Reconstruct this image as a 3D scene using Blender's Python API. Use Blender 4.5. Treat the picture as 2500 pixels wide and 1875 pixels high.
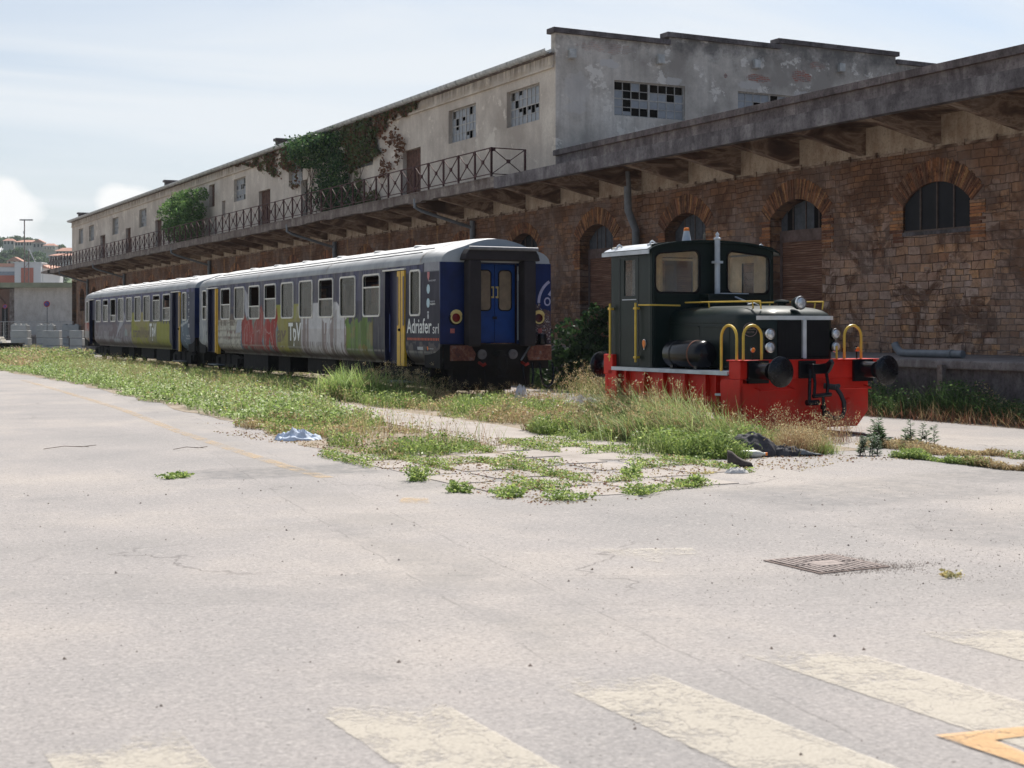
import bpy, math, random
import numpy as np
from mathutils import Vector, Matrix, noise as mnoise

for o in list(bpy.data.objects):
    bpy.data.objects.remove(o)
SC = bpy.context.scene
COL = SC.collection
rad = math.radians
PI = math.pi

# ------------------------------------------------------------------ camera
# world frame: +Y runs along the tracks and the warehouse, +X towards the warehouse, ground z = 0
PHI = math.atan(1810 / 3500.0)
EYE = 1.63
cam_d = bpy.data.cameras.new("camera")
cam = bpy.data.objects.new("camera", cam_d)
COL.objects.link(cam)
SC.camera = cam
cam.location = (0, 0, EYE)
cam.rotation_euler = (rad(90), 0, -PHI)
cam_d.sensor_width = 36
cam_d.lens = 50.4
cam_d.shift_y = -0.055
cam_d.clip_start = 0.1
cam_d.clip_end = 6000
cam_d.dof.use_dof = True
cam_d.dof.focus_distance = 26.0
cam_d.dof.aperture_fstop = 4.5

# ------------------------------------------------------------------ light and sky
SUN = Vector((0.50, 0.45, 1.0)).normalized()
SUN_EL = math.asin(SUN.z)
SUN_AZ = math.atan2(SUN.x, SUN.y)
W = bpy.data.worlds.new("World")
SC.world = W
W.use_nodes = True
wn = W.node_tree
wn.nodes.clear()
def WN(t, **k):
    n = wn.nodes.new(t)
    for a, b in k.items():
        setattr(n, a, b)
    return n
sky = WN('ShaderNodeTexSky', sky_type='NISHITA')
sky.sun_disc = False
sky.sun_elevation = SUN_EL
sky.sun_rotation = SUN_AZ
sky.dust_density = 2.0
sky.ozone_density = 1.2
geo = WN('ShaderNodeTexCoord')
sep = WN('ShaderNodeSeparateXYZ')
wn.links.new(geo.outputs['Generated'], sep.inputs[0])
def wmath(op, a, b=None, c=None, clamp=False):
    n = WN('ShaderNodeMath', operation=op)
    n.use_clamp = clamp
    for i, v in enumerate((a, b, c)):
        if v is None:
            continue
        if isinstance(v, (int, float)):
            n.inputs[i].default_value = v
        else:
            wn.links.new(v, n.inputs[i])
    return n.outputs[0]
# project the view direction on a cloud deck so streaks flatten toward the horizon
zc = wmath('ADD', wmath('MAXIMUM', sep.outputs['Z'], 0.0), 0.12)
cmb = WN('ShaderNodeCombineXYZ')
wn.links.new(wmath('DIVIDE', sep.outputs['X'], zc), cmb.inputs[0])
wn.links.new(wmath('DIVIDE', sep.outputs['Y'], zc), cmb.inputs[1])
mp = WN('ShaderNodeMapping')
mp.inputs['Rotation'].default_value = (0, 0, rad(35))
mp.inputs['Scale'].default_value = (0.35, 1.1, 1)
wn.links.new(cmb.outputs[0], mp.inputs[0])
nz = WN('ShaderNodeTexNoise')
nz.inputs['Scale'].default_value = 0.9
nz.inputs['Detail'].default_value = 7
nz.inputs['Roughness'].default_value = 0.52
nz.inputs['Distortion'].default_value = 0.6
wn.links.new(mp.outputs[0], nz.inputs['Vector'])
veil = WN('ShaderNodeValToRGB')
veil.color_ramp.elements[0].position = 0.36
veil.color_ramp.elements[1].position = 0.60
veil.color_ramp.elements[0].color = (0.30, 0.30, 0.30, 1)
veil.color_ramp.elements[1].color = (0.90, 0.90, 0.90, 1)
wn.links.new(nz.outputs['Fac'], veil.inputs[0])
# puffy cumulus low over the left horizon
mp2 = WN('ShaderNodeMapping')
mp2.inputs['Location'].default_value = (2.37, 0.9, 0.15)
mp2.inputs['Scale'].default_value = (1, 1, 1.7)
wn.links.new(geo.outputs['Generated'], mp2.inputs[0])
nz2 = WN('ShaderNodeTexNoise')
nz2.inputs['Scale'].default_value = 16.0
nz2.inputs['Detail'].default_value = 8
nz2.inputs['Roughness'].default_value = 0.5
wn.links.new(mp2.outputs[0], nz2.inputs['Vector'])
az = wmath('ARCTAN2', sep.outputs['X'], sep.outputs['Y'])
def bump_at(a0, e0, wa, we):
    da = wmath('DIVIDE', wmath('SUBTRACT', az, a0), wa)
    de = wmath('DIVIDE', wmath('SUBTRACT', sep.outputs['Z'], e0), we)
    r2 = wmath('ADD', wmath('MULTIPLY', da, da), wmath('MULTIPLY', de, de))
    return wmath('SUBTRACT', 1.0, r2, clamp=True)
mass = wmath('MAXIMUM', bump_at(rad(7.4), 0.055, 0.050, 0.052), wmath('MAXIMUM', bump_at(rad(12.2), 0.083, 0.036, 0.020), bump_at(rad(7.3), 0.080, 0.055, 0.035)))
cum = wmath('SUBTRACT', wmath('ADD', wmath('MULTIPLY', mass, 0.55), nz2.outputs['Fac']), 0.76)
cum = wmath('MULTIPLY', cum, 6.0, clamp=True)
mx = WN('ShaderNodeMixRGB')
mx.inputs['Color2'].default_value = (7.7, 8.05, 8.4, 1)
# high cloud veil thinned behind the camera to darken the fill on shaded faces
side = wmath('ADD', wmath('MULTIPLY', sep.outputs['X'], 0.35), wmath('MULTIPLY', sep.outputs['Y'], 0.94))
side = wmath('MULTIPLY', wmath('ADD', side, 0.55), 1.0, clamp=True)
wn.links.new(wmath('MULTIPLY', veil.outputs[0], side), mx.inputs[0])
tint = WN('ShaderNodeMixRGB', blend_type='MULTIPLY')
tint.inputs[0].default_value = 1.0
tint.inputs['Color2'].default_value = (0.98, 1.04, 1.09, 1)
wn.links.new(sky.outputs[0], tint.inputs['Color1'])
wn.links.new(tint.outputs[0], mx.inputs['Color1'])
mx2 = WN('ShaderNodeMixRGB')
mx2.inputs['Color2'].default_value = (9.0, 9.05, 9.0, 1)
wn.links.new(cum, mx2.inputs[0])
wn.links.new(mx.outputs[0], mx2.inputs['Color1'])
bg = WN('ShaderNodeBackground')
bg.inputs['Strength'].default_value = 0.078
wn.links.new(mx2.outputs[0], bg.inputs['Color'])
wo = WN('ShaderNodeOutputWorld')
wn.links.new(bg.outputs[0], wo.inputs[0])

sd = bpy.data.lights.new("sun", 'SUN')
sd.energy = 5.0
sd.angle = rad(0.55)
sd.color = (1.0, 0.95, 0.88)
so = bpy.data.objects.new("sun", sd)
COL.objects.link(so)
so.rotation_euler = SUN.to_track_quat('Z', 'Y').to_euler()
so.location = (40, 40, 60)

SC.view_settings.view_transform = 'Standard'
SC.view_settings.look = 'None'
SC.view_settings.gamma = 1
SC.view_settings.exposure = 0.50
SC.cycles.max_bounces = 6
SC.cycles.transparent_max_bounces = 12
SC.cycles.use_denoising = True

# ------------------------------------------------------------------ material toolkit
WS = 0.9       # the warehouse was drawn up at 1.11 times its size
class Mt:
    def __init__(s, name, rough=0.7, metal=0.0, spec=0.5):
        s.m = bpy.data.materials.new(name)
        s.m.use_nodes = True
        s.t = s.m.node_tree
        s.t.nodes.clear()
        s.o = s.t.nodes.new('ShaderNodeOutputMaterial')
        s.b = s.t.nodes.new('ShaderNodeBsdfPrincipled')
        s.t.links.new(s.b.outputs[0], s.o.inputs[0])
        s.b.inputs['Roughness'].default_value = rough
        s.b.inputs['Metallic'].default_value = metal
        s.b.inputs['Specular IOR Level'].default_value = spec
        s._tc = None
    def n(s, ty, **k):
        n = s.t.nodes.new(ty)
        for a, b in k.items():
            setattr(n, a, b)
        return n
    def tc(s, w='Object'):
        if s._tc is None:
            s._tc = s.n('ShaderNodeTexCoord')
        return s._tc.outputs[w]
    def pos(s):
        return s.n('ShaderNodeNewGeometry').outputs['Position']
    def bpos(s):
        """surface coordinates of the warehouse, in its own metres"""
        return s.map(s.pos(), (1 / WS,) * 3, (0, 0, EYE * (1 - 1 / WS)))
    def put(s, sock, v):
        if isinstance(v, bpy.types.NodeSocket):
            s.t.links.new(v, sock)
        elif isinstance(v, tuple) and len(v) == 3 and sock.type == 'RGBA':
            sock.default_value = (*v, 1)
        else:
            sock.default_value = v
    def map(s, vec, scale=(1, 1, 1), loc=(0, 0, 0), rot=(0, 0, 0)):
        n = s.n('ShaderNodeMapping')
        s.put(n.inputs[0], vec)
        n.inputs['Scale'].default_value = scale
        n.inputs['Location'].default_value = loc
        n.inputs['Rotation'].default_value = rot
        return n.outputs[0]
    def noise(s, vec, scale=1.0, detail=5, rough=0.55, dist=0.0, out='Fac'):
        n = s.n('ShaderNodeTexNoise')
        s.put(n.inputs['Vector'], vec)
        n.inputs['Scale'].default_value = scale
        n.inputs['Detail'].default_value = detail
        n.inputs['Roughness'].default_value = rough
        n.inputs['Distortion'].default_value = dist
        return n.outputs[out]
    def voro(s, vec, scale=1.0, feature='F1', out='Distance', rand=1.0):
        n = s.n('ShaderNodeTexVoronoi', feature=feature)
        s.put(n.inputs['Vector'], vec)
        n.inputs['Scale'].default_value = scale
        n.inputs['Randomness'].default_value = rand
        return n.outputs[out]
    def ramp(s, fac, stops, interp='LINEAR'):
        n = s.n('ShaderNodeValToRGB')
        cr = n.color_ramp
        cr.interpolation = interp
        while len(cr.elements) < len(stops):
            cr.elements.new(0.5)
        for e, (p, c) in zip(cr.elements, stops):
            e.position = p
            e.color = (c, c, c, 1) if isinstance(c, (int, float)) else (*c, 1)
        s.put(n.inputs[0], fac)
        return n.outputs[0]
    def mix(s, fac, a, b, mode='MIX'):
        n = s.n('ShaderNodeMixRGB', blend_type=mode)
        s.put(n.inputs[0], fac)
        s.put(n.inputs[1], a)
        s.put(n.inputs[2], b)
        return n.outputs[0]
    def math(s, op, a, b=None, clamp=False):
        n = s.n('ShaderNodeMath', operation=op)
        n.use_clamp = clamp
        s.put(n.inputs[0], a)
        if b is not None:
            s.put(n.inputs[1], b)
        return n.outputs[0]
    def xyz(s, vec):
        n = s.n('ShaderNodeSeparateXYZ')
        s.put(n.inputs[0], vec)
        return n.outputs
    def comb(s, x=0.0, y=0.0, z=0.0):
        n = s.n('ShaderNodeCombineXYZ')
        for i, v in enumerate((x, y, z)):
            s.put(n.inputs[i], v)
        return n.outputs[0]
    def vadd(s, a, b, scale=1.0):
        m = s.n('ShaderNodeVectorMath', operation='MULTIPLY_ADD')
        s.put(m.inputs[0], b)
        m.inputs[1].default_value = (scale, scale, scale)
        s.put(m.inputs[2], a)
        return m.outputs[0]
    def attr(s, name='Col'):
        return s.n('ShaderNodeAttribute', attribute_name=name).outputs['Color']
    def bump(s, h, strength=0.3, dist=0.02):
        n = s.n('ShaderNodeBump')
        n.inputs['Strength'].default_value = strength
        n.inputs['Distance'].default_value = dist
        s.put(n.inputs['Height'], h)
        s.t.links.new(n.outputs[0], s.b.inputs['Normal'])
    def color(s, v):
        s.put(s.b.inputs['Base Color'], v)
        return s
    def rough(s, v):
        s.put(s.b.inputs['Roughness'], v)

def simple(name, col, rough=0.6, metal=0.0, var=0.25, scale=6.0, spec=0.3, bump=0.0):
    a = Mt(name, rough, metal, spec)
    n = a.noise(a.pos(), scale, 6, 0.6)
    lo = tuple(c * (1 - var) for c in col)
    hi = tuple(min(1, c * (1 + var)) for c in col)
    a.color(a.ramp(n, [(0.3, lo), (0.7, hi)]))
    if bump:
        a.bump(n, bump, 0.01)
    return a.m

# asphalt yard ------------------------------------------------------
def mk_ground():
    a = Mt('asphalt', 0.9, spec=0.25)
    p = a.pos()
    big = a.noise(p, 0.35, 5, 0.55)
    mid = a.noise(a.map(p, (1, 0.45, 1)), 1.6, 6, 0.6)
    fine = a.noise(p, 48, 3, 0.7)
    grit = a.voro(p, 42, out='Distance')
    col = a.ramp(big, [(0.3, (0.232, 0.220, 0.214)), (0.48, (0.285, 0.263, 0.252)), (0.62, (0.335, 0.302, 0.277)), (0.78, (0.360, 0.324, 0.292))])
    col = a.mix(a.ramp(mid, [(0.42, 0.0), (0.72, 0.45)]), col, (0.235, 0.222, 0.217))
    # worn dark patches
    w = a.noise(a.map(p, (0.8, 0.8, 1), (3.1, 1.7, 0)), 0.55, 7, 0.68)
    col = a.mix(a.ramp(w, [(0.57, 0.0), (0.70, 0.55)]), col, (0.185, 0.178, 0.176))
    col = a.mix(a.ramp(fine, [(0.36, 0.50), (0.48, 0.0)]), col, (0.17, 0.16, 0.15))
    col = a.mix(a.ramp(fine, [(0.56, 0.0), (0.70, 0.35)]), col, (0.56, 0.53, 0.50))
    mot = a.noise(p, 7.5, 6, 0.75)
    col = a.mix(a.ramp(mot, [(0.34, 0.35), (0.48, 0.0)]), col, (0.24, 0.225, 0.212))
    col = a.mix(a.ramp(mot, [(0.54, 0.0), (0.70, 0.30)]), col, (0.46, 0.425, 0.39))
    scuff = a.noise(a.map(p, (3.2, 0.5, 1), (0, 0, 0), (0, 0, rad(58))), 2.2, 6, 0.7)
    col = a.mix(a.ramp(scuff, [(0.60, 0.0), (0.72, 0.4)]), col, (0.17, 0.165, 0.162))
    grn = a.noise(a.map(p, loc=(2, 5, 0)), 26, 4, 0.8)
    col = a.mix(a.ramp(grn, [(0.36, 0.45), (0.48, 0.0)]), col, (0.135, 0.13, 0.125))
    col = a.mix(a.ramp(grn, [(0.54, 0.0), (0.66, 0.35)]), col, (0.44, 0.41, 0.38))
    spk = a.noise(a.map(p, (1, 1, 1), (7, 0, 0)), 28, 2, 0.5)
    col = a.mix(a.ramp(spk, [(0.70, 0.0), (0.73, 0.75)]), col, (0.10, 0.09, 0.085))
    # repair patch with straight sides and tyre-darkened dips
    xyz = a.xyz(p)
    def band(s, c, hw, soft):
        d = a.math('ABSOLUTE', a.math('SUBTRACT', s, c))
        return a.math('DIVIDE', a.math('SUBTRACT', hw, d), soft, clamp=True)
    wob = a.noise(p, 2.2, 4, 0.6)
    xw = a.math('ADD', xyz[0], a.math('MULTIPLY', wob, 0.5))
    yw = a.math('ADD', xyz[1], a.math('MULTIPLY', wob, 0.6))
    for (cx, cy, hx, hy, st) in [(5.2, 15.6, 1.25, 0.75, 0.45), (6.4, 13.6, 0.9, 0.5, 0.28), (9.6, 11.0, 1.6, 1.0, 0.3), (12.3, 11.6, 1.3, 0.7, 0.35), (9.0, 8.6, 1.2, 0.9, 0.22), (4.1, 9.9, 0.35, 1.6, 0.2), (2.5, 6.3, 0.25, 0.3, 0.4)]:
        mk = a.math('MULTIPLY', band(xw, cx + .25, hx, 0.35), band(yw, cy + .3, hy, 0.3))
        mk = a.math('MULTIPLY', mk, a.ramp(a.noise(p, 6, 6, 0.7), [(0.35, 0.3 * st), (0.6, 1.6 * st)]))
        col = a.mix(mk, col, (0.13, 0.13, 0.13))
    # old trench reinstatements: long straight seams, slightly darker strips
    for (ang, c0, hw, st) in ((8, 2.9, 0.35, 0.30), (-62, 9.0, 0.5, 0.22), (84, -10.6, 0.30, 0.20), (20, 7.6, 0.15, 0.3)):
        rx = a.xyz(a.map(p, rot=(0, 0, rad(ang))))[0]
        rx = a.math('ADD', rx, a.math('MULTIPLY', wob, 0.12))
        d = a.math('ABSOLUTE', a.math('SUBTRACT', rx, c0))
        col = a.mix(a.math('MULTIPLY', a.math('DIVIDE', a.math('SUBTRACT', hw, d), 0.08, clamp=True), a.ramp(a.noise(p, 1.1, 4), [(0.4, 0.0), (0.6, st)])), col, (0.20, 0.19, 0.18))
        e = a.math('ABSOLUTE', a.math('SUBTRACT', d, hw))
        col = a.mix(a.math('MULTIPLY', a.ramp(e, [(0.003, 0.35), (0.012, 0.0)]), a.ramp(a.noise(p, 2.4, 4), [(0.42, 0.0), (0.55, 1.0)])), col, (0.09, 0.085, 0.08))
    # cracks
    pd = a.vadd(p, a.noise(p, 1.5, 4, 0.6, out='Color'), 0.9)
    cr = a.voro(pd, 0.32, 'DISTANCE_TO_EDGE')
    gate = a.ramp(a.noise(a.map(p, (1, 1, 1), (9, 4, 0)), 0.4, 3), [(0.54, 0.0), (0.62, 1.0)])
    crm = a.math('MULTIPLY', a.ramp(cr, [(0.002, 0.5), (0.006, 0.0)]), gate)
    col = a.mix(crm, col, (0.07, 0.062, 0.058))
    a.color(col)
    h = a.math('ADD', a.math('MULTIPLY', fine, 0.6), a.math('MULTIPLY', grit, 0.5))
    a.bump(a.math('SUBTRACT', h, a.math('MULTIPLY', crm, 2.0)), 0.55, 0.008)
    return a.m
M = {}
M['ground'] = mk_ground()

def mk_paint(name, c, thresh, dens=1.0):
    a = Mt(name, 0.85, spec=0.3)
    p = a.pos()
    fine = a.noise(p, 70, 2, 0.6)
    a.color(a.mix(a.ramp(fine, [(0.35, 0.5), (0.6, 0.0)]), c, tuple(x * 0.6 for x in c)))
    tr = a.n('ShaderNodeBsdfTransparent')
    mxs = a.n('ShaderNodeMixShader')
    n1 = a.noise(p, 3.0, 8, 0.7)
    n2 = a.noise(p, 30, 4, 0.7)
    # frayed edges, from the sheet's own UV-like coordinates (x along, y across), 0..1
    uv = a.n('ShaderNodeUVMap').outputs[0]
    u = a.xyz(uv)
    def edge(s):
        return a.math('MINIMUM', s, a.math('SUBTRACT', 1.0, s))
    e = a.math('MINIMUM', a.math('MULTIPLY', edge(u[0]), 2.0), a.math('MULTIPLY', edge(u[1]), 9.0))
    e = a.ramp(e, [(0.0, -0.0), (0.25, 1.0)])
    f = a.math('ADD', a.math('MULTIPLY', n1, 0.6), a.math('MULTIPLY', n2, 0.4))
    f = a.math('ADD', f, a.math('MULTIPLY', a.math('SUBTRACT', 1.0, e), 0.22))
    f = a.ramp(f, [(thresh - 0.07, 1.0 * dens), (thresh + 0.07, 0.0)])
    pd = a.vadd(p, a.noise(p, 2.5, 4, 0.6, out='Color'), 0.5)
    cr = a.voro(pd, 3.1, 'DISTANCE_TO_EDGE')
    f = a.math('MULTIPLY', f, a.ramp(cr, [(0.004, 0.55), (0.02, 1.0)]))
    a.put(mxs.inputs[0], f)
    a.t.links.new(tr.outputs[0], mxs.inputs[1])
    a.t.links.new(a.b.outputs[0], mxs.inputs[2])
    a.t.links.new(mxs.outputs[0], a.o.inputs[0])
    return a.m
M['white_line'] = mk_paint('worn_white_road_paint', (0.56, 0.51, 0.43), 0.56, 0.62)
M['faint_line'] = mk_paint('almost_gone_road_paint', (0.62, 0.57, 0.49), 0.46, 0.6)
M['yellow_line'] = mk_paint('worn_yellow_road_paint', (0.58, 0.43, 0.26), 0.49, 0.55)
M['orange_line'] = mk_paint('orange_road_paint', (0.60, 0.38, 0.19), 0.60, 0.75)

def mk_slab():
    a = Mt('old_concrete_paving', 0.9, spec=0.25)
    p = a.pos()
    n = a.noise(p, 1.3, 7, 0.62)
    col = a.ramp(n, [(0.3, (0.25, 0.22, 0.195)), (0.5, (0.33, 0.295, 0.268)), (0.7, (0.39, 0.35, 0.315))])
    f = a.noise(p, 70, 2, 0.6)
    col = a.mix(a.ramp(f, [(0.36, 0.5), (0.5, 0.0)]), col, (0.2, 0.18, 0.16))
    a.color(col)
    a.bump(f, 0.3, 0.006)
    return a.m
M['slab'] = mk_slab()

def mk_soil():
    a = Mt('dry_soil', 0.95, spec=0.1)
    p = a.pos()
    n = a.noise(p, 2.5, 8, 0.7)
    a.color(a.ramp(n, [(0.3, (0.13, 0.10, 0.07)), (0.5, (0.27, 0.225, 0.175)), (0.7, (0.38, 0.335, 0.285))]))
    a.bump(n, 0.8, 0.03)
    return a.m
M['soil'] = mk_soil()

# stone masonry ------------------------------------------------------
def mk_stone():
    a = Mt('sandstone_rubble_masonry', 0.92, spec=0.2)
    p = a.bpos()
    x, y, z = a.xyz(p)
    dn = a.noise(p, 0.9, 3, 0.5, out='Color')
    v = a.comb(y, z, 0.0)
    v = a.vadd(v, dn, 0.14)
    v = a.vadd(v, a.noise(p, 4, 4, 0.65, out='Color'), 0.045)
    def bricks(w, h, off, freq, mort, vec):
        b = a.n('ShaderNodeTexBrick')
        b.offset = off
        b.offset_frequency = freq
        b.squash = 1.35
        b.squash_frequency = 3
        a.put(b.inputs['Vector'], vec)
        b.inputs['Color1'].default_value = (0, 0, 0, 1)
        b.inputs['Color2'].default_value = (1, 1, 1, 1)
        b.inputs['Mortar'].default_value = (0.5, 0.5, 0.5, 1)
        b.inputs['Scale'].default_value = 1.0
        b.inputs['Mortar Size'].default_value = mort
        b.inputs['Mortar Smooth'].default_value = 0.3
        b.inputs['Bias'].default_value = 0.0
        b.inputs['Brick Width'].default_value = w
        b.inputs['Row Height'].default_value = h
        return b.outputs['Color'], b.outputs['Fac']
    c1, f1 = bricks(0.44, 0.225, 0.43, 2, 0.012, v)
    c2, f2 = bricks(0.30, 0.155, 0.37, 2, 0.011, a.map(v, (1, 1, 1), (0.13, 0.07, 0)))
    sel = a.ramp(a.noise(a.map(p, (1, 1, 1), (5, 2, 1)), 0.55, 2, 0.5), [(0.50, 0.0), (0.51, 1.0)])
    c = a.mix(sel, c1, c2)
    f = a.mix(sel, f1, f2)
    stone = a.ramp(c, [(0.0, (0.24, 0.14, 0.085)), (0.2, (0.54, 0.37, 0.24)), (0.38, (0.40, 0.27, 0.185)), (0.52, (0.46, 0.385, 0.335)),
                       (0.66, (0.58, 0.35, 0.17)), (0.80, (0.33, 0.25, 0.20)), (0.9, (0.50, 0.42, 0.36)), (1.0, (0.30, 0.16, 0.09))])
    n = a.noise(p, 7, 8, 0.65)
    stone = a.mix(a.ramp(n, [(0.35, 0.55), (0.6, 0.0)]), stone, (0.12, 0.085, 0.062))
    stone = a.mix(a.ramp(a.noise(p, 2.1, 5, 0.6), [(0.5, 0.0), (0.75, 0.5)]), stone, (0.40, 0.36, 0.33))
    mort = a.ramp(a.noise(p, 3, 4, 0.6), [(0.45, (0.055, 0.038, 0.03)), (0.68, (0.28, 0.22, 0.17))])
    blot = a.noise(p, 0.8, 9, 0.72, 0.8)
    stone = a.mix(a.ramp(blot, [(0.48, 0.0), (0.56, 0.9)]), stone, a.mix(1.0, stone, (0.26, 0.19, 0.15), 'MULTIPLY'))
    stone = a.mix(0.10, stone, (0.30, 0.20, 0.14))
    rub = a.noise(p, 2.6, 9, 0.8)
    stone = a.mix(a.ramp(rub, [(0.30, 0.7), (0.44, 0.0)]), stone, (0.42, 0.34, 0.27))
    col = a.mix(f, stone, mort)
    # damp dark weathering from the top, and ochre lime runs below the canopy brackets far down
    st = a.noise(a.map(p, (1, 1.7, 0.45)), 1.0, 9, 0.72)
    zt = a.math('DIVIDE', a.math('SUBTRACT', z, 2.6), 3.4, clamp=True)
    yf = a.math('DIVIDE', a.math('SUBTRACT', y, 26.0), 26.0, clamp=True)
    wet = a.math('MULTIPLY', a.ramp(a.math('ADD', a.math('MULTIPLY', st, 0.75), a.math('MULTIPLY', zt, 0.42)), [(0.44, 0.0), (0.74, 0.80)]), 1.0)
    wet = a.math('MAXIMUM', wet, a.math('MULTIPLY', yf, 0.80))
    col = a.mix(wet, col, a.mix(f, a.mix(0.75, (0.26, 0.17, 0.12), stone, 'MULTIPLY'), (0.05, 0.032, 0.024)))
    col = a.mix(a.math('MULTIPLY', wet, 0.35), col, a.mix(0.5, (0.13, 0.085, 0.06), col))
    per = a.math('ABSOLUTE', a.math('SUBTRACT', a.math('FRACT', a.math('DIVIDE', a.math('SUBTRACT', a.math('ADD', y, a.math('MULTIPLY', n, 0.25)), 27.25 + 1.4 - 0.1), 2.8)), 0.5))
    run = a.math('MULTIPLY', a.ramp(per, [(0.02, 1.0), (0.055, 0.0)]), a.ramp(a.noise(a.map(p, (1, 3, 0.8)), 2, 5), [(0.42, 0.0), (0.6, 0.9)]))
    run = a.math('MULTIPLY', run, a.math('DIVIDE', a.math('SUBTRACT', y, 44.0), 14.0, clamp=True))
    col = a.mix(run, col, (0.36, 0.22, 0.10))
    gz = a.noise(a.map(p, loc=(11, 3, 7)), 0.55, 6, 0.65)
    col = a.mix(a.ramp(gz, [(0.46, 0.0), (0.60, 0.55)]), col, a.mix(0.6, a.mix(1.0, stone, (0.62, 0.66, 0.72), 'MULTIPLY'), (0.20, 0.18, 0.165)))
    col = a.mix(1.0, col, (1.22, 1.04, 0.95), 'MULTIPLY')
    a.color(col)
    a.bump(a.math('ADD', a.math('MULTIPLY', a.math('SUBTRACT', 1.0, f), 1.0), a.math('MULTIPLY', n, 0.6)), 1.0, 0.03)
    return a.m
M['stone'] = mk_stone()

def mk_attr(name, rough=0.8, var=0.35, scale=9, spec=0.3, bump=0.0, metal=0.0):
    a = Mt(name, rough, metal, spec)
    n = a.noise(a.pos(), scale, 6, 0.65)
    a.color(a.mix(a.ramp(n, [(0.3, var), (0.62, 0.0)]), a.attr(), a.mix(0.55, a.attr(), (0.06, 0.04, 0.03))))
    if bump:
        a.bump(n, bump, 0.01)
    return a.m
M['voussoir'] = mk_attr('arch_brick', 0.9, 0.5, 12, 0.2, 0.5)
def mk_vous():
    a = Mt('sooty_arch_brick', 0.92, spec=0.15)
    p = a.bpos()
    n = a.noise(p, 3.2, 9, 0.78)
    c = a.mix(a.ramp(n, [(0.38, 0.85), (0.52, 0.0)]), a.mix(1.0, a.attr(), (1.45, 1.32, 1.18), 'MULTIPLY'), (0.055, 0.032, 0.024))
    c = a.mix(a.ramp(a.noise(p, 11, 6, 0.7), [(0.55, 0.0), (0.7, 0.6)]), c, (0.26, 0.17, 0.115))
    a.color(c)
    a.bump(n, 0.6, 0.02)
    return a.m
M['archbrick'] = mk_vous()

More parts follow.
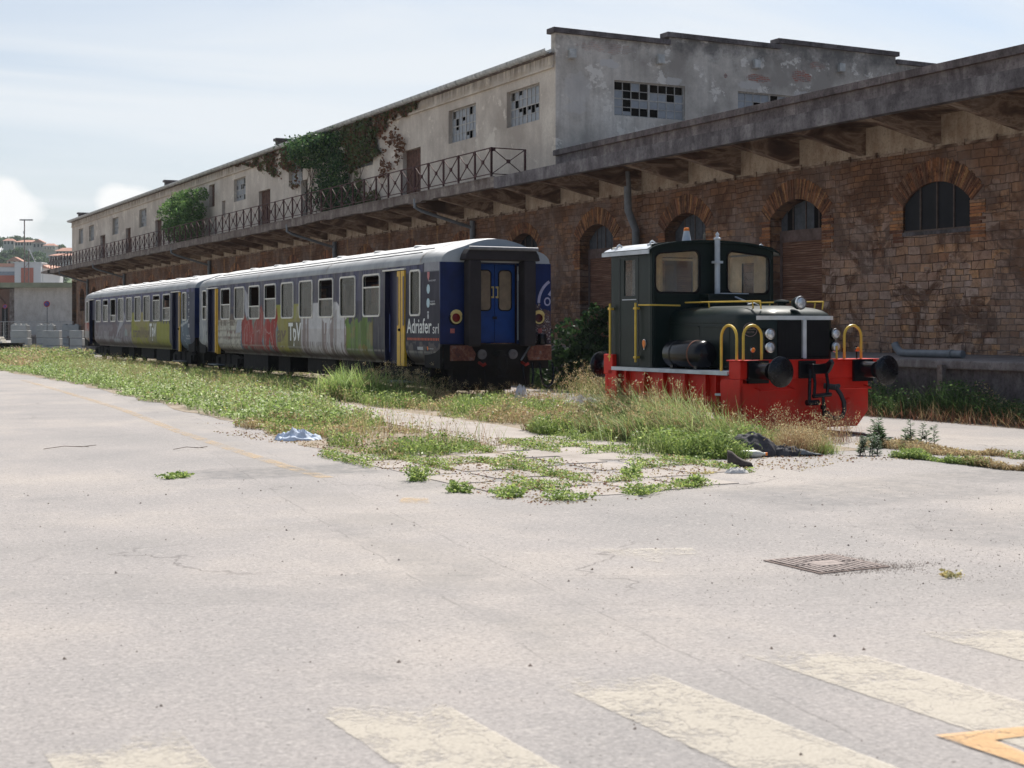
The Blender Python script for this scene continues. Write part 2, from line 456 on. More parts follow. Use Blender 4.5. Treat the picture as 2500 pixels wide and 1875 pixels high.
def mk_plaster(name, base, light, dark, brick=False, zref=12.0):
    a = Mt(name, 0.92, spec=0.2)
    p = a.bpos()
    x, y, z = a.xyz(p)
    h = y if not brick else x
    big = a.noise(p, 0.45, 6, 0.6)
    st = a.noise(a.comb(a.math('MULTIPLY', h, 2.6), 0.0, a.math('MULTIPLY', z, 0.25)), 1.0, 6, 0.65)
    fine = a.noise(p, 9, 6, 0.7)
    col = a.ramp(big, [(0.35, dark), (0.52, base), (0.70, light)])
    col = a.mix(a.ramp(st, [(0.46, 0.0), (0.72, 0.6)]), col, dark)
    col = a.mix(a.ramp(fine, [(0.3, 0.35), (0.55, 0.0)]), col, tuple(c * 0.6 for c in base))
    # peeled pale patches
    pk = a.noise(a.map(p, (1, 1, 1.2), (4, 8, 1)), 0.9, 9, 0.72)
    col = a.mix(a.ramp(pk, [(0.585, 0.0), (0.60, 0.75)]), col, light)
    if brick:
        top = a.math('DIVIDE', a.math('SUBTRACT', z, zref - 1.0), 1.4, clamp=True)
        sm = a.math('ADD', a.math('MULTIPLY', a.noise(p, 1.3, 7, 0.7), 0.8), a.math('MULTIPLY', top, 0.28))
        col = a.mix(a.ramp(sm, [(0.48, 0.0), (0.68, 0.8)]), col, (0.10, 0.095, 0.092))
        b = a.n('ShaderNodeTexBrick')
        a.put(b.inputs['Vector'], a.comb(h, z, 0.0))
        b.inputs['Scale'].default_value = 1.0
        b.inputs['Brick Width'].default_value = 0.26
        b.inputs['Row Height'].default_value = 0.075
        b.inputs['Mortar Size'].default_value = 0.012
        b.inputs['Color1'].default_value = (0.36, 0.12, 0.075, 1)
        b.inputs['Color2'].default_value = (0.22, 0.17, 0.15, 1)
        b.inputs['Mortar'].default_value = (0.30, 0.28, 0.26, 1)
        def patch(cx, cz, rx, rz, amt=0.55):
            dx = a.math('DIVIDE', a.math('SUBTRACT', h, cx), rx)
            dz = a.math('DIVIDE', a.math('SUBTRACT', z, cz), rz)
            r = a.math('ADD', a.math('MULTIPLY', dx, dx), a.math('MULTIPLY', dz, dz))
            r = a.math('ADD', r, a.math('MULTIPLY', a.math('SUBTRACT', a.noise(p, 3.5, 7, 0.7), 0.5), 2.4))
            return a.ramp(r, [(0.55, amt), (0.75, 0.0)])
        for q in [(28.4, 12.35, 1.5, 0.28, 0.35), (35.6, 11.75, 0.75, 0.2, 0.9), (34.0, 11.72, 0.1, 0.1, 1.0), (37.8, 12.0, 0.65, 0.3, 0.95), (38.6, 12.5, 0.5, 0.2, 0.5)]:
            col = a.mix(patch(*q), col, b.outputs['Color'])
        for q in [(28.55, 11.75, 0.6, 0.2, 0.9), (27.2, 10.7, 0.7, 0.7, 0.5), (27.1, 9.95, 0.6, 0.25, 0.55), (31.5, 11.3, 0.45, 0.2, 0.7), (35.2, 11.45, 0.7, 0.2, 0.7), (38.0, 11.2, 0.8, 0.25, 0.6)]:
            col = a.mix(patch(*q), col, (0.52, 0.50, 0.47))
    else:
        top = a.math('DIVIDE', a.math('SUBTRACT', z, 11.3), 0.5, clamp=True)
        o = a.math('MULTIPLY', a.math('MULTIPLY', top, a.math('SUBTRACT', 1.0, a.math('DIVIDE', a.math('SUBTRACT', z, 11.55), 0.2, clamp=True))), a.ramp(a.noise(a.map(p, (1, 0.5, 2)), 1.3, 6), [(0.42, 0.0), (0.58, 0.8)]))
        col = a.mix(o, col, (0.36, 0.26, 0.15))
        up = a.math('MULTIPLY', a.math('DIVIDE', a.math('SUBTRACT', z, 11.45), 0.3, clamp=True), a.ramp(st, [(0.4, 0.0), (0.6, 0.7)]))
        col = a.mix(up, col, (0.12, 0.10, 0.085))
    a.color(col)
    a.bump(a.math('ADD', fine, a.ramp(pk, [(0.58, 0.0), (0.6, 0.6)])), 0.4, 0.02)
    return a.m
M['plaster'] = mk_plaster('warm_grey_plaster', (0.56, 0.49, 0.41), (0.68, 0.61, 0.51), (0.41, 0.35, 0.29))
M['gable'] = mk_plaster('grey_cement_render', (0.53, 0.485, 0.425), (0.72, 0.68, 0.61), (0.30, 0.272, 0.238), True, 12.9)
def mk_conc(name, base, dark, light, sc=1.0):
    a = Mt(name, 0.93, spec=0.2)
    p = a.bpos()
    n = a.noise(p, 1.6 * sc, 8, 0.7)
    s = a.noise(a.map(p, (1, 2.0, 0.4)), 1.6, 6, 0.7)
    col = a.ramp(n, [(0.32, dark), (0.5, base), (0.72, light)])
    col = a.mix(a.ramp(s, [(0.45, 0.0), (0.66, 0.75)]), col, dark)
    f = a.noise(p, 14, 6, 0.7)
    col = a.mix(a.ramp(f, [(0.3, 0.6), (0.5, 0.0)]), col, tuple(c * 0.5 for c in dark))
    a.color(col)
    a.bump(f, 0.5, 0.02)
    return a.m
M['coping'] = mk_conc('lichen_dark_concrete', (0.135, 0.118, 0.118), (0.055, 0.046, 0.045), (0.25, 0.225, 0.215))
M['fascia'] = mk_conc('weathered_concrete_fascia', (0.20, 0.165, 0.145), (0.085, 0.062, 0.052), (0.36, 0.32, 0.28))
def mk_beam():
    a = Mt('rust_stained_beam_concrete', 0.95, spec=0.15)
    p = a.bpos()
    v = a.map(p, (0.55, 1.0, 1.7))
    n = a.noise(v, 0.9, 6, 0.6, 1.6)
    col = a.ramp(n, [(0.34, (0.085, 0.052, 0.038)), (0.48, (0.19, 0.125, 0.09)), (0.56, (0.40, 0.30, 0.225)), (0.61, (0.21, 0.145, 0.11)), (0.72, (0.42, 0.33, 0.26))])
    a.color(col)
    a.bump(n, 0.3, 0.02)
    return a.m
M['beam'] = mk_beam()
M['soffit'] = mk_conc('cream_soffit_plaster', (0.50, 0.40, 0.30), (0.29, 0.20, 0.14), (0.60, 0.51, 0.40), 0.6)
M['rustiron'] = simple('rust_brown_iron', (0.065, 0.026, 0.024), 0.75, 0.0, 0.35, 14)
M['olddoor'] = simple('rotten_red_brown_wood', (0.105, 0.052, 0.036), 0.85, 0, 0.5, 5)
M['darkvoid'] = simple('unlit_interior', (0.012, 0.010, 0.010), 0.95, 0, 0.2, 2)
M['winframe'] = simple('grey_iron_window_frame', (0.40, 0.38, 0.35), 0.8, 0, 0.3, 10)
M['blackframe'] = simple('rusty_dark_window_frame', (0.12, 0.085, 0.07), 0.8, 0, 0.3, 10)
M['zinc'] = simple('weathered_zinc', (0.42, 0.42, 0.40), 0.6, 0.2, 0.3, 5)
M['greypipe'] = simple('grey_painted_pipe', (0.17, 0.18, 0.19), 0.55, 0.0, 0.25, 4)
M['board'] = simple('weathered_grey_board', (0.075, 0.078, 0.085), 0.8, 0, 0.3, 6)
def mk_shutter():
    a = Mt('rusty_slatted_shutter', 0.8, spec=0.2)
    p = a.bpos()
    x, y, z = a.xyz(p)
    w = a.math('FRACT', a.math('MULTIPLY', a.math('ADD', z, a.math('MULTIPLY', a.noise(p, 1.2, 3), 0.06)), 15.0))
    n = a.noise(a.map(p, (1, 0.6, 9)), 1.6, 7, 0.7)
    col = a.ramp(n, [(0.3, (0.10, 0.045, 0.03)), (0.5, (0.21, 0.10, 0.062)), (0.7, (0.36, 0.21, 0.14))])
    col = a.mix(a.ramp(w, [(0.0, 0.8), (0.25, 0.0), (0.9, 0.0), (1.0, 0.8)]), col, (0.035, 0.018, 0.014))
    a.color(col)
    a.bump(a.ramp(w, [(0.0, 0.0), (0.3, 1.0), (0.9, 1.0), (1.0, 0.0)]), 0.8, 0.02)
    return a.m
M['shutter'] = mk_shutter()
M['shutterframe'] = simple('brown_grey_door_timber', (0.15, 0.10, 0.085), 0.85, 0, 0.35, 5)
def mk_glass(name, col, rough=0.12, var=0.5, sc=3):
    a = Mt(name, rough, spec=0.6)
    n = a.noise(a.pos(), sc, 6, 0.65)
    a.color(a.ramp(n, [(0.35, tuple(c * (1 - var) for c in col)), (0.65, col)]))
    a.rough(a.ramp(n, [(0.3, rough), (0.7, min(1, rough + 0.35))]))
    return a.m
M['dustglass'] = mk_glass('dusty_wired_glass', (0.30, 0.32, 0.34), 0.35, 0.35, 2)
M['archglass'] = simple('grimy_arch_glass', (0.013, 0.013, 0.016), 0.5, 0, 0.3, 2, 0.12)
def mk_cglass(name, dust, alpha, rough=0.08):
    a = Mt(name, rough, spec=0.5)
    p = a.pos()
    n = a.noise(a.map(p, (1, 1, 0.6)), 3.0, 7, 0.65)
    a.color(dust)
    tr = a.n('ShaderNodeBsdfTransparent')
    tr.inputs[0].default_value = (0.95, 0.94, 0.92, 1)
    mxs = a.n('ShaderNodeMixShader')
    a.put(mxs.inputs[0], a.ramp(n, [(0.3, max(0, alpha - 0.15)), (0.7, min(1, alpha + 0.15))]))
    a.t.links.new(tr.outputs[0], mxs.inputs[1])
    a.t.links.new(a.b.outputs[0], mxs.inputs[2])
    a.b.inputs['Specular IOR Level'].default_value = 0.28
    a.t.links.new(mxs.outputs[0], a.o.inputs[0])
    return a.m
M['coachglass'] = mk_cglass('dusty_coach_glass', (0.085, 0.078, 0.055), 0.50, 0.22)
M['cabglass'] = mk_cglass('clear_cab_glass', (0.40, 0.40, 0.38), 0.08, 0.03)

# vehicle paints ------------------------------------------------------
def mk_livery(name, rough):
    a = Mt(name, rough, spec=0.2)
    p = a.tc('Object')
    n = a.noise(a.map(p, (1, 1, 0.25)), 5.0, 6, 0.65)
    f = a.noise(p, 22, 5, 0.7)
    c = a.attr()
    c = a.mix(a.ramp(n, [(0.5, 0.0), (0.75, 0.3)]), c, a.mix(0.3, c, (0.14, 0.12, 0.11)))
    c = a.mix(a.ramp(f, [(0.3, 0.3), (0.5, 0.0)]), c, a.mix(0.6, c, (0.03, 0.025, 0.03)))
    a.color(c)
    a.rough(a.ramp(n, [(0.3, rough), (0.7, rough + 0.25)]))
    return a.m
M['livery'] = mk_livery('faded_coach_livery', 0.55)
def mk_roof():
    a = Mt('sooty_roof_shaded_sides', 0.6, spec=0.35)
    p = a.tc('Object')
    x, y, z = a.xyz(p)
    n = a.noise(a.map(p, (1.5, 1, 1)), 1.6, 7, 0.65)
    s = a.noise(a.map(p, (0.5, 5, 0.5)), 1.3, 5, 0.6)
    col = a.ramp(n, [(0.3, (0.44, 0.44, 0.44)), (0.55, (0.64, 0.635, 0.62)), (0.75, (0.78, 0.77, 0.74))])
    col = a.mix(a.ramp(s, [(0.5, 0.0), (0.75, 0.5)]), col, (0.22, 0.215, 0.21))
    side_shade = a.math('MULTIPLY', a.math('SUBTRACT', a.math('ABSOLUTE', x), 1.17), 9.0, clamp=True)  # steep sides greyer: dirt, and the shade there put into the colour
    col = a.mix(a.math('MULTIPLY', side_shade, 0.85), col, a.ramp(n, [(0.3, (0.20, 0.205, 0.205)), (0.7, (0.30, 0.305, 0.305))]))
    r = a.noise(a.map(p, (1, 1.5, 1), (3, 3, 3)), 3.0, 8, 0.75)
    col = a.mix(a.ramp(r, [(0.66, 0.0), (0.70, 0.7)]), col, (0.26, 0.13, 0.07))
    a.color(col)
    a.bump(n, 0.15, 0.02)
    return a.m
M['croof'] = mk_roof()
M['endroof'] = simple('pale_grey_end_paint', (0.38, 0.41, 0.43), 0.5, 0, 0.12, 2)
M['endblue'] = simple('deep_blue_end_paint', (0.006, 0.017, 0.082), 0.38, 0, 0.3, 3)
M['doorblue'] = simple('bright_blue_door_paint', (0.003, 0.040, 0.19), 0.35, 0, 0.2, 3)
M['navy'] = simple('navy_door_paint', (0.010, 0.011, 0.040), 0.5, 0, 0.2, 3)
M['yellow'] = simple('yellow_door_paint', (0.62, 0.36, 0.030), 0.45, 0, 0.15, 6)
M['rubber'] = simple('black_gangway_rubber', (0.022, 0.018, 0.020), 0.75, 0, 0.3, 4)
M['black'] = simple('black_paint', (0.006, 0.006, 0.009), 0.25, 0, 0.3, 6)
M['soot'] = simple('sooty_underframe_steel', (0.012, 0.010, 0.010), 0.9, 0, 0.4, 6)
def mk_buffer():
    a = Mt('rusty_buffer_plate', 0.75, spec=0.3)
    p = a.tc('Object')
    n = a.noise(p, 7, 8, 0.75)
    a.color(a.ramp(n, [(0.35, (0.045, 0.03, 0.028)), (0.45, (0.085, 0.026, 0.018)), (0.55, (0.16, 0.06, 0.035)), (0.66, (0.17, 0.145, 0.14))]))
    return a.m
M['buffer'] = mk_buffer()
M['curtain'] = simple('dark_red_upholstery', (0.085, 0.018, 0.012), 0.8, 0, 0.3, 5)
M['innerwall'] = simple('brown_coach_lining', (0.075, 0.032, 0.022), 0.8, 0, 0.3, 3)
M['sash'] = simple('aluminium_window_frame', (0.66, 0.63, 0.57), 0.5, 0.0, 0.15, 6)
M['gold'] = simple('yellow_brass_ring', (0.62, 0.50, 0.20), 0.45, 0.1, 0.15, 8)
M['lensred'] = simple('red_lamp_lens', (0.16, 0.006, 0.006), 0.15, 0, 0.25, 20)
M['lensdark'] = simple('dark_red_lamp_lens', (0.055, 0.006, 0.008), 0.15, 0, 0.25, 20)
M['white'] = simple('white_lettering', (0.70, 0.70, 0.68), 0.5, 0, 0.12, 20)
M['whitedim'] = simple('faded_white_lettering', (0.42, 0.42, 0.44), 0.6, 0, 0.2, 20)
M['brownletter'] = simple('faded_brown_lettering', (0.17, 0.125, 0.07), 0.6, 0, 0.2, 10)
M['palecyan'] = simple('pale_cyan_roundel', (0.42, 0.55, 0.60), 0.5, 0, 0.12, 20)
M['palered'] = simple('pink_red_crest', (0.45, 0.16, 0.16), 0.5, 0, 0.12, 20)
M['orangered'] = simple('orange_red_stripe', (0.55, 0.10, 0.045), 0.5, 0, 0.12, 20)
def mk_gloss(name, col, rough, dirt, var=0.2, coat=0.0):
    a = Mt(name, rough, spec=0.28)
    p = a.tc('Object')
    n = a.noise(p, 3, 6, 0.6)
    d = a.noise(a.map(p, (1, 1, 0.5)), 6, 8, 0.72)
    c = a.ramp(n, [(0.3, tuple(x * (1 - var) for x in col)), (0.7, tuple(x * (1 + var) for x in col))])
    c = a.mix(a.ramp(d, [(0.55, 0.0), (0.8, dirt)]), c, (0.12, 0.10, 0.08))
    a.color(c)
    a.rough(a.ramp(d, [(0.3, rough), (0.75, rough + 0.2)]))
    if dirt > .1:
        low = a.math('MULTIPLY', a.math('DIVIDE', a.math('SUBTRACT', 0.75, a.xyz(p)[2]), 0.7, clamp=True), a.ramp(a.noise(p, 4, 7, 0.7), [(0.40, 0.0), (0.62, 0.6)]))
        c = a.mix(low, c, (0.15, 0.10, 0.07))
        a.color(c)
    if coat:
        a.b.inputs['Coat Weight'].default_value = coat
        a.b.inputs['Coat Roughness'].default_value = 0.12
    return a.m
M['lgreen'] = mk_gloss('dark_green_enamel', (0.005, 0.013, 0.011), 0.32, 0.06, 0.25, 0.0)
M['lred'] = mk_gloss('signal_red_enamel', (0.56, 0.014, 0.006), 0.38, 0.12, 0.12, 0.0)
M['lyellow'] = mk_gloss('yellow_handrail_enamel', (0.66, 0.44, 0.07), 0.35, 0.2)
M['lsilver'] = mk_gloss('silver_paint', (0.50, 0.53, 0.56), 0.38, 0.15)
M['lwhite'] = mk_gloss('white_band_paint', (0.62, 0.64, 0.64), 0.4, 0.15)
M['cream'] = mk_gloss('cream_cab_lining', (0.80, 0.70, 0.54), 0.6, 0.2)
M['cabdoorin'] = mk_gloss('pale_cream_door_lining', (0.86, 0.78, 0.62), 0.6, 0.2)
M['orange'] = simple('orange_lamp_plastic', (0.75, 0.20, 0.02), 0.3, 0, 0.1, 20)
def mk_lamp():
    a = Mt('ribbed_headlight_glass', 0.12, spec=0.9)
    p = a.tc('Object')
    n = a.noise(p, 30, 4, 0.6)
    a.color(a.ramp(n, [(0.3, (0.38, 0.40, 0.42)), (0.55, (0.66, 0.69, 0.72)), (0.75, (0.85, 0.87, 0.9))]))
    a.b.inputs['Metallic'].default_value = 0.35
    return a.m
M['lamp'] = mk_lamp()
M['chrome'] = simple('chromed_ring', (0.6, 0.6, 0.6), 0.2, 0.9, 0.1, 20)
def mk_bufdisc():
    a = Mt('greased_black_disc', 0.22, spec=0.35)
    p = a.tc('Object')
    n = a.noise(p, 5, 6, 0.7)
    a.color(a.ramp(n, [(0.66, (0.005, 0.005, 0.008)), (0.69, (0.45, 0.45, 0.44))]))
    a.rough(a.ramp(n, [(0.3, 0.16), (0.7, 0.4)]))
    return a.m
M['disc'] = mk_bufdisc()
M['grille'] = simple('black_radiator_mesh', (0.006, 0.006, 0.008), 0.5, 0, 0.3, 30)

# leaves ------------------------------------------------------
def mk_leaf(name, transl=0.35, rough=0.45):
    a = Mt(name, rough, spec=0.3)
    c = a.attr()
    n = a.noise(a.pos(), 1.7, 3, 0.5)
    c = a.mix(a.ramp(n, [(0.35, 0.25), (0.6, 0.0)]), c, a.mix(1.0, c, (0.6, 0.65, 0.5), 'MULTIPLY'))
    a.color(c)
    tl = a.n('ShaderNodeBsdfTranslucent')
    a.put(tl.inputs[0], c)
    mxs = a.n('ShaderNodeMixShader')
    mxs.inputs[0].default_value = transl
    a.t.links.new(a.b.outputs[0], mxs.inputs[1])
    a.t.links.new(tl.outputs[0], mxs.inputs[2])
    a.t.links.new(mxs.outputs[0], a.o.inputs[0])
    return a.m
M['leaf'] = mk_leaf('living_leaf', 0.50)
M['nearfascia'] = mk_conc('grey_lichened_fascia', (0.165, 0.148, 0.148), (0.075, 0.065, 0.066), (0.30, 0.275, 0.265))
M['bark'] = simple('brown_bark', (0.09, 0.06, 0.04), 0.9, 0, 0.4, 6)

# ------------------------------------------------------------------ mesh toolkit
class MB:
    def __init__(s):
        s.V = []; s.F = []; s.I = []; s.C = []
    def add(s, vs, fs, mi=0, col=None):
        b = len(s.V)
        s.V += [tuple(v) for v in vs]
        s.F += [tuple(b + i for i in f) for f in fs]
        s.I += [mi] * len(fs)
        s.C += [col or (0.5, 0.5, 0.5)] * len(vs)
        return s
    def box(s, x0, x1, y0, y1, z0, z1, mi=0, col=None):
        v = [(x, y, z) for z in (z0, z1) for y in (y0, y1) for x in (x0, x1)]
        return s.add(v, [(0, 2, 3, 1), (4, 5, 7, 6), (0, 1, 5, 4), (2, 6, 7, 3), (0, 4, 6, 2), (1, 3, 7, 5)], mi, col)
    def obox(s, c, ax, half, mi=0, col=None):
        c = Vector(c); ax = [Vector(a).normalized() * h for a, h in zip(ax, half)]
        v = [c + ax[0] * i + ax[1] * j + ax[2] * k for k in (-1, 1) for j in (-1, 1) for i in (-1, 1)]
        return s.add(v, [(0, 2, 3, 1), (4, 5, 7, 6), (0, 1, 5, 4), (2, 6, 7, 3), (0, 4, 6, 2), (1, 3, 7, 5)], mi, col)
    def bar(s, a, b, w, h=None, mi=0, up=(0, 0, 1)):
        a = Vector(a); b = Vector(b); d = (b - a); L = d.length; d.normalize()
        u = Vector(up)
        if abs(d.dot(u)) > 0.98:
            u = Vector((1, 0, 0))
        sd_ = d.cross(u).normalized(); u = sd_.cross(d)
        return s.obox((a + b) / 2, (d, sd_, u), (L / 2, w / 2, (h or w) / 2), mi)
    def prism(s, poly, ax, a, b, mi=0, col=None):
        # poly: 2-d outline in the two axes other than ax
        def P(p, t):
            if ax == 'x': return (t, p[0], p[1])
            if ax == 'y': return (p[0], t, p[1])
            return (p[0], p[1], t)
        n = len(poly)
        v = [P(p, a) for p in poly] + [P(p, b) for p in poly]
        f = [tuple(range(n))[::-1], tuple(range(n, 2 * n))] + [(i, (i + 1) % n, n + (i + 1) % n, n + i) for i in range(n)]
        return s.add(v, f, mi, col)
    def lathe(s, o, d, prof, n=16, mi=0, col=None):
        o = Vector(o); d = Vector(d).normalized()
        u = Vector((0, 0, 1)) if abs(d.z) < 0.9 else Vector((1, 0, 0))
        e1 = d.cross(u).normalized(); e2 = d.cross(e1)
        v = []
        for (r, h) in prof:
            for i in range(n):
                t = 2 * PI * i / n
                v.append(o + d * h + (e1 * math.cos(t) + e2 * math.sin(t)) * r)
        f = []
        for k in range(len(prof) - 1):
            for i in range(n):
                j = (i + 1) % n
                f.append((k * n + i, k * n + j, (k + 1) * n + j, (k + 1) * n + i))
        if prof[0][0] > 1e-6: f.append(tuple(range(n))[::-1])
        if prof[-1][0] > 1e-6: f.append(tuple((len(prof) - 1) * n + i for i in range(n)))
        return s.add(v, f, mi, col)
    def cyl(s, a, b, r, r2=None, n=12, mi=0):
        a = Vector(a); b = Vector(b)
        return s.lathe(a, b - a, [(r, 0), (r if r2 is None else r2, (b - a).length)], n, mi)
    def tube(s, pts, r, n=8, mi=0, col=None):
        pts = [Vector(p) for p in pts]
        v = []; last = None
        for i, p in enumerate(pts):
            d = (pts[min(i + 1, len(pts) - 1)] - pts[max(i - 1, 0)]).normalized()
            if last is None:
                u = Vector((0, 0, 1)) if abs(d.z) < 0.9 else Vector((1, 0, 0))
                e1 = d.cross(u).normalized()
            else:
                e1 = (last - d * last.dot(d)).normalized()
            last = e1
            e2 = d.cross(e1)
            rr = r[i] if isinstance(r, (list, tuple)) else r
            for k in range(n):
                t = 2 * PI * k / n
                v.append(p + (e1 * math.cos(t) + e2 * math.sin(t)) * rr)
        m = len(pts)
        f = [(i * n + k, i * n + (k + 1) % n, (i + 1) * n + (k + 1) % n, (i + 1) * n + k) for i in range(m - 1) for k in range(n)]
        f += [tuple(range(n))[::-1], tuple((m - 1) * n + k for k in range(n))]
        return s.add(v, f, mi, col)
    def quad(s, a, b, c, d, mi=0, col=None):
        return s.add([a, b, c, d], [(0, 1, 2, 3)], mi, col)
    def build(s, name, mats, parent=None, smooth=False, bevel=0.0, attr=False, seg=2):
        me = bpy.data.meshes.new(name)
        me.from_pydata(s.V, [], s.F)
        for m in (mats if isinstance(mats, (list, tuple)) else [mats]):
            me.materials.append(M[m] if isinstance(m, str) else m)
        me.polygons.foreach_set('material_index', s.I)
        if attr:
            a = me.color_attributes.new('Col', 'FLOAT_COLOR', 'POINT')
            a.data.foreach_set('color', np.array([(*c, 1) for c in s.C], dtype=np.float32).ravel())
        if smooth:
            me.polygons.foreach_set('use_smooth', [True] * len(s.F))
            me.set_sharp_from_angle(angle=rad(38))
        me.update()
        o = bpy.data.objects.new(name, me)
        COL.objects.link(o)
        if parent is not None:
            o.parent = parent
        if bevel:
            b = o.modifiers.new('bevel', 'BEVEL')
            b.width = bevel; b.segments = seg; b.limit_method = 'ANGLE'; b.angle_limit = rad(35)
        return o

def np_obj(name, V, Q, T, C, mats, parent=None):
    me = bpy.data.meshes.new(name)
    V = np.asarray(V, dtype=np.float32).reshape(-1, 3)
    Q = np.asarray(Q, dtype=np.int32).reshape(-1, 4)
    T = np.asarray(T, dtype=np.int32).reshape(-1, 3)
    me.vertices.add(len(V)); me.vertices.foreach_set('co', V.ravel())
    loops = np.concatenate([Q.ravel(), T.ravel()])
    me.loops.add(len(loops)); me.loops.foreach_set('vertex_index', loops)
    st = np.concatenate([np.arange(len(Q)) * 4, len(Q) * 4 + np.arange(len(T)) * 3]).astype(np.int32)
    me.polygons.add(len(st)); me.polygons.foreach_set('loop_start', st)
    me.update(calc_edges=True)
    if C is not None:
        a = me.color_attributes.new('Col', 'FLOAT_COLOR', 'POINT')
        C = np.asarray(C, dtype=np.float32).reshape(-1, 3)
        a.data.foreach_set('color', np.concatenate([C, np.ones((len(C), 1), np.float32)], 1).ravel())
    me.materials.append(M[mats] if isinstance(mats, str) else mats)
    me.validate()
    o = bpy.data.objects.new(name, me)
    COL.objects.link(o)
    if parent is not None:
        o.parent = parent
    return o

def thing(name, label, cat, loc=(0, 0, 0), rz=0.0, group=None):
    o = bpy.data.objects.new(name, None)
    COL.objects.link(o)
    o.location = loc; o.rotation_euler = (0, 0, rz)
    o['label'] = label; o['category'] = cat
    if group: o['group'] = group
    return o
def tag(o, label, cat, group=None, kind=None):
    o['label'] = label; o['category'] = cat
    if group: o['group'] = group
    if kind: o['kind'] = kind
    return o
def struct(o, label=None, cat=None):
    o['kind'] = 'structure'
    if label: o['label'] = label
    if cat: o['category'] = cat
    return o
def plabel(o, label):
    o['label'] = label
    return o
def inst(o, parent=None, loc=None, rz=None, name=None):
    c = o.copy(); COL.objects.link(c)
    c.parent = parent
    if loc is not None: c.location = loc
    if rz is not None: c.rotation_euler = (0, 0, rz)
    return c

_fc = {}
def text_polys(s, bold=0.0):
    k = (s, bold)
    if k not in _fc:
        cu = bpy.data.curves.new('t', 'FONT'); cu.body = s; cu.size = 1; cu.resolution_u = 3; cu.offset = bold
        ob = bpy.data.objects.new('t', cu); COL.objects.link(ob)
        dg = bpy.context.evaluated_depsgraph_get(); dg.update()
        me = bpy.data.meshes.new_from_object(ob.evaluated_get(dg))
        v = np.array([tuple(q.co)[:2] for q in me.vertices]); f = [tuple(p.vertices) for p in me.polygons]
        v -= v.min(0); v /= v.max(0)
        bpy.data.objects.remove(ob); bpy.data.meshes.remove(me); bpy.data.curves.remove(cu)
        _fc[k] = (v, f)
    return _fc[k]
def text_on(mb, s, fn, mi=0, bold=0.0, shear=0.0):
    v, f = text_polys(s, bold)
    mb.add([fn(a + shear * b, b) for a, b in v], f, mi)

_r = np.random.default_rng(7)
_lat = _r.random((256, 256))
def vn(x, y, seed=0, oct=4, pers=0.55):
    x = np.asarray(x, float) + seed * 17.31; y = np.asarray(y, float) + seed * 9.73
    tot = 0; amp = 1; s = 0
    for o in range(oct):
        xi = np.floor(x).astype(int); yi = np.floor(y).astype(int)
        fx = x - xi; fy = y - yi; fx = fx * fx * (3 - 2 * fx); fy = fy * fy * (3 - 2 * fy)
        g = lambda a, b: _lat[a % 256, b % 256]
        v = (g(xi, yi) * (1 - fx) + g(xi + 1, yi) * fx) * (1 - fy) + (g(xi, yi + 1) * (1 - fx) + g(xi + 1, yi + 1) * fx) * fy
        tot = tot + v * amp; s += amp; amp *= pers
        x = x * 2.03 + 5.1; y = y * 2.03 + 3.7
    return tot / s

# ------------------------------------------------------------------ the yard
def sheet(name, poly, z, mat, uv=None):
    me = bpy.data.meshes.new(name)
    me.from_pydata([(x, y, z) for x, y in poly], [], [tuple(range(len(poly)))])
    me.materials.append(M[mat])
    if uv:
        l = me.uv_layers.new(name='UVMap')
        for i, q in enumerate(uv):
            l.data[i].uv = q
    o = bpy.data.objects.new(name, me); COL.objects.link(o)
    if o.data.polygons[0].normal.z < 0: me.flip_normals()
    return struct(o)
_g = MB(); _g.quad((-1500, -600, 0), (1500, -600, 0), (1500, 2400, 0), (-1500, 2400, 0))
g = struct(_g.build('ground', 'ground'))

def wavy(poly, amp, step, seed):
    out = []
    for i in range(len(poly)):
        a = np.array(poly[i]); b = np.array(poly[(i + 1) % len(poly)])
        n = max(1, int(np.linalg.norm(b - a) / step))
        for k in range(n):
            p = a + (b - a) * k / n
            w = (vn(p[0] * 0.9, p[1] * 0.9, seed), vn(p[0] * 0.9, p[1] * 0.9, seed + 5))
            out.append((p[0] + (w[0] - .5) * amp, p[1] + (w[1] - .5) * amp))
    return out
sheet('verge_soil', wavy([(7.6, 62), (7.9, 45), (7.5, 33), (7.0, 24), (6.6, 18.5), (6.5, 15.0), (7.3, 14.8), (8.2, 15.5), (9.0, 18), (9.6, 22), (10.0, 28), (10.3, 35), (11, 45), (12, 62)], 0.5, 0.5, 3), 0.004, 'soil')
sheet('trackside_soil', wavy([(11.9, 14.9), (13.0, 14.8), (13.1, 20.5), (13.7, 28), (16.2, 29), (16.9, 40), (18, 76), (11.6, 76), (11.3, 46), (11.0, 34), (10.9, 26), (10.3, 20), (10.2, 15.2)], 0.5, 0.5, 4), 0.004, 'soil')
sheet('dock_foot_soil', wavy([(17.8, 2), (17.9, 17), (18.0, 21), (18.3, 36), (18.6, 70), (19.6, 70), (19.6, 2)], 0.5, 0.6, 6), 0.004, 'soil')
sheet('concrete_path', wavy([(10.1, 14.6), (10.6, 17), (10.7, 20), (10.9, 26), (11.1, 33), (11.4, 44), (10.5, 44), (10.0, 34), (9.7, 28), (9.4, 23), (9.0, 19), (8.8, 15.2)], 0.3, 0.6, 8), 0.008, 'slab')

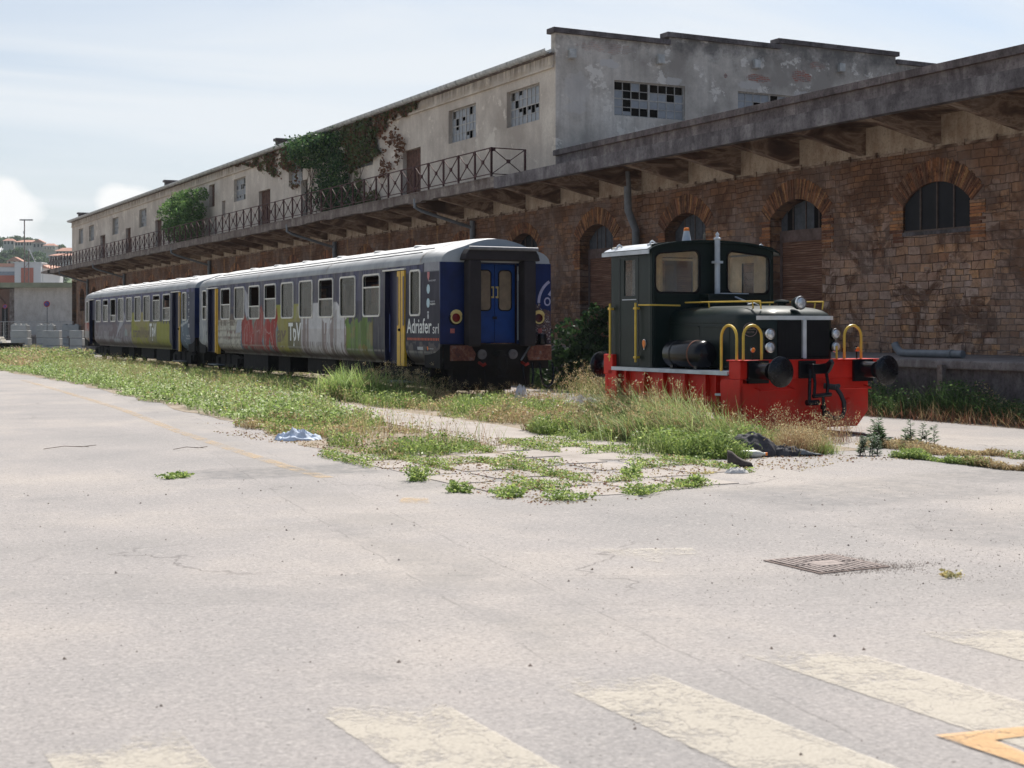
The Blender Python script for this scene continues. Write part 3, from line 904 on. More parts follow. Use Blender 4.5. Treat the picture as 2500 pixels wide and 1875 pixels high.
# cracked pale slabs in front of the verge, weeds grow in their joints
rg = random.Random(5)
_s = MB()
JX = [6.2, 6.9, 7.65, 8.35, 9.1, 9.8]
JY = [12.0, 12.9, 13.8, 14.7, 15.6, 16.6, 17.5]
for i in range(len(JX) - 1):
    for j in range(len(JY) - 1):
        if i + j < 1 or (i == 4 and j < 1): continue
        x0 = JX[i] + 0.05 + rg.uniform(0, .05); x1 = JX[i + 1] - 0.05 - rg.uniform(0, .05)
        y0 = JY[j] + 0.06 + rg.uniform(0, .06) + (i - 2) * 0.15; y1 = JY[j + 1] - 0.06 + (i - 2) * 0.15
        z = 0.0055 + rg.uniform(0, .004)
        poly = wavy([(x0, y0), (x1, y0), (x1, y1), (x0, y1)], 0.14, 0.2, 20 + i * 7 + j)
        _s.prism(poly, 'z', -0.02, z)
struct(_s.build('paving_slabs', 'slab'))

UVQ = [(0, 0), (1, 0), (1, 1), (0, 1)]
for k, x0 in enumerate((0.92, 2.05, 3.16, 4.30, 5.42)):
    o = sheet('zebra_stripe', [(x0, 5.85 - 2.9), (x0, 5.87 + .03 * (k % 2)), (x0 + .55, 5.84), (x0 + .55, 5.85 - 2.9)], 0.004, 'white_line', UVQ)
yl = [(6.95, 46.5), (6.55, 36), (6.20, 28.6), (5.68, 22.3), (5.50, 19.0), (5.37, 16.1), (5.36, 14.75)]
vs = []; 
_y = MB()
for (x, y) in yl: _y.V += [(x - .09, y, .004), (x + .09, y, .004)]; _y.C += [(1, 1, 1)] * 2
for i in range(len(yl) - 1): _y.F.append((2 * i, 2 * i + 1, 2 * i + 3, 2 * i + 2)); _y.I.append(0)
yo = _y.build('yellow_edge_line', 'yellow_line'); struct(yo)
uvl = yo.data.uv_layers.new(name='UVMap')
for p in yo.data.polygons:
    for li in p.loop_indices:
        vi = yo.data.loops[li].vertex_index
        uvl.data[li].uv = (0.1 + 0.8 * (vi // 2) / len(yl), float(vi % 2) * 0.7 + 0.15)
sheet('yellow_dash', [(5.15, 12.3), (5.45, 12.1), (5.62, 12.55), (5.35, 12.7)], 0.004, 'yellow_line', UVQ)
sheet('orange_mark', [(4.12, 4.30), (4.95, 4.15), (4.95, 4.07), (4.28, 4.14), (4.21, 3.6), (4.14, 3.6)], 0.008, 'orange_line', [(.5, .5)] * 6)
sheet('faded_arrow', [(5.35, 9.1), (6.05, 8.8), (5.95, 8.55), (5.6, 8.55), (5.5, 8.3), (5.4, 8.5)], 0.004, 'faint_line', [(.5, .5)] * 6)
sheet('faded_orange_scrape', [(11.2, 9.9), (12.1, 9.4), (12.1, 9.3), (11.2, 9.8)], 0.004, 'orange_line', UVQ)

YAW = rad(-1.6)
# rails, almost flush with the paving
_t = MB()
for sx in (-.72, .72):
    a = Vector((14.0 + sx, 16.5, 0)); b = Vector((14.0 + sx + 62 * math.sin(rad(1.4)), 75, 0))
    _t.bar(a + Vector((0, 0, -.04)), b + Vector((0, 0, -.04)), 0.07, 0.11)
struct(_t.build('rails', 'rustiron'), 'rusty rails almost flush with the paving', 'rails')

# manhole
mh = thing('manhole_cover', 'rusty slotted iron manhole cover sunk in the asphalt in the right foreground', 'manhole cover', (6.46, 7.78, 0))
mh.scale = (.92, .92, 1)
b = MB()
b.box(-.33, .33, -.33, -.31, .0, .008); b.box(-.33, .33, .31, .33, .0, .008); b.box(-.33, -.31, -.31, .31, .0, .008); b.box(.31, .33, -.31, .31, .0, .008)
b.build('frame', simple('rusty_cast_iron', (0.21, 0.165, 0.145), 0.9, 0, 0.4, 9), mh)
b = MB(); b.box(-.308, .308, -.308, .308, -.01, .003)
b.build('pit', simple('dirt_filled_slots', (0.06, 0.05, 0.045), 0.95, 0, 0.4, 20), mh)
b = MB()
for i in range(11):
    x = -.27 + i * .054
    if 3 <= i <= 7:
        b.box(x - .015, x + .015, .12, .30, .004, .011); b.box(x - .015, x + .015, -.30, -.12, .004, .011)
    else:
        b.box(x - .015, x + .015, -.30, -.01, .004, .011); b.box(x - .015, x + .015, .01, .30, .004, .011)
b.box(-.13, .13, -.10, .10, .004, .011)
b.build('grating', simple('worn_cast_iron', (0.24, 0.20, 0.185), 0.75, 0.2, 0.4, 20), mh)

# ------------------------------------------------------------------ the warehouse
WX = 26.2      # wall plane
FX = 23.6      # canopy edge
U0 = 47.1      # gable of the upper storey
UE = 144.4
ZD = 0.97      # dock floor
ZW = 6.16      # string course under the canopy
wh = thing('warehouse', 'long derelict railway warehouse with a stone ground floor, concrete canopy and plastered upper storey', 'warehouse', (WX, 60, 0))
whp = dict(parent=wh)
def WB(mb, name, mats, parent=None, **k):
    o = mb.build(name, mats, **k)
    p = parent or wh
    o.parent = p
    if p is wh:
        o.matrix_parent_inverse = Matrix.Translation((-WX, -60, 0))
    return o

BAY = 5.6
wall = MB()
Y0W = 27.3 - BAY * 4.5
HW = 1.17
arches = []
for k in range(-4, 21):
    c = 27.3 + BAY * k
    y0, y1 = c - BAY / 2, c + BAY / 2
    if y0 > UE: break
    far = k >= 4
    win = (k == 0) or (k % 2 == 0 and k >= 4) or k == -1 or k == -3
    zs = 4.10 if win else ZD
    if far and win: zs = 3.2
    z1, z2 = 4.82, 5.33
    a, bb = c - HW, c + HW
    dep = 0.12 if k == 0 else 0.48
    def q(ya, yb, za, zb): wall.quad((WX, ya, za), (WX, ya, zb), (WX, yb, zb), (WX, yb, za))
    q(y0, a, ZD - .1, ZW); q(bb, y1, ZD - .1, ZW)
    if zs > ZD: q(a, bb, ZD - .1, zs)
    R = ((HW ** 2) + (z2 - z1) ** 2) / (2 * (z2 - z1)); zc_ = z2 - R
    t0 = math.asin(HW / R)
    n = 14
    pts = [(c + R * math.sin(-t0 + 2 * t0 * i / n), zc_ + R * math.cos(-t0 + 2 * t0 * i / n)) for i in range(n + 1)]
    for i in range(n):
        (ya, za), (yb, zb) = pts[i], pts[i + 1]
        wall.quad((WX, ya, za), (WX, ya, ZW), (WX, yb, ZW), (WX, yb, zb))
        wall.quad((WX, ya, za), (WX, yb, zb), (WX + dep, yb, zb), (WX + dep, ya, za))
    wall.quad((WX, a, zs), (WX, a, z1), (WX + dep, a, z1), (WX + dep, a, zs))
    wall.quad((WX, bb, z1), (WX, bb, zs), (WX + dep, bb, zs), (WX + dep, bb, z1))
    wall.quad((WX, a, zs), (WX + dep, a, zs), (WX + dep, bb, zs), (WX, bb, zs))
    arches.append((k, c, zs, z1, z2, R, zc_, t0, dep, win, pts))
wall.quad((WX, UE, -.5), (WX + 60, UE, -.5), (WX + 60, UE, ZW), (WX, UE, ZW))
# stepped, crumbling lower courses
rs = random.Random(3)
y = 18.0
while y < 48:
    L = rs.uniform(.3, .6)
    if rs.random() < .8: wall.box(WX - rs.uniform(.04, .12), WX + .01, y, y + L - .03, ZD - .02, ZD + rs.uniform(.1, .24))
    y += L
WB(wall, 'stone_wall', 'stone')

for (k, c, zs, z1, z2, R, zc_, t0, dep, win, pts) in arches:
    rv = random.Random(100 + k)
    # brick voussoir ring and quoins
    ring = MB()
    th = 0.62 if k < 4 else 0.45
    n = 64
    for i in range(n):
        if k > 5 and i % 4: continue
        st_ = 1 if k <= 5 else 4
        ta = -t0 * 1.06 + 2.12 * t0 * i / n + .003; tb = -t0 * 1.06 + 2.12 * t0 * (i + st_) / n - .003
        pr = rv.uniform(.010, .028)
        base = rv.choice([(.20, .095, .055), (.17, .08, .05), (.25, .12, .06), (.10, .05, .035), (.19, .11, .075), (.30, .17, .085), (.13, .075, .05)])
        t2 = th * (1 - .18 * abs(i - n / 2) / (n / 2)) * rv.uniform(.93, 1.03)
        cuts = [0, t2 * (.42 if i % 2 else .58), t2] if k <= 5 else [0, t2]
        for r0, r1 in zip(cuts, cuts[1:]):
            g_ = rv.uniform(.65, 1.25); cc = tuple(q_ * g_ for q_ in base); pr2 = pr * rv.uniform(.4, 1.1); v = []
            for x in (WX - pr2, WX + min(dep, .3)):
                for (t, r) in ((ta, R + r0), (tb, R + r0), (tb, R + r1 - .008), (ta, R + r1 - .008)):
                    v.append((x, c + r * math.sin(t), zc_ + r * math.cos(t)))
            ring.add(v, [(0, 1, 2, 3), (4, 7, 6, 5), (0, 4, 5, 1), (1, 5, 6, 2), (2, 6, 7, 3), (3, 7, 4, 0)], 0, cc)
    for sgn in (-1, 1):
        z = z1 - .05
        zb = z1 - (1.0 if k != 0 else 0.95)
        while z > zb and k < 5:
            w = rv.choice([.38, .5])
            base = rv.choice([(.27, .12, .06), (.18, .085, .05), (.33, .16, .075), (.11, .055, .04), (.24, .15, .10)])
            y_a, y_b = (c + sgn * HW, c + sgn * (HW + w))
            ring.box(WX - rv.uniform(.012, .03), WX + .05, min(y_a, y_b), max(y_a, y_b), z - .075, z - .008, 0, base)
            z -= .085
    WB(ring, 'brick_arch', 'archbrick', attr=True)
    # what fills the opening
    X = WX + dep
    zt = 4.16
    if win:
        w = bpy.data.objects.new('arched_window', None); COL.objects.link(w); w.parent = wh
        w.location = (dep - .12, c - 60, 0)
        p = MB(); pp = [(yy - c, zz) for yy, zz in pts]
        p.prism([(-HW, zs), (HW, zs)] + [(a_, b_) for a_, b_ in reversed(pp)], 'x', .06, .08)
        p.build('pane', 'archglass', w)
        fr = MB()
        for f in (-.5, 0, .5):
            hh = zc_ + math.sqrt(R * R - (f * HW) ** 2)
            fr.box(.02, .059, f * HW - .018, f * HW + .018, zs, hh - .01)
        fr.box(.015, .059, -HW, HW, zs, zs + .04)
        fr.build('frame', 'blackframe', w)
        if k == 0:
            sl = MB(); sl.box(WX - .03, WX + .1, c - HW * 1.02, c + HW * 1.02, zs - .1, zs - .004)
            WB(sl, 'sill', 'coping')
    else:
        d = bpy.data.objects.new('loading_door', None); COL.objects.link(d); d.parent = wh
        d.location = (dep - .13, c - 60, 0)
        p = MB(); pp = [(yy - c, zz) for yy, zz in pts]
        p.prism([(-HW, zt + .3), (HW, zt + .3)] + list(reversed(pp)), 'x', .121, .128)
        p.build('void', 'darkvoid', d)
        fr = MB()
        zz = zt + .28
        fr.box(.0, .12, -HW, HW, zt - .02, zt + .32)
        fr.box(.0, .12, -HW, -HW + .1, ZD, zt - .02); fr.box(.0, .12, HW - .1, HW, ZD, zt - .02)
        fr.build('door_frame', 'shutterframe', d)
        gl = MB()
        if k == 1:
            segs = [(-HW, -.88, 'bd'), (-.88, -.55, 0), (-.55, .35, 'bd'), (.35, HW, 0)]
            segs = [(-e, -s_, m_) for (s_, e, m_) in segs][::-1]
        else:
            segs = [(-HW, -.4, 'bd'), (-.4, .3, 'bd'), (.3, HW, 'bd')]
        for (s_, e, m_) in segs:
            if m_ == 'bd':
                h1 = lambda q_: zc_ + math.sqrt(R * R - min(q_ * q_, HW * HW)) - .02
                gl.prism([(s_ + .012, zt + .321), (e - .012, zt + .321), (e - .012, h1(e)), ((s_ + e) / 2, h1((s_ + e) / 2)), (s_ + .012, h1(s_))], 'x', .05, .08)
        gl.build('fanlight_board', 'board', d)
        fm = MB()
        for f in (-.5, 0, .5):
            fm.box(.02, .045, f * HW - .016, f * HW + .016, zt + .321, zc_ + math.sqrt(R * R - (f * HW) ** 2) - .01)
        fm.build('fanlight_bars', 'blackframe', d)
        sh = MB(); sh.box(.03, .07, -HW + .102, HW - .102, ZD, zt - .022)
        sh.build('shutter', 'shutter' if k < 16 else 'darkvoid', d)

# downpipes
def wpipe(pts, r, name='downpipe', mat='greypipe', n=10):
    m = MB(); m.tube(pts, r, n); WB(m, name, mat, smooth=True)
wpipe([(WX - .55, 41.2, 6.9), (WX - .5, 41.2, 6.35), (WX - .48, 41.2, 5.6), (WX - .32, 41.2, 5.25), (WX - .18, 41.2, 4.95), (WX - .16, 41.2, 3.5), (WX - .16, 41.2, 1.2)], .13)
for yy in (54.0, 70.5, 94.5, 120.5, 136):
    wpipe([(WX - .14, yy, 6.1), (WX - .14, yy, 1.0)], .11)
    wpipe([(FX + .02, yy + .4, 6.95), (FX + .02, yy + .4, 6.6), (FX + .3, yy + .35, 6.45), (WX - .14, yy, 5.8)], .07, 'branch_pipe')

# cream wall band above the string course, string cable, canopy slab, beams, fascia
m = MB(); m.box(WX + .004, WX + .3, Y0W, UE, ZW + .06, 7.0); WB(m, 'plaster_band', 'soffit')
m = MB(); m.box(WX - .05, WX + .1, Y0W, UE, ZW - .02, ZW + .055)
y = Y0W
while y < 75:
    m.box(WX - .09, WX - .05, y, y + .07, ZW - .03, ZW + .12); y += 1.05
WB(m, 'string_course', 'beam')
m = MB(); m.box(FX + .25, WX + 3, Y0W, UE, 7.0, 7.14); WB(m, 'canopy_slab', 'beam')
# fascia built in short lengths with ragged lower edge beyond the near part
m = MB(); mn = MB(); rf = random.Random(11)
def frust(yA, yB, zb):
    mm = m if yA >= U0 else mn
    mm.box(FX, FX + .249, yA, yB, zb, 7.16)
frust(Y0W, U0, 6.74)
y = U0
while y < UE - 3:
    L = rf.uniform(.5, 1.6); frust(y, y + L, 6.80 + rf.uniform(-.04, .03)); y += L
fo = WB(m, 'canopy_fascia', 'fascia'); WB(mn, 'canopy_fascia', 'nearfascia')
m = MB(); m.box(FX - .03, FX + .05, U0, UE - 3, 7.161, 7.2); WB(m, 'balcony_kerb', 'fascia')
bm = MB()
bm.prism([(FX - 60 * 0 + .25, 6.76), (WX, 6.27), (WX, 7.0), (FX + .25, 7.0)], 'y', -.13, .13)
b0 = bm.build('canopy_beam', 'beam', wh); b0.location = (-WX, 0, 0)
k0 = int((Y0W - 27.25) / 2.8)
nb = 0
for k in range(k0, 60):
    yb = 27.25 + 2.8 * k
    if yb > UE - 1: break
    o = b0 if nb == 0 else inst(b0, wh)
    o.location = (-WX, yb - 60, 0); nb += 1
    if nb >= 100: break
# plain far tip of the canopy
m = MB(); m.prism([(UE - 3, 6.72), (UE + 2.0, 6.95), (UE + 2.0, 7.12), (UE - 3, 7.16)], 'x', FX, WX + 1); WB(m, 'canopy_end', 'fascia')

# roof parapet of the near single-storey part
m = MB(); m.box(WX, WX + .3, Y0W, U0 - .003, 7.14, 8.08); WB(m, 'parapet', 'nearfascia')
m = MB(); m.box(WX - .12, WX + .42, Y0W, U0 - .003, 8.082, 8.28); WB(m, 'parapet_coping', 'coping')
m = MB(); m.box(WX + .3, WX + 60, Y0W, U0, 7.16, 7.5); WB(m, 'low_roof', 'coping')
m = MB(); m.box(WX + .72, WX + .76, Y0W, UE, 0.0, 6.9); m.box(WX + .35, WX + 60, U0, UE, 6.9, 7.05); WB(m, 'dark_backing', 'darkvoid')  # dark sheets added behind the openings and overhead to stop light leaking in
m = MB(); m.box(WX + .75, WX + 60, Y0W, UE, 0.0, 1.0); WB(m, 'floor_slab', 'coping')

# upper storey, walls cut for their openings
def holes_wall(mb, P, a0, a1, z0, z1, holes, dep, inward):
    A = sorted({a0, a1, *[h[0] for h in holes], *[h[1] for h in holes]})
    Z = sorted({z0, z1, *[h[2] for h in holes], *[h[3] for h in holes]})
    for i in range(len(A) - 1):
        for j in range(len(Z) - 1):
            ca, cz = (A[i] + A[i + 1]) / 2, (Z[j] + Z[j + 1]) / 2
            if any(h[0] < ca < h[1] and h[2] < cz < h[3] for h in holes): continue
            mb.quad(P(A[i], Z[j], 0), P(A[i + 1], Z[j], 0), P(A[i + 1], Z[j + 1], 0), P(A[i], Z[j + 1], 0))
    for (a, b_, c_, d_) in holes:
        for (p, q_) in (((a, c_), (a, d_)), ((a, d_), (b_, d_)), ((b_, d_), (b_, c_)), ((b_, c_), (a, c_))):
            mb.quad(P(*p, 0), P(*q_, 0), P(*q_, dep), P(*p, dep))
sc_ = 26.2 / 28.8
wins = [(53.17, 56.2), (59.3, 62.3), (72.0, 75.08), (83.46, 86.1), (95.29, 98.07), (124.35, 127.06), (135.59, 138.18), (146.93, 149.53), (152.55, 155.0)]
wins = [(a * sc_, b_ * sc_) for a, b_ in wins] + [(101.5, 104.0)]
doors = [(65.6, 67.9), (89.83, 92.29), (118.94, 121.16), (130.45, 132.46), (141.48, 143.81)]
doors = [(a * sc_, b_ * sc_) for a, b_ in doors]
slits = [(100.2 * sc_, 101.04 * sc_, 8.8, 9.9), (102.96 * sc_, 104.5 * sc_, 9.7, 11.2), (45.6 + 29.5, 45.6 + 30.6, 7.2, 9.8)]
holes = [(a, b_, 9.62, 11.05) for a, b_ in wins] + [(a, b_, 7.2, 9.85) for a, b_ in doors] + slits
uw = MB(); holes_wall(uw, lambda a, z, d: (WX + d, a, z), U0, UE, 7.1, 12.0, holes, .3, 1)
uw.quad((WX, UE, 7.1), (WX + 20, UE, 7.1), (WX + 20, UE, 12.9), (WX, UE, 12.0))
uw.box(WX - .10, WX - .001, U0 + .1, UE, 11.42, 11.50)
uw.box(WX - .05, WX - .001, U0 + .1, UE, 11.5, 11.9)
WB(uw, 'upper_wall', 'plaster')
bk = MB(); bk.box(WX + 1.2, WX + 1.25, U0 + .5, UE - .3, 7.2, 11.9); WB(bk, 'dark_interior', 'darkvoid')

def steel_window(cx, cy, cz, w, h, face, seed, broken, name='window'):
    """two leaves of 4 x 4 panes; face 'x' looks to -X, 'y' looks to -Y"""
    rw = random.Random(seed)
    e = bpy.data.objects.new(name, None); COL.objects.link(e); e.parent = wh
    e.location = (cx - WX, cy - 60, cz)
    if face == 'y': e.rotation_euler = (0, 0, rad(90))
    fr = MB(); gl = MB()
    def bx(y0_, y1_, z0_, z1_, t=.03): fr.box(-.02, t, y0_, y1_, z0_, z1_)
    bx(-w / 2, w / 2, -h / 2, -h / 2 + .045); bx(-w / 2, w / 2, h / 2 - .045, h / 2)
    bx(-w / 2, -w / 2 + .045, -h / 2 + .045, h / 2 - .045); bx(w / 2 - .045, w / 2, -h / 2 + .045, h / 2 - .045)
    bx(-.04, .04, -h / 2 + .045, h / 2 - .045, .035)
    n = 4
    for hf in (-1, 1):
        y0_ = .04 if hf > 0 else -w / 2 + .045
        y1_ = w / 2 - .045 if hf > 0 else -.04
        for i in range(1, n):
            yy = y0_ + (y1_ - y0_) * i / n
            bx(yy - .011, yy + .011, -h / 2 + .046, h / 2 - .046, .012)
        for j in range(1, n):
            zz = -h / 2 + .045 + (h - .09) * j / n
            t = .022 if j == 2 else .011
            fr.box(-.024, .010, y0_, y1_, zz - t, zz + t)
        for i in range(n):
            for j in range(n):
                if rw.random() < broken: continue
                ya = y0_ + (y1_ - y0_) * i / n + .012; yb = y0_ + (y1_ - y0_) * (i + 1) / n - .012
                za = -h / 2 + .045 + (h - .09) * j / n + .012; zb = -h / 2 + .045 + (h - .09) * (j + 1) / n - .012
                if rw.random() < .1: zb = za + (zb - za) * .5
                gl.box(.0, .006, ya, yb, za, zb)
    fr.build('frame', 'winframe', e); gl.build('panes', 'dustglass', e)
    return e
for i, (a, b_) in enumerate(wins):
    steel_window(WX + .2, (a + b_) / 2, 10.335, b_ - a, 1.43, 'x', 40 + i, .2 if i < 3 else .1)
for i, (a, b_) in enumerate(doors):
    m = MB(); m.box(WX + .2, WX + .25, a, b_, 7.2, 9.85)
    for yy in np.linspace(a + .2, b_ - .2, 7): m.box(WX + .185, WX + .199, yy - .07, yy + .06, 7.2, 9.85)
    WB(m, 'balcony_door', 'olddoor')
for s_ in slits[:2]:
    m = MB(); m.box(WX + .24, WX + .27, s_[0], s_[1], s_[2], s_[3]); WB(m, 'boarded_opening', 'olddoor')

# stepped gable of the upper storey
GX = [WX, 31.3, 36.7, 42.9, 60.0]
GZ = [12.72, 13.02, 13.27, 12.95]
gw = MB()
gh = [(28.78, 32.05, 9.79, 11.15), (34.6, 37.9, 9.79, 11.16)]
for i in range(4):
    hs = [h for h in gh if GX[i] < h[0] and h[1] < GX[i + 1]]
    holes2 = []
    for h in gh:
        a, b_ = max(h[0], GX[i]), min(h[1], GX[i + 1])
        if b_ > a: holes2.append((a, b_, h[2], h[3]))
    A = sorted({GX[i], GX[i + 1], *[q_ for h in holes2 for q_ in h[:2]]})
    Z = sorted({7.0, GZ[i], *[q_ for h in holes2 for q_ in h[2:]]})
    for a, b_ in zip(A, A[1:]):
        for c_, d_ in zip(Z, Z[1:]):
            if any(h[0] < (a + b_) / 2 < h[1] and h[2] < (c_ + d_) / 2 < h[3] for h in holes2): continue
            gw.quad((a, U0, c_), (b_, U0, c_), (b_, U0, d_), (a, U0, d_))
for (a, b_, c_, d_) in gh:
    gw.quad((a, U0, c_), (a, U0, d_), (a, U0 + .25, d_), (a, U0 + .25, c_)); gw.quad((b_, U0, d_), (b_, U0, c_), (b_, U0 + .25, c_), (b_, U0 + .25, d_))
    gw.quad((a, U0, d_), (b_, U0, d_), (b_, U0 + .25, d_), (a, U0 + .25, d_)); gw.quad((a, U0, c_), (b_, U0, c_), (b_, U0 + .25, c_), (a, U0 + .25, c_))
# parapet end return at the corner, above the gutter
gw.quad((WX, U0, 12.0), (WX, U0, 12.72), (WX, U0 + .35, 12.72), (WX, U0 + .35, 12.0))
WB(gw, 'gable_wall', 'gable')
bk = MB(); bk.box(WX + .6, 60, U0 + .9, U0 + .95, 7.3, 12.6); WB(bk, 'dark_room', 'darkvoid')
for i, (a, b_, c_, d_) in enumerate(gh):
    steel_window((a + b_) / 2, U0 + .12, (c_ + d_) / 2, b_ - a, d_ - c_, 'y', 62 + i, .45 if i == 0 else .2)
for i in range(4):
    m = MB(); m.box(GX[i] - .14 * (i < 3), GX[i + 1] - (0.003 if i < 2 else -.12 if i == 2 else 0), U0 - .12, U0 + .45, GZ[i] + .002, GZ[i] + .19)
    WB(m, 'gable_coping', 'coping')
for (vx, vz) in ((26.85, 11.95), (30.82, 12.08), (35.44, 12.28), (39.83, 12.5)):
    m = MB(); m.box(vx - .13, vx + .13, U0 - .16, U0 - .001, vz - .17, vz + .17); m.box(vx - .15, vx + .15, U0 - .20, U0 - .16, vz - .15, vz + .19)
    WB(m, 'vent_box', 'zinc', bevel=.02)
# roof, cornice and gutter
m = MB(); m.quad((WX - .2, U0 + .3, 12.03), (WX + 17, U0 + .3, 12.3), (WX + 17, UE + .3, 12.3), (WX - .2, UE + .3, 12.03))
m.box(WX - .28, WX - .001, U0 + .1, UE + .2, 11.9, 11.98)
WB(m, 'roof', 'fascia')
m = MB()
prof = [(WX - .32 - .15 * math.cos(t), 12.06 - .15 * math.sin(t)) for t in np.linspace(-.15, PI + .15, 9)]
prof2 = [(x_ + (.012 if i < 4 else -.012 if i > 4 else 0), z_ + .012) for i, (x_, z_) in enumerate(prof)]
m.prism(prof + prof2[::-1], 'y', U0 - .02, UE + .2)
y = U0 + .3
while y < UE:
    pr = [(WX - .32 - .165 * math.cos(t), 12.06 - .165 * math.sin(t)) for t in np.linspace(-.1, PI + .1, 7)]
    m.tube([(p_[0], y, p_[1]) for p_ in pr], .018, 4); y += .95
WB(m, 'gutter', 'zinc')
for (yy, L) in ((81.0, 2.6), (107.8, 2.6), (142.0, 3.5)):
    m = MB(); m.box(WX + .2, WX + 8, yy, yy + .4, 12.05, 12.6); m.box(WX + .1, WX + 8, yy - .1, yy + .5, 12.602, 12.75)
    WB(m, 'fire_wall_top', 'coping')

# balcony railing: 68 crossed panels
rl = bpy.data.objects.new('balcony_railing', None); COL.objects.link(rl); rl.parent = wh; rl.location = (FX + .06 - WX, U0 + .3 - 60, 7.2)
PW = 1.42
def rail_panel(L):
    m = MB(); H = 1.08
    m.bar((0, 0, 0), (0, 0, H + .02), .065); m.bar((0, 0, H), (0, L, H), .045, .035); m.bar((0, 0, .12), (0, L, .12), .04, .03)
    m.bar((0, .03, .13), (0, L - .03, H - .02), .028, .028); m.bar((.004, .03, H - .02), (.004, L - .03, .13), .028, .028)
    m.box(-.03, .03, L / 2 - .07, L / 2 + .07, .54, .68)
    m.box(-.012, .012, .0, .16, H - .12, H - .01); m.box(-.012, .012, L - .16, L, .13, .23)
    return m
rp = rail_panel(PW).build('railing_panel', 'rustiron', rl)
npan = int((UE - 1.6 - U0) / PW)
rr = random.Random(8)
for i in range(npan):
    o = rp if i == 0 else inst(rp, rl)
    o.location = (rr.uniform(-.01, .01), i * PW, 0)
e = inst(rp, rl, (0, 0, 0), rad(-90)); e.data = rail_panel(1.4).build('x', 'rustiron').data
bpy.data.objects.remove([o for o in bpy.data.objects if o.name.startswith('x')][0])
m = MB(); m.bar((1.4, 0, 0), (1.4, 0, 1.1), .07); m.build('corner_post', 'rustiron', rl)

# loading dock
dk = thing('loading_dock', 'low concrete loading dock along the foot of the stone warehouse', 'loading dock', (21.3, 20, 0))
m = MB(); m.box(0, WX - 21.3 + .6, Y0W - 20, UE - 20, -.5, ZD - .18); m.build('dock_wall', 'coping', dk)
m = MB(); m.box(-.12, WX - 21.3 + .4, Y0W - 20, UE - 20, ZD - .178, ZD); m.build('dock_floor', mk_conc('dusty_dock_concrete', (0.20, 0.18, 0.175), (0.11, 0.095, 0.09), (0.28, 0.26, 0.25)), dk, bevel=.03)
for yy in (9.0, 21.85 - 20 + 0.0):
    m = MB(); m.box(-.24, -.13, yy - .07, yy + .07, -.4, ZD - .09); m.build('dock_post', 'fascia', dk, bevel=.01)
# fallen pipe on the dock
fp = thing('fallen_downpipe', 'length of grey drainpipe with an elbow lying on the dock', 'pipe', (22.6, 0, ZD))
m = MB(); m.tube([(.0, 24.85, .30), (.0, 24.78, .2), (0, 24.65, .1), (0, 24.5, .09), (.05, 22.8, .09)], .085, 12)
m.build('pipe', 'greypipe', fp, smooth=True)
m = MB(); m.cyl((.04, 23.2, .09), (.042, 23.1, .09), .10, n=14); m.build('coupling', 'greypipe', fp)

def settle(o):
    o.location = Vector((0, 0, EYE)) + (Vector(o.location) - Vector((0, 0, EYE))) * WS
    o.scale = tuple(c * WS for c in o.scale)
for o in (wh, dk, fp): settle(o)

# ------------------------------------------------------------------ the coaches
CW = 1.40
LN = 22.1
PROF = [(1.16, .84), (1.25, .88), (1.33, .96), (1.38, 1.06), (1.40, 1.18), (1.40, 2.0), (1.39, 3.08)]
ROOFP = [(1.395, 3.08), (1.375, 3.17), (1.32, 3.25), (1.23, 3.315), (1.08, 3.375), (.85, 3.45), (.6, 3.545), (.45, 3.59), (.25, 3.635), (0, 3.655)]
def side_x(z):
    z = np.asarray(z, float)
    return np.interp(z, [p[1] for p in PROF], [p[0] for p in PROF])
def taper(s):
    s = np.asarray(s, float)
    e = np.minimum(s, LN - s)
    t = np.clip(1 - e / 0.85, 0, 1)
    return 1 - .028 * t ** 1.3
WIN = [(3.64 + 1.755 * i, 4.82 + 1.755 * i) for i in range(9)]
SMALL = [(1.06, 1.66), (20.88, 21.45)]
DOORS = [(1.96, 3.31), (19.28, 20.7)]
WZ = (1.915, 2.925)
DZ = (.78, 2.97)

def seg_dist(S, Z, pts):
    d = np.full(S.shape, 9.0)
    for (a, b), (c, e) in zip(pts, pts[1:]):
        vx, vy = c - a, e - b; L = vx * vx + vy * vy
        t = np.clip(((S - a) * vx + (Z - b) * vy) / L, 0, 1)
        d = np.minimum(d, np.hypot(S - a - t * vx, Z - b - t * vy))
    return d
def in_poly(S, Z, poly):
    r = np.zeros(S.shape, bool); n = len(poly)
    for i in range(n):
        x1, y1 = poly[i]; x2, y2 = poly[(i + 1) % n]
        c = ((y1 > Z) != (y2 > Z)) & (S < (x2 - x1) * (Z - y1) / (y2 - y1 + 1e-12) + x1)
        r ^= c
    return r
def lay(C, m, col, a=1.0):
    m = np.clip(m.astype(float) * a, 0, 1)[..., None]
    return C * (1 - m) + np.array(col) * m

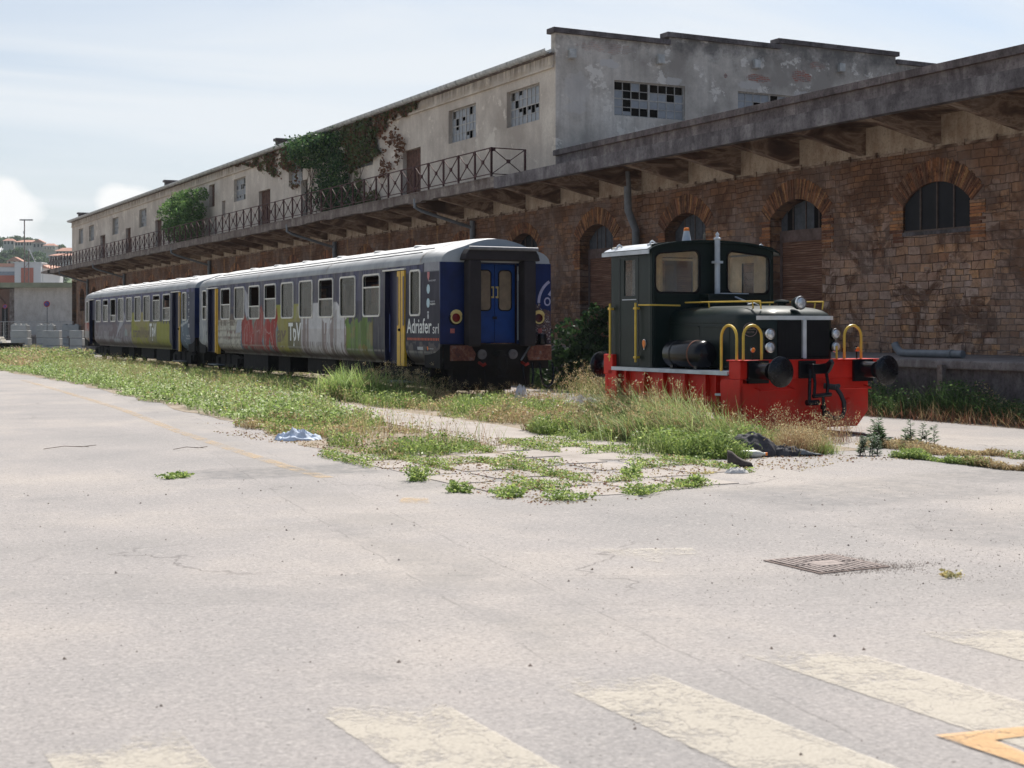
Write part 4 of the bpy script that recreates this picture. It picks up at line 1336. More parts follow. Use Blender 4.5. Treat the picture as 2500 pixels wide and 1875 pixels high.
def paint_near(S, Z):
    n1 = vn(S * 1.2, Z * 1.5, 1); n2 = vn(S * 9, Z * .7, 2); n3 = vn(S * 5, Z * 5, 3); n4 = vn(S * 22, Z * 1.2, 4)
    J = S + (n3 - .5) * .35; K = Z + (n3 - .5) * .25
    C = np.zeros(S.shape + (3,)) + np.array((.045, .044, .075))
    C = lay(C, (n2 > .5) & (Z > 2.3), (.09, .09, .15), .55)
    C = lay(C, np.clip((n4 - .45) * 3, 0, 1) * (Z > 2.85), (.15, .155, .26), .5)
    # dark panel with logos, end of coach
    C = lay(C, (S < 1.95) & (Z < 2.87), (.045, .042, .055), .85)
    C = lay(C, (S < .86) & (Z > 2.88), (.30, .30, .32), .9)
    C = lay(C, (S < 1.95) & (K < 1.32) & (n3 > .45), (.15, .13, .12), .7)
    C = lay(C, (S < 1.95) & (Z < 1.05) & (n2 > .45), (.20, .21, .21), .5)
    # olive field
    C = lay(C, (S > 10.0) & (S < 12.55) & (Z < 2.30), (.30, .29, .045))
    C = lay(C, (S > 10.0) & (S < 12.55) & (Z < 1.95) & (Z > .95), (.30, .25, .10), .6 * (n1 > .45))
    C = lay(C, (S > 9.85) & (S < 11.18) & (Z < 1.80) & (Z > 1.03), (.13, .115, .060), .9)
    # pale field with rusty runs
    white = ((S > 6.85) & (S < 9.98) & (Z < 2.30)) | ((S > 6.05) & (S <= 6.85) & (Z < 2.30 - (6.85 - S) * .55)) | ((S > 6.05) & (S < 9.98) & (Z < 1.8))
    C = lay(C, white, (.58, .57, .58))
    C = lay(C, white & (Z < 1.6), (.48, .44, .42), .6)
    runs = (vn(S * 7, Z * .35 + 3, 9) > .56) & (Z < 1.9 + (n1 - .5)) & ((S < 8.1) | (S > 9.2))
    C = lay(C, white & runs, (.19, .12, .105), .75)
    C = lay(C, white & (n4 > .58) & (Z < 1.25), (.17, .13, .12), .6)
    C = lay(C, (S > 9.7) & (S < 10.35) & (n3 > .5) & (Z < 2.25) & (Z > 1.85), (.36, .32, .27), .8)
    # green and orange wash
    gr = (J > 4.1) & (J < 6.15) & (K < 1.87 - .10 * (np.sin(S * 9) > .3))
    C = lay(C, gr, (.11, .165, .045))
    C = lay(C, gr & (n1 > .45), (.24, .17, .05), .7)
    C = lay(C, gr & (n2 > .56), (.16, .27, .05), .6)
    C = lay(C, gr & (Z < 1.1) & (n4 > .4), (.12, .13, .06), .6)
    C = lay(C, (S > 3.3) & (S < 4.15) & (Z < 1.9), (.058, .055, .07), .9)
    # old newspaper collage, far third
    pp = (S > 15.6) & (Z < 1.9)
    base = (.52, .49, .41)
    C = lay(C, pp, base)
    gx = np.abs(((S * 1.9 + n1 * .4) % 1) - .5) < .07; gz = np.abs(((Z * 4.2) % 1) - .5) < .12
    C = lay(C, pp & (gx | gz), (.22, .20, .17), .6)
    C = lay(C, pp & (vn(S * 26, Z * 26, 12, 2) > .6) & (vn(S * 2, Z * 3, 13) > .42), (.12, .11, .10), .65)
    C = lay(C, pp & (np.abs(Z - 1.50) < .05) & (vn(S * 4, Z, 14) > .45), (.20, .10, .09), .8)
    C = lay(C, pp & (np.abs(Z - 1.30) < .05) & (n2 > .5), (.19, .09, .08), .7)
    C = lay(C, pp & (np.abs(Z - 1.78) < .08) & (n3 > .52), (.12, .13, .12), .8)
    C = lay(C, (S > 20.7) & (Z < 3.1), (.30, .31, .34), .85)
    C = lay(C, (S > 20.7) & (n1 > .52), (.13, .13, .15), .7)
    C = lay(C, (S > 20.7) & (Z < 1.5) & (n3 > .5), (.33, .33, .31), .8)
    C = lay(C, (S > 19.2) & (S < 20.75) & (Z < 2.25) & (J < 20.55), (.20, .10, .055), .9 * (Z > 1.72))
    C = lay(C, (S > 17.0) & (S < 19.3) & (Z > 1.7) & (Z < 2.3) & (n3 > .5), (.18, .12, .08), .55)
    sw = [(20.9, 2.75), (20.7, 2.2), (20.45, 1.75), (20.3, 1.4), (20.45, 1.1), (20.75, .9)]
    C = lay(C, seg_dist(S, Z, sw) < .03, (.5, .5, .5))
    C = lay(C, seg_dist(S, Z, [(20.05, 1.8), (20.05, .95)]) < .04, (.03, .02, .025))
    sc2 = [(21.6, 1.8), (21.3, 1.4), (21.5, 1.1), (21.2, 1.7), (21.0, 1.2), (21.35, .95)]
    C = lay(C, seg_dist(S, Z, sc2) < .035, (.42, .42, .41))
    sc3 = [(21.9, 2.7), (21.6, 2.85), (21.45, 2.6), (21.7, 2.5), (21.5, 2.3)]
    C = lay(C, seg_dist(S, Z, sc3) < .03, (.42, .42, .45))
    # blue grey blotches behind the red letters
    bk = in_poly(J, K, [(16.5, 1.0), (16.3, 1.5), (15.9, 1.9), (14.6, 2.1), (13.0, 2.1), (12.3, 1.9), (12.15, 1.2), (12.4, .84), (16.1, .84)])
    C = lay(C, bk, (.17, .20, .17))
    C = lay(C, bk & (n1 > .52), (.12, .17, .24), .9)
    C = lay(C, bk & (n2 > .6) , (.30, .32, .28), .7)
    # big red spiky letters
    letters = [
        [(16.2, .95), (16.25, 1.75), (15.95, 2.1), (15.6, 1.85), (15.35, 1.9), (15.05, 1.88), (14.85, 1.55), (14.95, .95), (14.8, .82), (15.15, .80), (15.35, 1.05), (15.6, 1.05), (15.8, .92)],
        [(14.95, 1.2), (14.75, 1.75), (14.45, 1.95), (14.25, 2.15), (14.0, 2.33), (13.75, 2.1), (13.7, 1.6), (13.85, 1.2), (13.75, .84), (13.98, .80), (14.15, 1.0), (14.4, .95), (14.55, .82), (14.75, .85)],
        [(13.65, .95), (13.72, 1.5), (13.5, 1.95), (13.15, 1.9), (12.95, 1.75), (12.75, 1.9), (12.4, 2.0), (12.3, 2.25), (12.22, 1.9), (12.45, 1.5), (12.35, 1.1), (12.42, .80), (12.75, .79), (12.9, 1.1), (13.1, 1.35), (13.25, 1.0), (13.2, .80), (13.5, .80)]]
    for L in letters:
        m = in_poly(S + (n3 - .5) * .12, Z + (n3 - .5) * .08, L)
        C = lay(C, m, (.33, .035, .028))
        C = lay(C, m & (n1 > .55), (.22, .035, .03), .6)
    lines = [[(16.0, 1.0), (15.85, 1.6), (15.7, 1.75), (15.6, 1.2), (15.55, 1.65), (15.4, 1.85), (15.25, 1.5), (15.2, 1.0)], [(15.0, 1.5), (15.1, 1.1), (14.95, 1.9)],
             [(14.7, .95), (14.6, 1.6), (14.3, 2.0), (14.1, 2.2), (13.9, 2.0), (14.0, 1.5), (13.9, 1.0)], [(14.5, 1.5), (14.2, 1.55), (14.15, 1.45)],
             [(13.5, 1.0), (13.55, 1.6), (13.4, 1.5), (13.1, 1.45), (12.95, 1.5), (12.9, 1.75)], [(12.95, 1.5), (12.8, 1.1), (12.6, .9)], [(12.9, 1.0), (12.6, 1.5), (12.55, 1.8)]]
    for Lp in lines:
        C = lay(C, (seg_dist(S + (n3 - .5) * .15, Z, Lp) < .016), (.45, .30, .28), .8)
    # pale torn shard
    C = lay(C, in_poly(S, Z, [(16.05, 2.95), (15.5, 2.66), (15.52, 2.6), (15.35, 2.0), (15.7, 1.95), (15.85, 2.2)]), (.40, .40, .43))
    C = lay(C, in_poly(S, Z, [(16.25, 1.88), (16.75, 1.88), (17.0, 1.45), (16.3, 1.5)]), (.42, .43, .46))
    # dirt along the sill
    C = lay(C, np.clip((1.06 - Z) * 6 + (n2 - .5) * 1.2, 0, 1), (.10, .075, .062), .75)
    C = lay(C, np.clip((.98 - Z) * 9, 0, 1), (.055, .042, .036), .7)
    C = lay(C, (np.abs(Z - 1.08) < .015) & (n2 > .42), (.42, .40, .36), .5)
    film = np.clip((vn(S * 3, Z * .5, 61) - .42) * 2.2, 0, 1) * .42 + np.clip((vn(S * 30, Z * .6, 62) - .55) * 4, 0, 1) * .25
    C = lay(C, film * (S > 1.95), (.27, .25, .225))
    for s_ in (3.4, 7.0, 12.6, 17.6): C = lay(C, np.abs(S - s_) < .02, (.05, .045, .045), .6)
    return C * (.82 + .34 * n3)[..., None]

def paint_far(S, Z):
    n1 = vn(S * 1.2, Z * 1.5, 31); n2 = vn(S * 7, Z * .7, 32); n3 = vn(S * 5, Z * 5, 33); n4 = vn(S * 18, Z * 1.2, 34)
    J = S + (n3 - .5) * .35; K = Z + (n3 - .5) * .25
    C = np.zeros(S.shape + (3,)) + np.array((.085, .080, .11))
    C = lay(C, (n4 > .52) & (Z > 2.75), (.15, .15, .29), .7)
    C = lay(C, (S > 10.8) & (Z < 2.3), (.17, .15, .18), .8)
    C = lay(C, (S > 10.8) & (K < 1.75), (.235, .205, .215), .85)
    C = lay(C, (S > 10.8) & (n2 > .58) & (Z < 1.5), (.33, .31, .31), .7)
    C = lay(C, (S > 10.8) & (n1 > .56) & (Z < 1.9), (.15, .10, .11), .6)
    ol = (S > 3.7) & (S < 10.75) & ((Z < 1.86 + .08 * np.sin(S * 13) * (S < 5.2)) | ((Z < 2.30) & (S > 7.2)))
    C = lay(C, ol, (.29, .28, .055))
    C = lay(C, ol & (S > 6.7) & (n1 > .42) & (Z > .98), (.31, .255, .13), .7)
    C = lay(C, (S > 5.9) & (S < 7.35) & (Z > 1.0) & (Z < 1.86), (.20, .18, .16), .6)
    C = lay(C, in_poly(S, Z, [(13.4, 2.9), (12.7, 2.55), (12.1, 2.1), (12.3, 1.9), (13.4, 1.5), (14.2, 1.1), (13.2, 1.95), (12.6, 2.0)]), (.36, .36, .39))
    C = lay(C, in_poly(S, Z, [(12.2, 1.75), (10.8, 1.8), (11.1, 1.2), (12.0, 1.35)]), (.30, .24, .20), .6)
    C = lay(C, (S > 11.3) & (S < 12.1) & (Z < 1.6) & (Z > 1.25) & (n1 > .4), (.30, .36, .34), .8)
    C = lay(C, (S > 13.1) & (S < 14.6) & (Z > .98) & (Z < 1.16), (.36, .36, .38), .8)
    C = lay(C, (S > 14.6) & (np.abs(Z - 1.16) < .05) & (n4 > .5), (.35, .34, .34), .8)
    C = lay(C, (S > 3.3) & (S < 3.75), (.075, .07, .10), .8)
    # near end: cold grey blue with scrawls
    C = lay(C, (S < 1.95) & (Z < 2.95), (.075, .078, .105), .9)
    C = lay(C, in_poly(S, Z, [(1.9, 1.95), (1.0, 2.2), (.75, 1.6), (.4, .9), (1.9, .85)]), (.12, .16, .20), .85)
    C = lay(C, seg_dist(S, Z, [(1.9, 1.70), (.85, 1.88)]) < .045, (.42, .44, .46))
    C = lay(C, seg_dist(S, Z, [(1.65, 1.95), (1.6, 1.45), (1.45, 1.33)]) < .02, (.42, .44, .46))
    C = lay(C, seg_dist(S, Z, [(1.35, 1.95), (1.35, 1.2), (1.1, .95), (.9, .88)]) < .02, (.42, .44, .46))
    C = lay(C, (S > 20.7), (.33, .31, .30), .9)
    C = lay(C, (S > 20.75) & (Z < 1.9) & (Z > 1.45), (.36, .09, .07), .9)
    C = lay(C, (S > 20.9) & (Z < 1.15) & (n2 > .4), (.30, .13, .08), .8)
    C = lay(C, (S > 20.9) & (n3 > .52), (.40, .37, .35), .6)
    C = lay(C, np.clip((1.06 - Z) * 6 + (n2 - .5) * 1.2, 0, 1) * (S > 3.5), (.16, .135, .12), .7)
    C = lay(C, (np.abs(Z - 1.10) < .015) & (n2 > .42), (.42, .40, .36), .5)
    return C * (.82 + .34 * n3)[..., None]

def side_panel(name, parent, sgn, paint, ds, dz):
    ns = int(LN / ds); S1 = np.linspace(0, LN, ns + 1)
    zl = list(np.linspace(PROF[0][1], 1.2, 10)) + list(np.arange(1.2 + dz, 3.08, dz)) + [3.08]
    ops = [(a, b, *WZ) for a, b in WIN + SMALL] + [(a, b, *DZ) for a, b in DOORS]
    S1 = np.array(sorted(set(np.round(S1, 4)) | {round(q, 4) for o in ops for q in o[:2]}))
    Z1 = np.array(sorted(set(np.round(zl, 4)) | {round(q, 4) for o in ops for q in o[2:]}))
    S, Z = np.meshgrid(S1, Z1, indexing='ij')
    X = sgn * side_x(Z) * taper(S)
    V = np.stack([X, S, Z], -1).reshape(-1, 3)
    C = paint(S, Z).reshape(-1, 3)
    a, b = len(S1), len(Z1)
    I, J = np.meshgrid(np.arange(a - 1), np.arange(b - 1), indexing='ij')
    cs = (S1[I] + S1[I + 1]) / 2; cz = (Z1[J] + Z1[J + 1]) / 2
    keep = np.ones(cs.shape, bool)
    for o in ops: keep &= ~((cs > o[0]) & (cs < o[1]) & (cz > o[2]) & (cz < o[3]))
    I = I[keep]; J = J[keep]
    v0 = I * b + J
    Q = np.stack([v0, v0 + b, v0 + b + 1, v0 + 1], -1)
    if sgn < 0: Q = Q[:, ::-1]
    return np_obj(name, V, Q, [], C, 'livery', parent)

def rrect(w, h, r, n=5):
    out = []
    for cx, cy, a0 in ((w / 2 - r, h / 2 - r, 0), (-w / 2 + r, h / 2 - r, 90), (-w / 2 + r, -h / 2 + r, 180), (w / 2 - r, -h / 2 + r, 270)):
        for i in range(n + 1):
            t = rad(a0 + 90 * i / n); out.append((cx + r * math.cos(t), cy + r * math.sin(t)))
    return out
def ring(mb, outer, inner, ax, a, b, mi=0):
    n = len(outer)
    def P(p, t):
        if ax == 'x': return (t, p[0], p[1])
        if ax == 'y': return (p[0], t, p[1])
        return (p[0], p[1], t)
    v = [P(p, a) for p in outer] + [P(p, a) for p in inner] + [P(p, b) for p in outer] + [P(p, b) for p in inner]
    f = []
    for i in range(n):
        j = (i + 1) % n
        f += [(i, j, n + j, n + i), (2 * n + i, 3 * n + i, 3 * n + j, 2 * n + j), (i, 2 * n + i, 2 * n + j, j), (n + i, n + j, 3 * n + j, 3 * n + i)]
    mb.add(v, f, mi)

WINM = {}
def coach_window(parent, s0, s1, kind, small=False):
    """kind: 0 full pane, otherwise height share that is lowered and open"""
    key = (round(s1 - s0, 2), kind)
    w, h = s1 - s0, WZ[1] - WZ[0]
    e = bpy.data.objects.new('window', None); COL.objects.link(e); e.parent = parent
    zc = (WZ[0] + WZ[1]) / 2
    e.location = (-float(side_x(zc)), (s0 + s1) / 2, zc)
    if key not in WINM:
        fr = MB()
        sq = lambda W_, H_: [(max(-W_ / 2, min(W_ / 2, x)), max(-H_ / 2, min(H_ / 2, y))) for x, y in rrect(W_ * 1.0, H_ * 1.0, .001, 5)]
        ring(fr, rrect(w + .045, h + .045, .11 if not small else .09), rrect(w - .035, h - .035, .09 if not small else .07), 'x', -.022, .05)
        dk_ = MB(); ring(dk_, rrect(w + .01, h + .01, .09), rrect(w - .075, h - .075, .08), 'x', .0, .03)
        ymax = h / 2 - .02
        if kind:
            ymax = h / 2 - h * kind
            fr.box(-.012, .045, -w / 2 + .02, w / 2 - .02, ymax - .02, ymax + .015)
        gl = MB(); 
        pts = rrect(w - .03, h - .03, .085)
        pts = [(x, min(y, ymax)) for x, y in pts]
        gl.prism(pts, 'x', .012, .018)
        WINM[key] = (fr.build('frame', 'sash'), dk_.build('seal', 'black'), gl.build('pane', 'coachglass'))
        for o in WINM[key]: o.parent = e
    else:
        for o in WINM[key]: inst(o, e)
    return e

def build_coach(label, loc, yaw, paint, ds, dz, opens, endstyle):
    t = thing('passenger_coach', label, 'railway coach', loc, yaw, 'coaches coupled on the siding')
    side_panel('side_wall', t, -1, paint, ds, dz)
    # dust film and vertical rain marks
    blue = lambda S, Z: np.zeros(S.shape + (3,)) + np.array((.06, .06, .11))
    side_panel('side_wall', t, 1, blue, .4, .3)
    # roof with domed ends
    ss = sorted(set(list(np.linspace(0, 1.0, 9)) + list(np.linspace(1.0, LN - 1.0, 50)) + list(np.linspace(LN - 1.0, LN, 9))))
    full = [(-x, z) for x, z in ROOFP] + [(x, z) for x, z in ROOFP[::-1][1:]]
    V = []; 
    for s in ss:
        e = min(s, LN - s); tp = max(0, 1 - e / .95)
        k = float(taper(s))
        dr = .05 * tp ** 2.0
        for x, z in full:
            V.append((x * k * (1 - .02 * tp), s, z - dr * (z - 3.08) / .61))
    nn = len(full); F = []
    for i in range(len(ss) - 1):
        for j in range(nn - 1):
            F.append((i * nn + j, (i + 1) * nn + j, (i + 1) * nn + j + 1, i * nn + j + 1))
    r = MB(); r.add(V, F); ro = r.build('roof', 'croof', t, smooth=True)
    m = MB()
    for sx in (-1.16, -.86, .86, 1.16):
        zz = np.interp(abs(sx), [p[0] for p in ROOFP[::-1]], [p[1] for p in ROOFP[::-1]])
        m.box(sx - .012, sx + .012, 1.5, LN - 1.5, zz - .01, zz + .018)
    m.build('roof_rib', simple('dark_roof_rib', (.12, .12, .12), .7), ro)
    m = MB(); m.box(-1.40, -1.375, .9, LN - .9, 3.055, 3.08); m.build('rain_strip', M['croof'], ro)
    rv = MB()
    for s in (3.6, 6.4, 9.4, 12.6, 15.6, 18.4):
        for x in (-.35,):
            zz = 3.60
            rv.lathe((x, s, zz), (0, 0, 1), [(.16, -.02), (.18, .01), (.14, .035), (0, .045)], 12)
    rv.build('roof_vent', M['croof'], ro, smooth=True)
    for s in (1.02, 7.7, 14.4, LN - 1.02):
        m = MB()
        v = []
        for dy in (0, .05):
            for x, z in full:
                v.append((x * 1.006, s + dy, z + .012))
        m.add(v, [(j, j + nn, j + nn + 1, j + 1) for j in range(nn - 1)])
        m.build('roof_seam', simple('rusty_seam', (.33, .29, .26), .7, 0, .4, 6), ro)
    # end walls
    endp = [(x * .97, z) for x, z in [(-1.38, 1.28), (-1.38, 3.08)]]
    k = float(taper(0))
    for s, out in ((0, -1), (LN, 1)):
        m = MB()
        up = [(x * k * .98, (z - .05 * (z - 3.08) / .61) if z > 3.08 else z) for x, z in full]
        m.prism([(-1.40 * k, 3.075), *[(x, z) for x, z in up], (1.40 * k, 3.075)], 'y', s + out * .002, s - out * .05)
        m.build('end_roof', 'endroof', t)
        m = MB()
        for (xa, xb) in ((-1.40 * k, -.52), (.52, 1.40 * k)):
            m.box(xa, xb, min(s, s - out * .05), max(s, s - out * .05), 1.27, 3.074)
        m.box(-.52, .52, min(s, s - out * .05), max(s, s - out * .05), 3.05, 3.074)
        m.build('end_wall', 'endblue', t)
        b = MB()
        ya, yb = (s + out * .02, s + out * .36)
        for sx in (-1, 1):
            b = MB(); b.box(min(sx * .82, sx * .52), max(sx * .82, sx * .52), min(ya, yb), max(ya, yb), 1.22, 3.12)
            b.build('gangway_bellows', 'rubber', t, bevel=.05)
        b = MB(); b.prism([(-.92, 3.11), (-.88, 3.25), (-.80, 3.37), (.80, 3.37), (.88, 3.25), (.92, 3.11)], 'y', min(ya, yb), max(ya, yb) + (.0))
        b.build('gangway_hood', 'rubber', t, bevel=.03)
        b = MB(); b.tube([(-.84, yb + out * .02, 3.37), (.84, yb + out * .02, 3.37)], .042, 8); b.build('hood_roller', simple('grey_roller', (.16, .16, .17), .4), t, smooth=True)
        # gangway doors, two leaves
        for sx in (-1, 1):
            x0, x1 = (-.50, -.006) if sx < 0 else (.006, .50)
            yd = s - out * .10
            m = MB(); m.box(x0, x1, min(yd, yd - out * .04), max(yd, yd - out * .04), 1.29, 3.05)
            dr = m.build('gangway_door', 'doorblue', t, bevel=.008)
            m = MB(); q = [(x + (x0 + x1) / 2, z + 2.46) for x, z in rrect(.34, .92, .1)]; q2 = [(x + (x0 + x1) / 2, z + 2.46) for x, z in rrect(.29, .87, .08)]
            ring(m, q, q2, 'y', yd + out * .002, yd + out * .016); m.build('window_seal', 'black', dr)
            m = MB(); m.prism(q2, 'y', yd + out * .003, yd + out * .006); m.build('door_pane', simple('brown_dirty_pane', (.20, .15, .10), .4, 0, .3, 4), dr)
            m = MB(); m.tube([(sx * .055, yd + out * .01, 2.30), (sx * .055, yd + out * .05, 2.31), (sx * .055, yd + out * .05, 2.53), (sx * .055, yd + out * .01, 2.54)], .013, 6)
            m.box(sx * .055 - .03, sx * .055 + .03, min(yd, yd + out * .02), max(yd, yd + out * .02), 2.29, 2.33); m.box(sx * .055 - .03, sx * .055 + .03, min(yd, yd + out * .02), max(yd, yd + out * .02), 2.51, 2.55)
            m.build('door_handle', 'gold', dr)
        m = MB(); m.box(-.05, .05, min(s - out * .08, s - out * .1), max(s - out * .08, s - out * .1), 1.82, 1.88); m.build('door_lock', 'soot', t)
        # lamps
        if s == 0:
            for i, sx in enumerate((-1.0, 1.03)):
                m = MB(); m.lathe((sx, s + out * .004, 1.84), (0, out, 0), [(.155, 0), (.155, .03), (.12, .045), (.12, .02)], 24)
                l = m.build('tail_lamp', 'black', t)
                m = MB(); m.lathe((sx, s + out * .004, 1.85), (0, out, 0), [(.118, .035), (.135, .055), (.135, .065), (.103, .065), (.10, .04)], 24); 
                m.prism([(sx - .135, 1.90), (sx - .12, 1.96), (sx - .07, 2.01), (sx, 2.03), (sx + .07, 2.01), (sx + .12, 1.96), (sx + .135, 1.90), (sx + .1, 1.93), (sx, 1.965), (sx - .1, 1.93)], 'y', s + out * .035, s + out * .085)
                m.build('lamp_ring', 'gold', l)
                m = MB(); m.lathe((sx, s + out * .004, 1.84), (0, out, 0), [(.104, .04), (.07, .055), (0, .062)], 20); m.build('lens', 'lensred' if i == 0 else 'lensdark', l, smooth=True)
            for sx in (-1.07, 1.08):
                m = MB(); m.box(sx - .05, sx + .05, s - .012, s - .002, 1.51, 1.61); m.build('plate', simple('faded_pink_plate', (.45, .14, .12), .5), t)
            m = MB(); m.cyl((.52, s - .02, 3.0), (.52, s - .02, 1.35), .012); m.box(.50, .56, s - .05, s - .02, 2.68, 2.82); m.build('grab_rod', 'endroof', t)
            m = MB(); m.lathe((1.08, s - .12, 1.245), (0, 0, 1), [(.10, 0), (.11, .02), (.10, .10), (.105, .12), (.10, .21), (.09, .24)], 16); m.build('cable_socket', 'black', t, smooth=True)
        # headstock, buffers, coupling
        u = MB()
        u.box(-1.28, 1.28, min(s, s + out * .03), max(s, s + out * .03), .72, 1.22)
        u.box(-1.36, 1.36, min(s + out * .10, s - out * .3), max(s + out * .10, s - out * .3), 1.22, 1.265)
        u.box(-1.36, -1.30, min(s, s - out * .9), max(s, s - out * .9), .74, 1.22)
        u.build('headstock', 'soot', t)
        for i, sx in enumerate((-.93, .93)):
            b = MB(); b.cyl((sx, s, 1.06), (sx, s + out * .24, 1.06), .12, n=14); b.box(sx - .17, sx + .17, min(s, s + out * .04), max(s, s + out * .04), .9, 1.22)
            bo = b.build('buffer', 'soot', t)
            sg = 1 if sx < 0 else -1
            pl = [(-.31 * sg, .17), (.19 * sg, .17), (.31 * sg, -.02), (.27 * sg, -.17), (-.31 * sg, -.17)]
            b = MB(); b.prism([(sx + p[0], 1.075 + p[1]) for p in pl], 'y', s + out * .241, s + out * .28)
            b.build('buffer_plate', 'buffer', bo, bevel=.025)
        for sx in (-.38, .38):
            m = MB(); m.lathe((sx, s + out * .03, 1.04), (0, out, 0), [(.11, 0), (.11, .05), (.05, .06), (.05, .03)], 16); m.build('brake_port', simple('grey_casting', (.15, .14, .14), .7), t)
        m = MB(); m.tube([(-.1, s + out * .05, 1.06), (-.1, s + out * .3, 1.0), (-.09, s + out * .34, .75), (0, s + out * .34, .55), (.09, s + out * .34, .75), (.1, s + out * .3, 1.0), (.1, s + out * .05, 1.06)], .028, 8)
        m.box(-.06, .06, min(s, s + out * .3), max(s, s + out * .3), .98, 1.12)
        m.cyl((-.12, s + out * .34, .55), (.12, s + out * .34, .55), .03)
        m.build('screw_coupling', 'soot', t)
        if s == 0:
            for sx in (-.45, .6):
                m = MB(); m.tube([(sx, -.05, .86), (sx + .03, -.2, .80), (sx + .09, -.22, .84)], .035, 8); m.build('brake_cock', simple('dull_red_cock', (.25, .02, .012), .6), t)
            for sx, dx in ((.62, .12), (1.05, .16)):
                m = MB(); m.tube([(sx, -.05, .85), (sx, -.12, .55), (sx + dx * .3, -.14, .36), (sx + dx, -.15, .30), (sx + dx * 1.7, -.14, .38), (sx + dx * 2, -.12, .60), (sx + dx * 2, -.05, .85)], .026, 8); m.build('brake_hose', 'black', t, smooth=True)
            for sx in (-.7, -.3, .15):
                m = MB(); m.tube([(sx, -.03, .8), (sx, -.06, .4), (sx + .01, -.05, .1)], .016, 6); m.build('hanging_cable', 'soot', t)
            m = MB(); m.bar((.56, -.1, .9), (.8, -.06, 1.22), .03); m.build('tie_rod', 'greypipe', t)
    # doorways
    for i, (a, b) in enumerate(DOORS):
        dw = MB()
        for (s0, s1) in ((a + .50 if i == 0 else a + .27, b),):
            dw.box(-1.27, -1.24, s0, s1, .78 if endstyle != 'far' or i == 0 else 2.0, 2.97)
        dw.box(-1.39, -1.24, b - .001, b + .03, .8, 2.97)
        dw.box(-1.25, -.3, a, b, 2.96, 2.99)
        d_ = dw.build('folding_door', 'navy', t)
        ye = MB()
        if i == 0:
            wd = .50 if endstyle == 'near' else .26
            ye.box(-1.43, -1.36, a + .004, a + wd / 2 - .01, .74, 2.95)
            ye.box(-1.42, -1.36, a + wd / 2 + .012, a + wd, .74, 2.95)
        else:
            ye.box(-1.42, -1.30, a + .004, a + .10, .74, 2.95); ye.box(-1.45, -1.38, a + .12, a + .24, .78, 2.95)
        if not (endstyle == 'far' and i == 1):
            y_ = ye.build('open_door_leaf', 'yellow', t, bevel=.01)
            if i == 0:
                m = MB()
                m.prism([(y + a + .05, z + 2.25) for y, z in rrect(.09, 1.15, .04)], 'x', -1.436, -1.431)
                if endstyle == 'near': m.prism([(y + a + .44, z + 2.25) for y, z in rrect(.09, 1.15, .04)], 'x', -1.426, -1.421)
                m.box(-1.435, -1.40, a + wd / 2 - .014, a + wd / 2 + .012, .76, 2.94)
                m.build('door_glass', simple('brown_slit_glass', (.06, .02, .012), .3), y_)
                m = MB(); m.lathe((-1.43, a + wd / 2 + .03, 1.58), (-1, 0, 0), [(.035, 0), (.035, .03), (.012, .05)], 10); m.build('door_knob', 'soot', y_)
        m = MB(); m.box(-1.44, -1.38, a - .02, b + .06, 2.97, 3.005); m.build('door_lintel', 'sash', t)
        if endstyle == 'near' and i == 0:
            m = MB(); m.cyl((-1.33, b - .16, 1.05), (-1.33, b - .16, 1.95), .014); m.build('grab_rail', simple('blue_rail', (.05, .07, .2), .4), t)
        m = MB(); m.box(-1.42, -1.15, a + .1, b - .1, .35, .385); m.build('step', 'greypipe', t)
    # windows
    for (a, b), o in zip(WIN, opens): coach_window(t, a, b, o)
    for (a, b), o in zip(SMALL, (0, .55 if endstyle == 'near' else 0)): coach_window(t, a, b, o, True)
    # interior: lining, floor, seat rows
    m = MB()
    m.box(-1.2, 1.3, .3, LN - .3, 1.05, 1.12); m.box(-1.25, 1.25, .3, LN - .3, 3.0, 3.05)
    for s in (3.40, 19.15): m.box(-1.3, 1.3, s, s + .04, 1.12, 3.0)
    for s in (.32, LN - .36): m.box(-1.3, -.55, s, s + .04, .9, 3.0); m.box(.55, 1.3, s, s + .04, .9, 3.0)
    m.build('cabin_lining', 'innerwall', t)
    m = MB()
    for s in np.arange(4.25, 19, 1.755):
        for xx in ((-1.2, -.25), (.3, 1.25)):
            m.box(xx[0], xx[1], s + .66, s + .76, 1.5, 2.2); m.box(xx[0], xx[1], s + .45, s + .97, 1.45, 1.56)
    m.build('seat_rows', 'curtain', t)
    m = MB()
    for j, (a, b) in enumerate(WIN):
        if j in (1, 4, 7): continue
        m.box(1.32, 1.34, a - .02, b + .02, 1.9, 2.95)
    m.build('curtains', 'curtain', t)
    # under frame and bogies
    m = MB(); m.box(-1.1, 1.1, .2, LN - .2, .78, .9)
    m.box(-1.05, -.4, 8.0, 10.4, .38, .78); m.box(.3, 1.05, 11.2, 13.2, .4, .78); m.box(-.9, -.3, 12.6, 13.8, .3, .78)
    m.box(-1.12, -.5, 4.9, 7.2, .30, .78); m.box(-1.12, -.6, 14.2, 17.0, .32, .78); m.box(-.1, .1, .5, LN - .5, .25, .78); m.box(-.95, .95, .25, .5, .34, .78); m.box(-.6, .6, .5, 5.5, .22, .5); m.box(-.6, .6, LN - 5.5, LN - .5, .22, .5)
    m.build('underframe', 'soot', t)
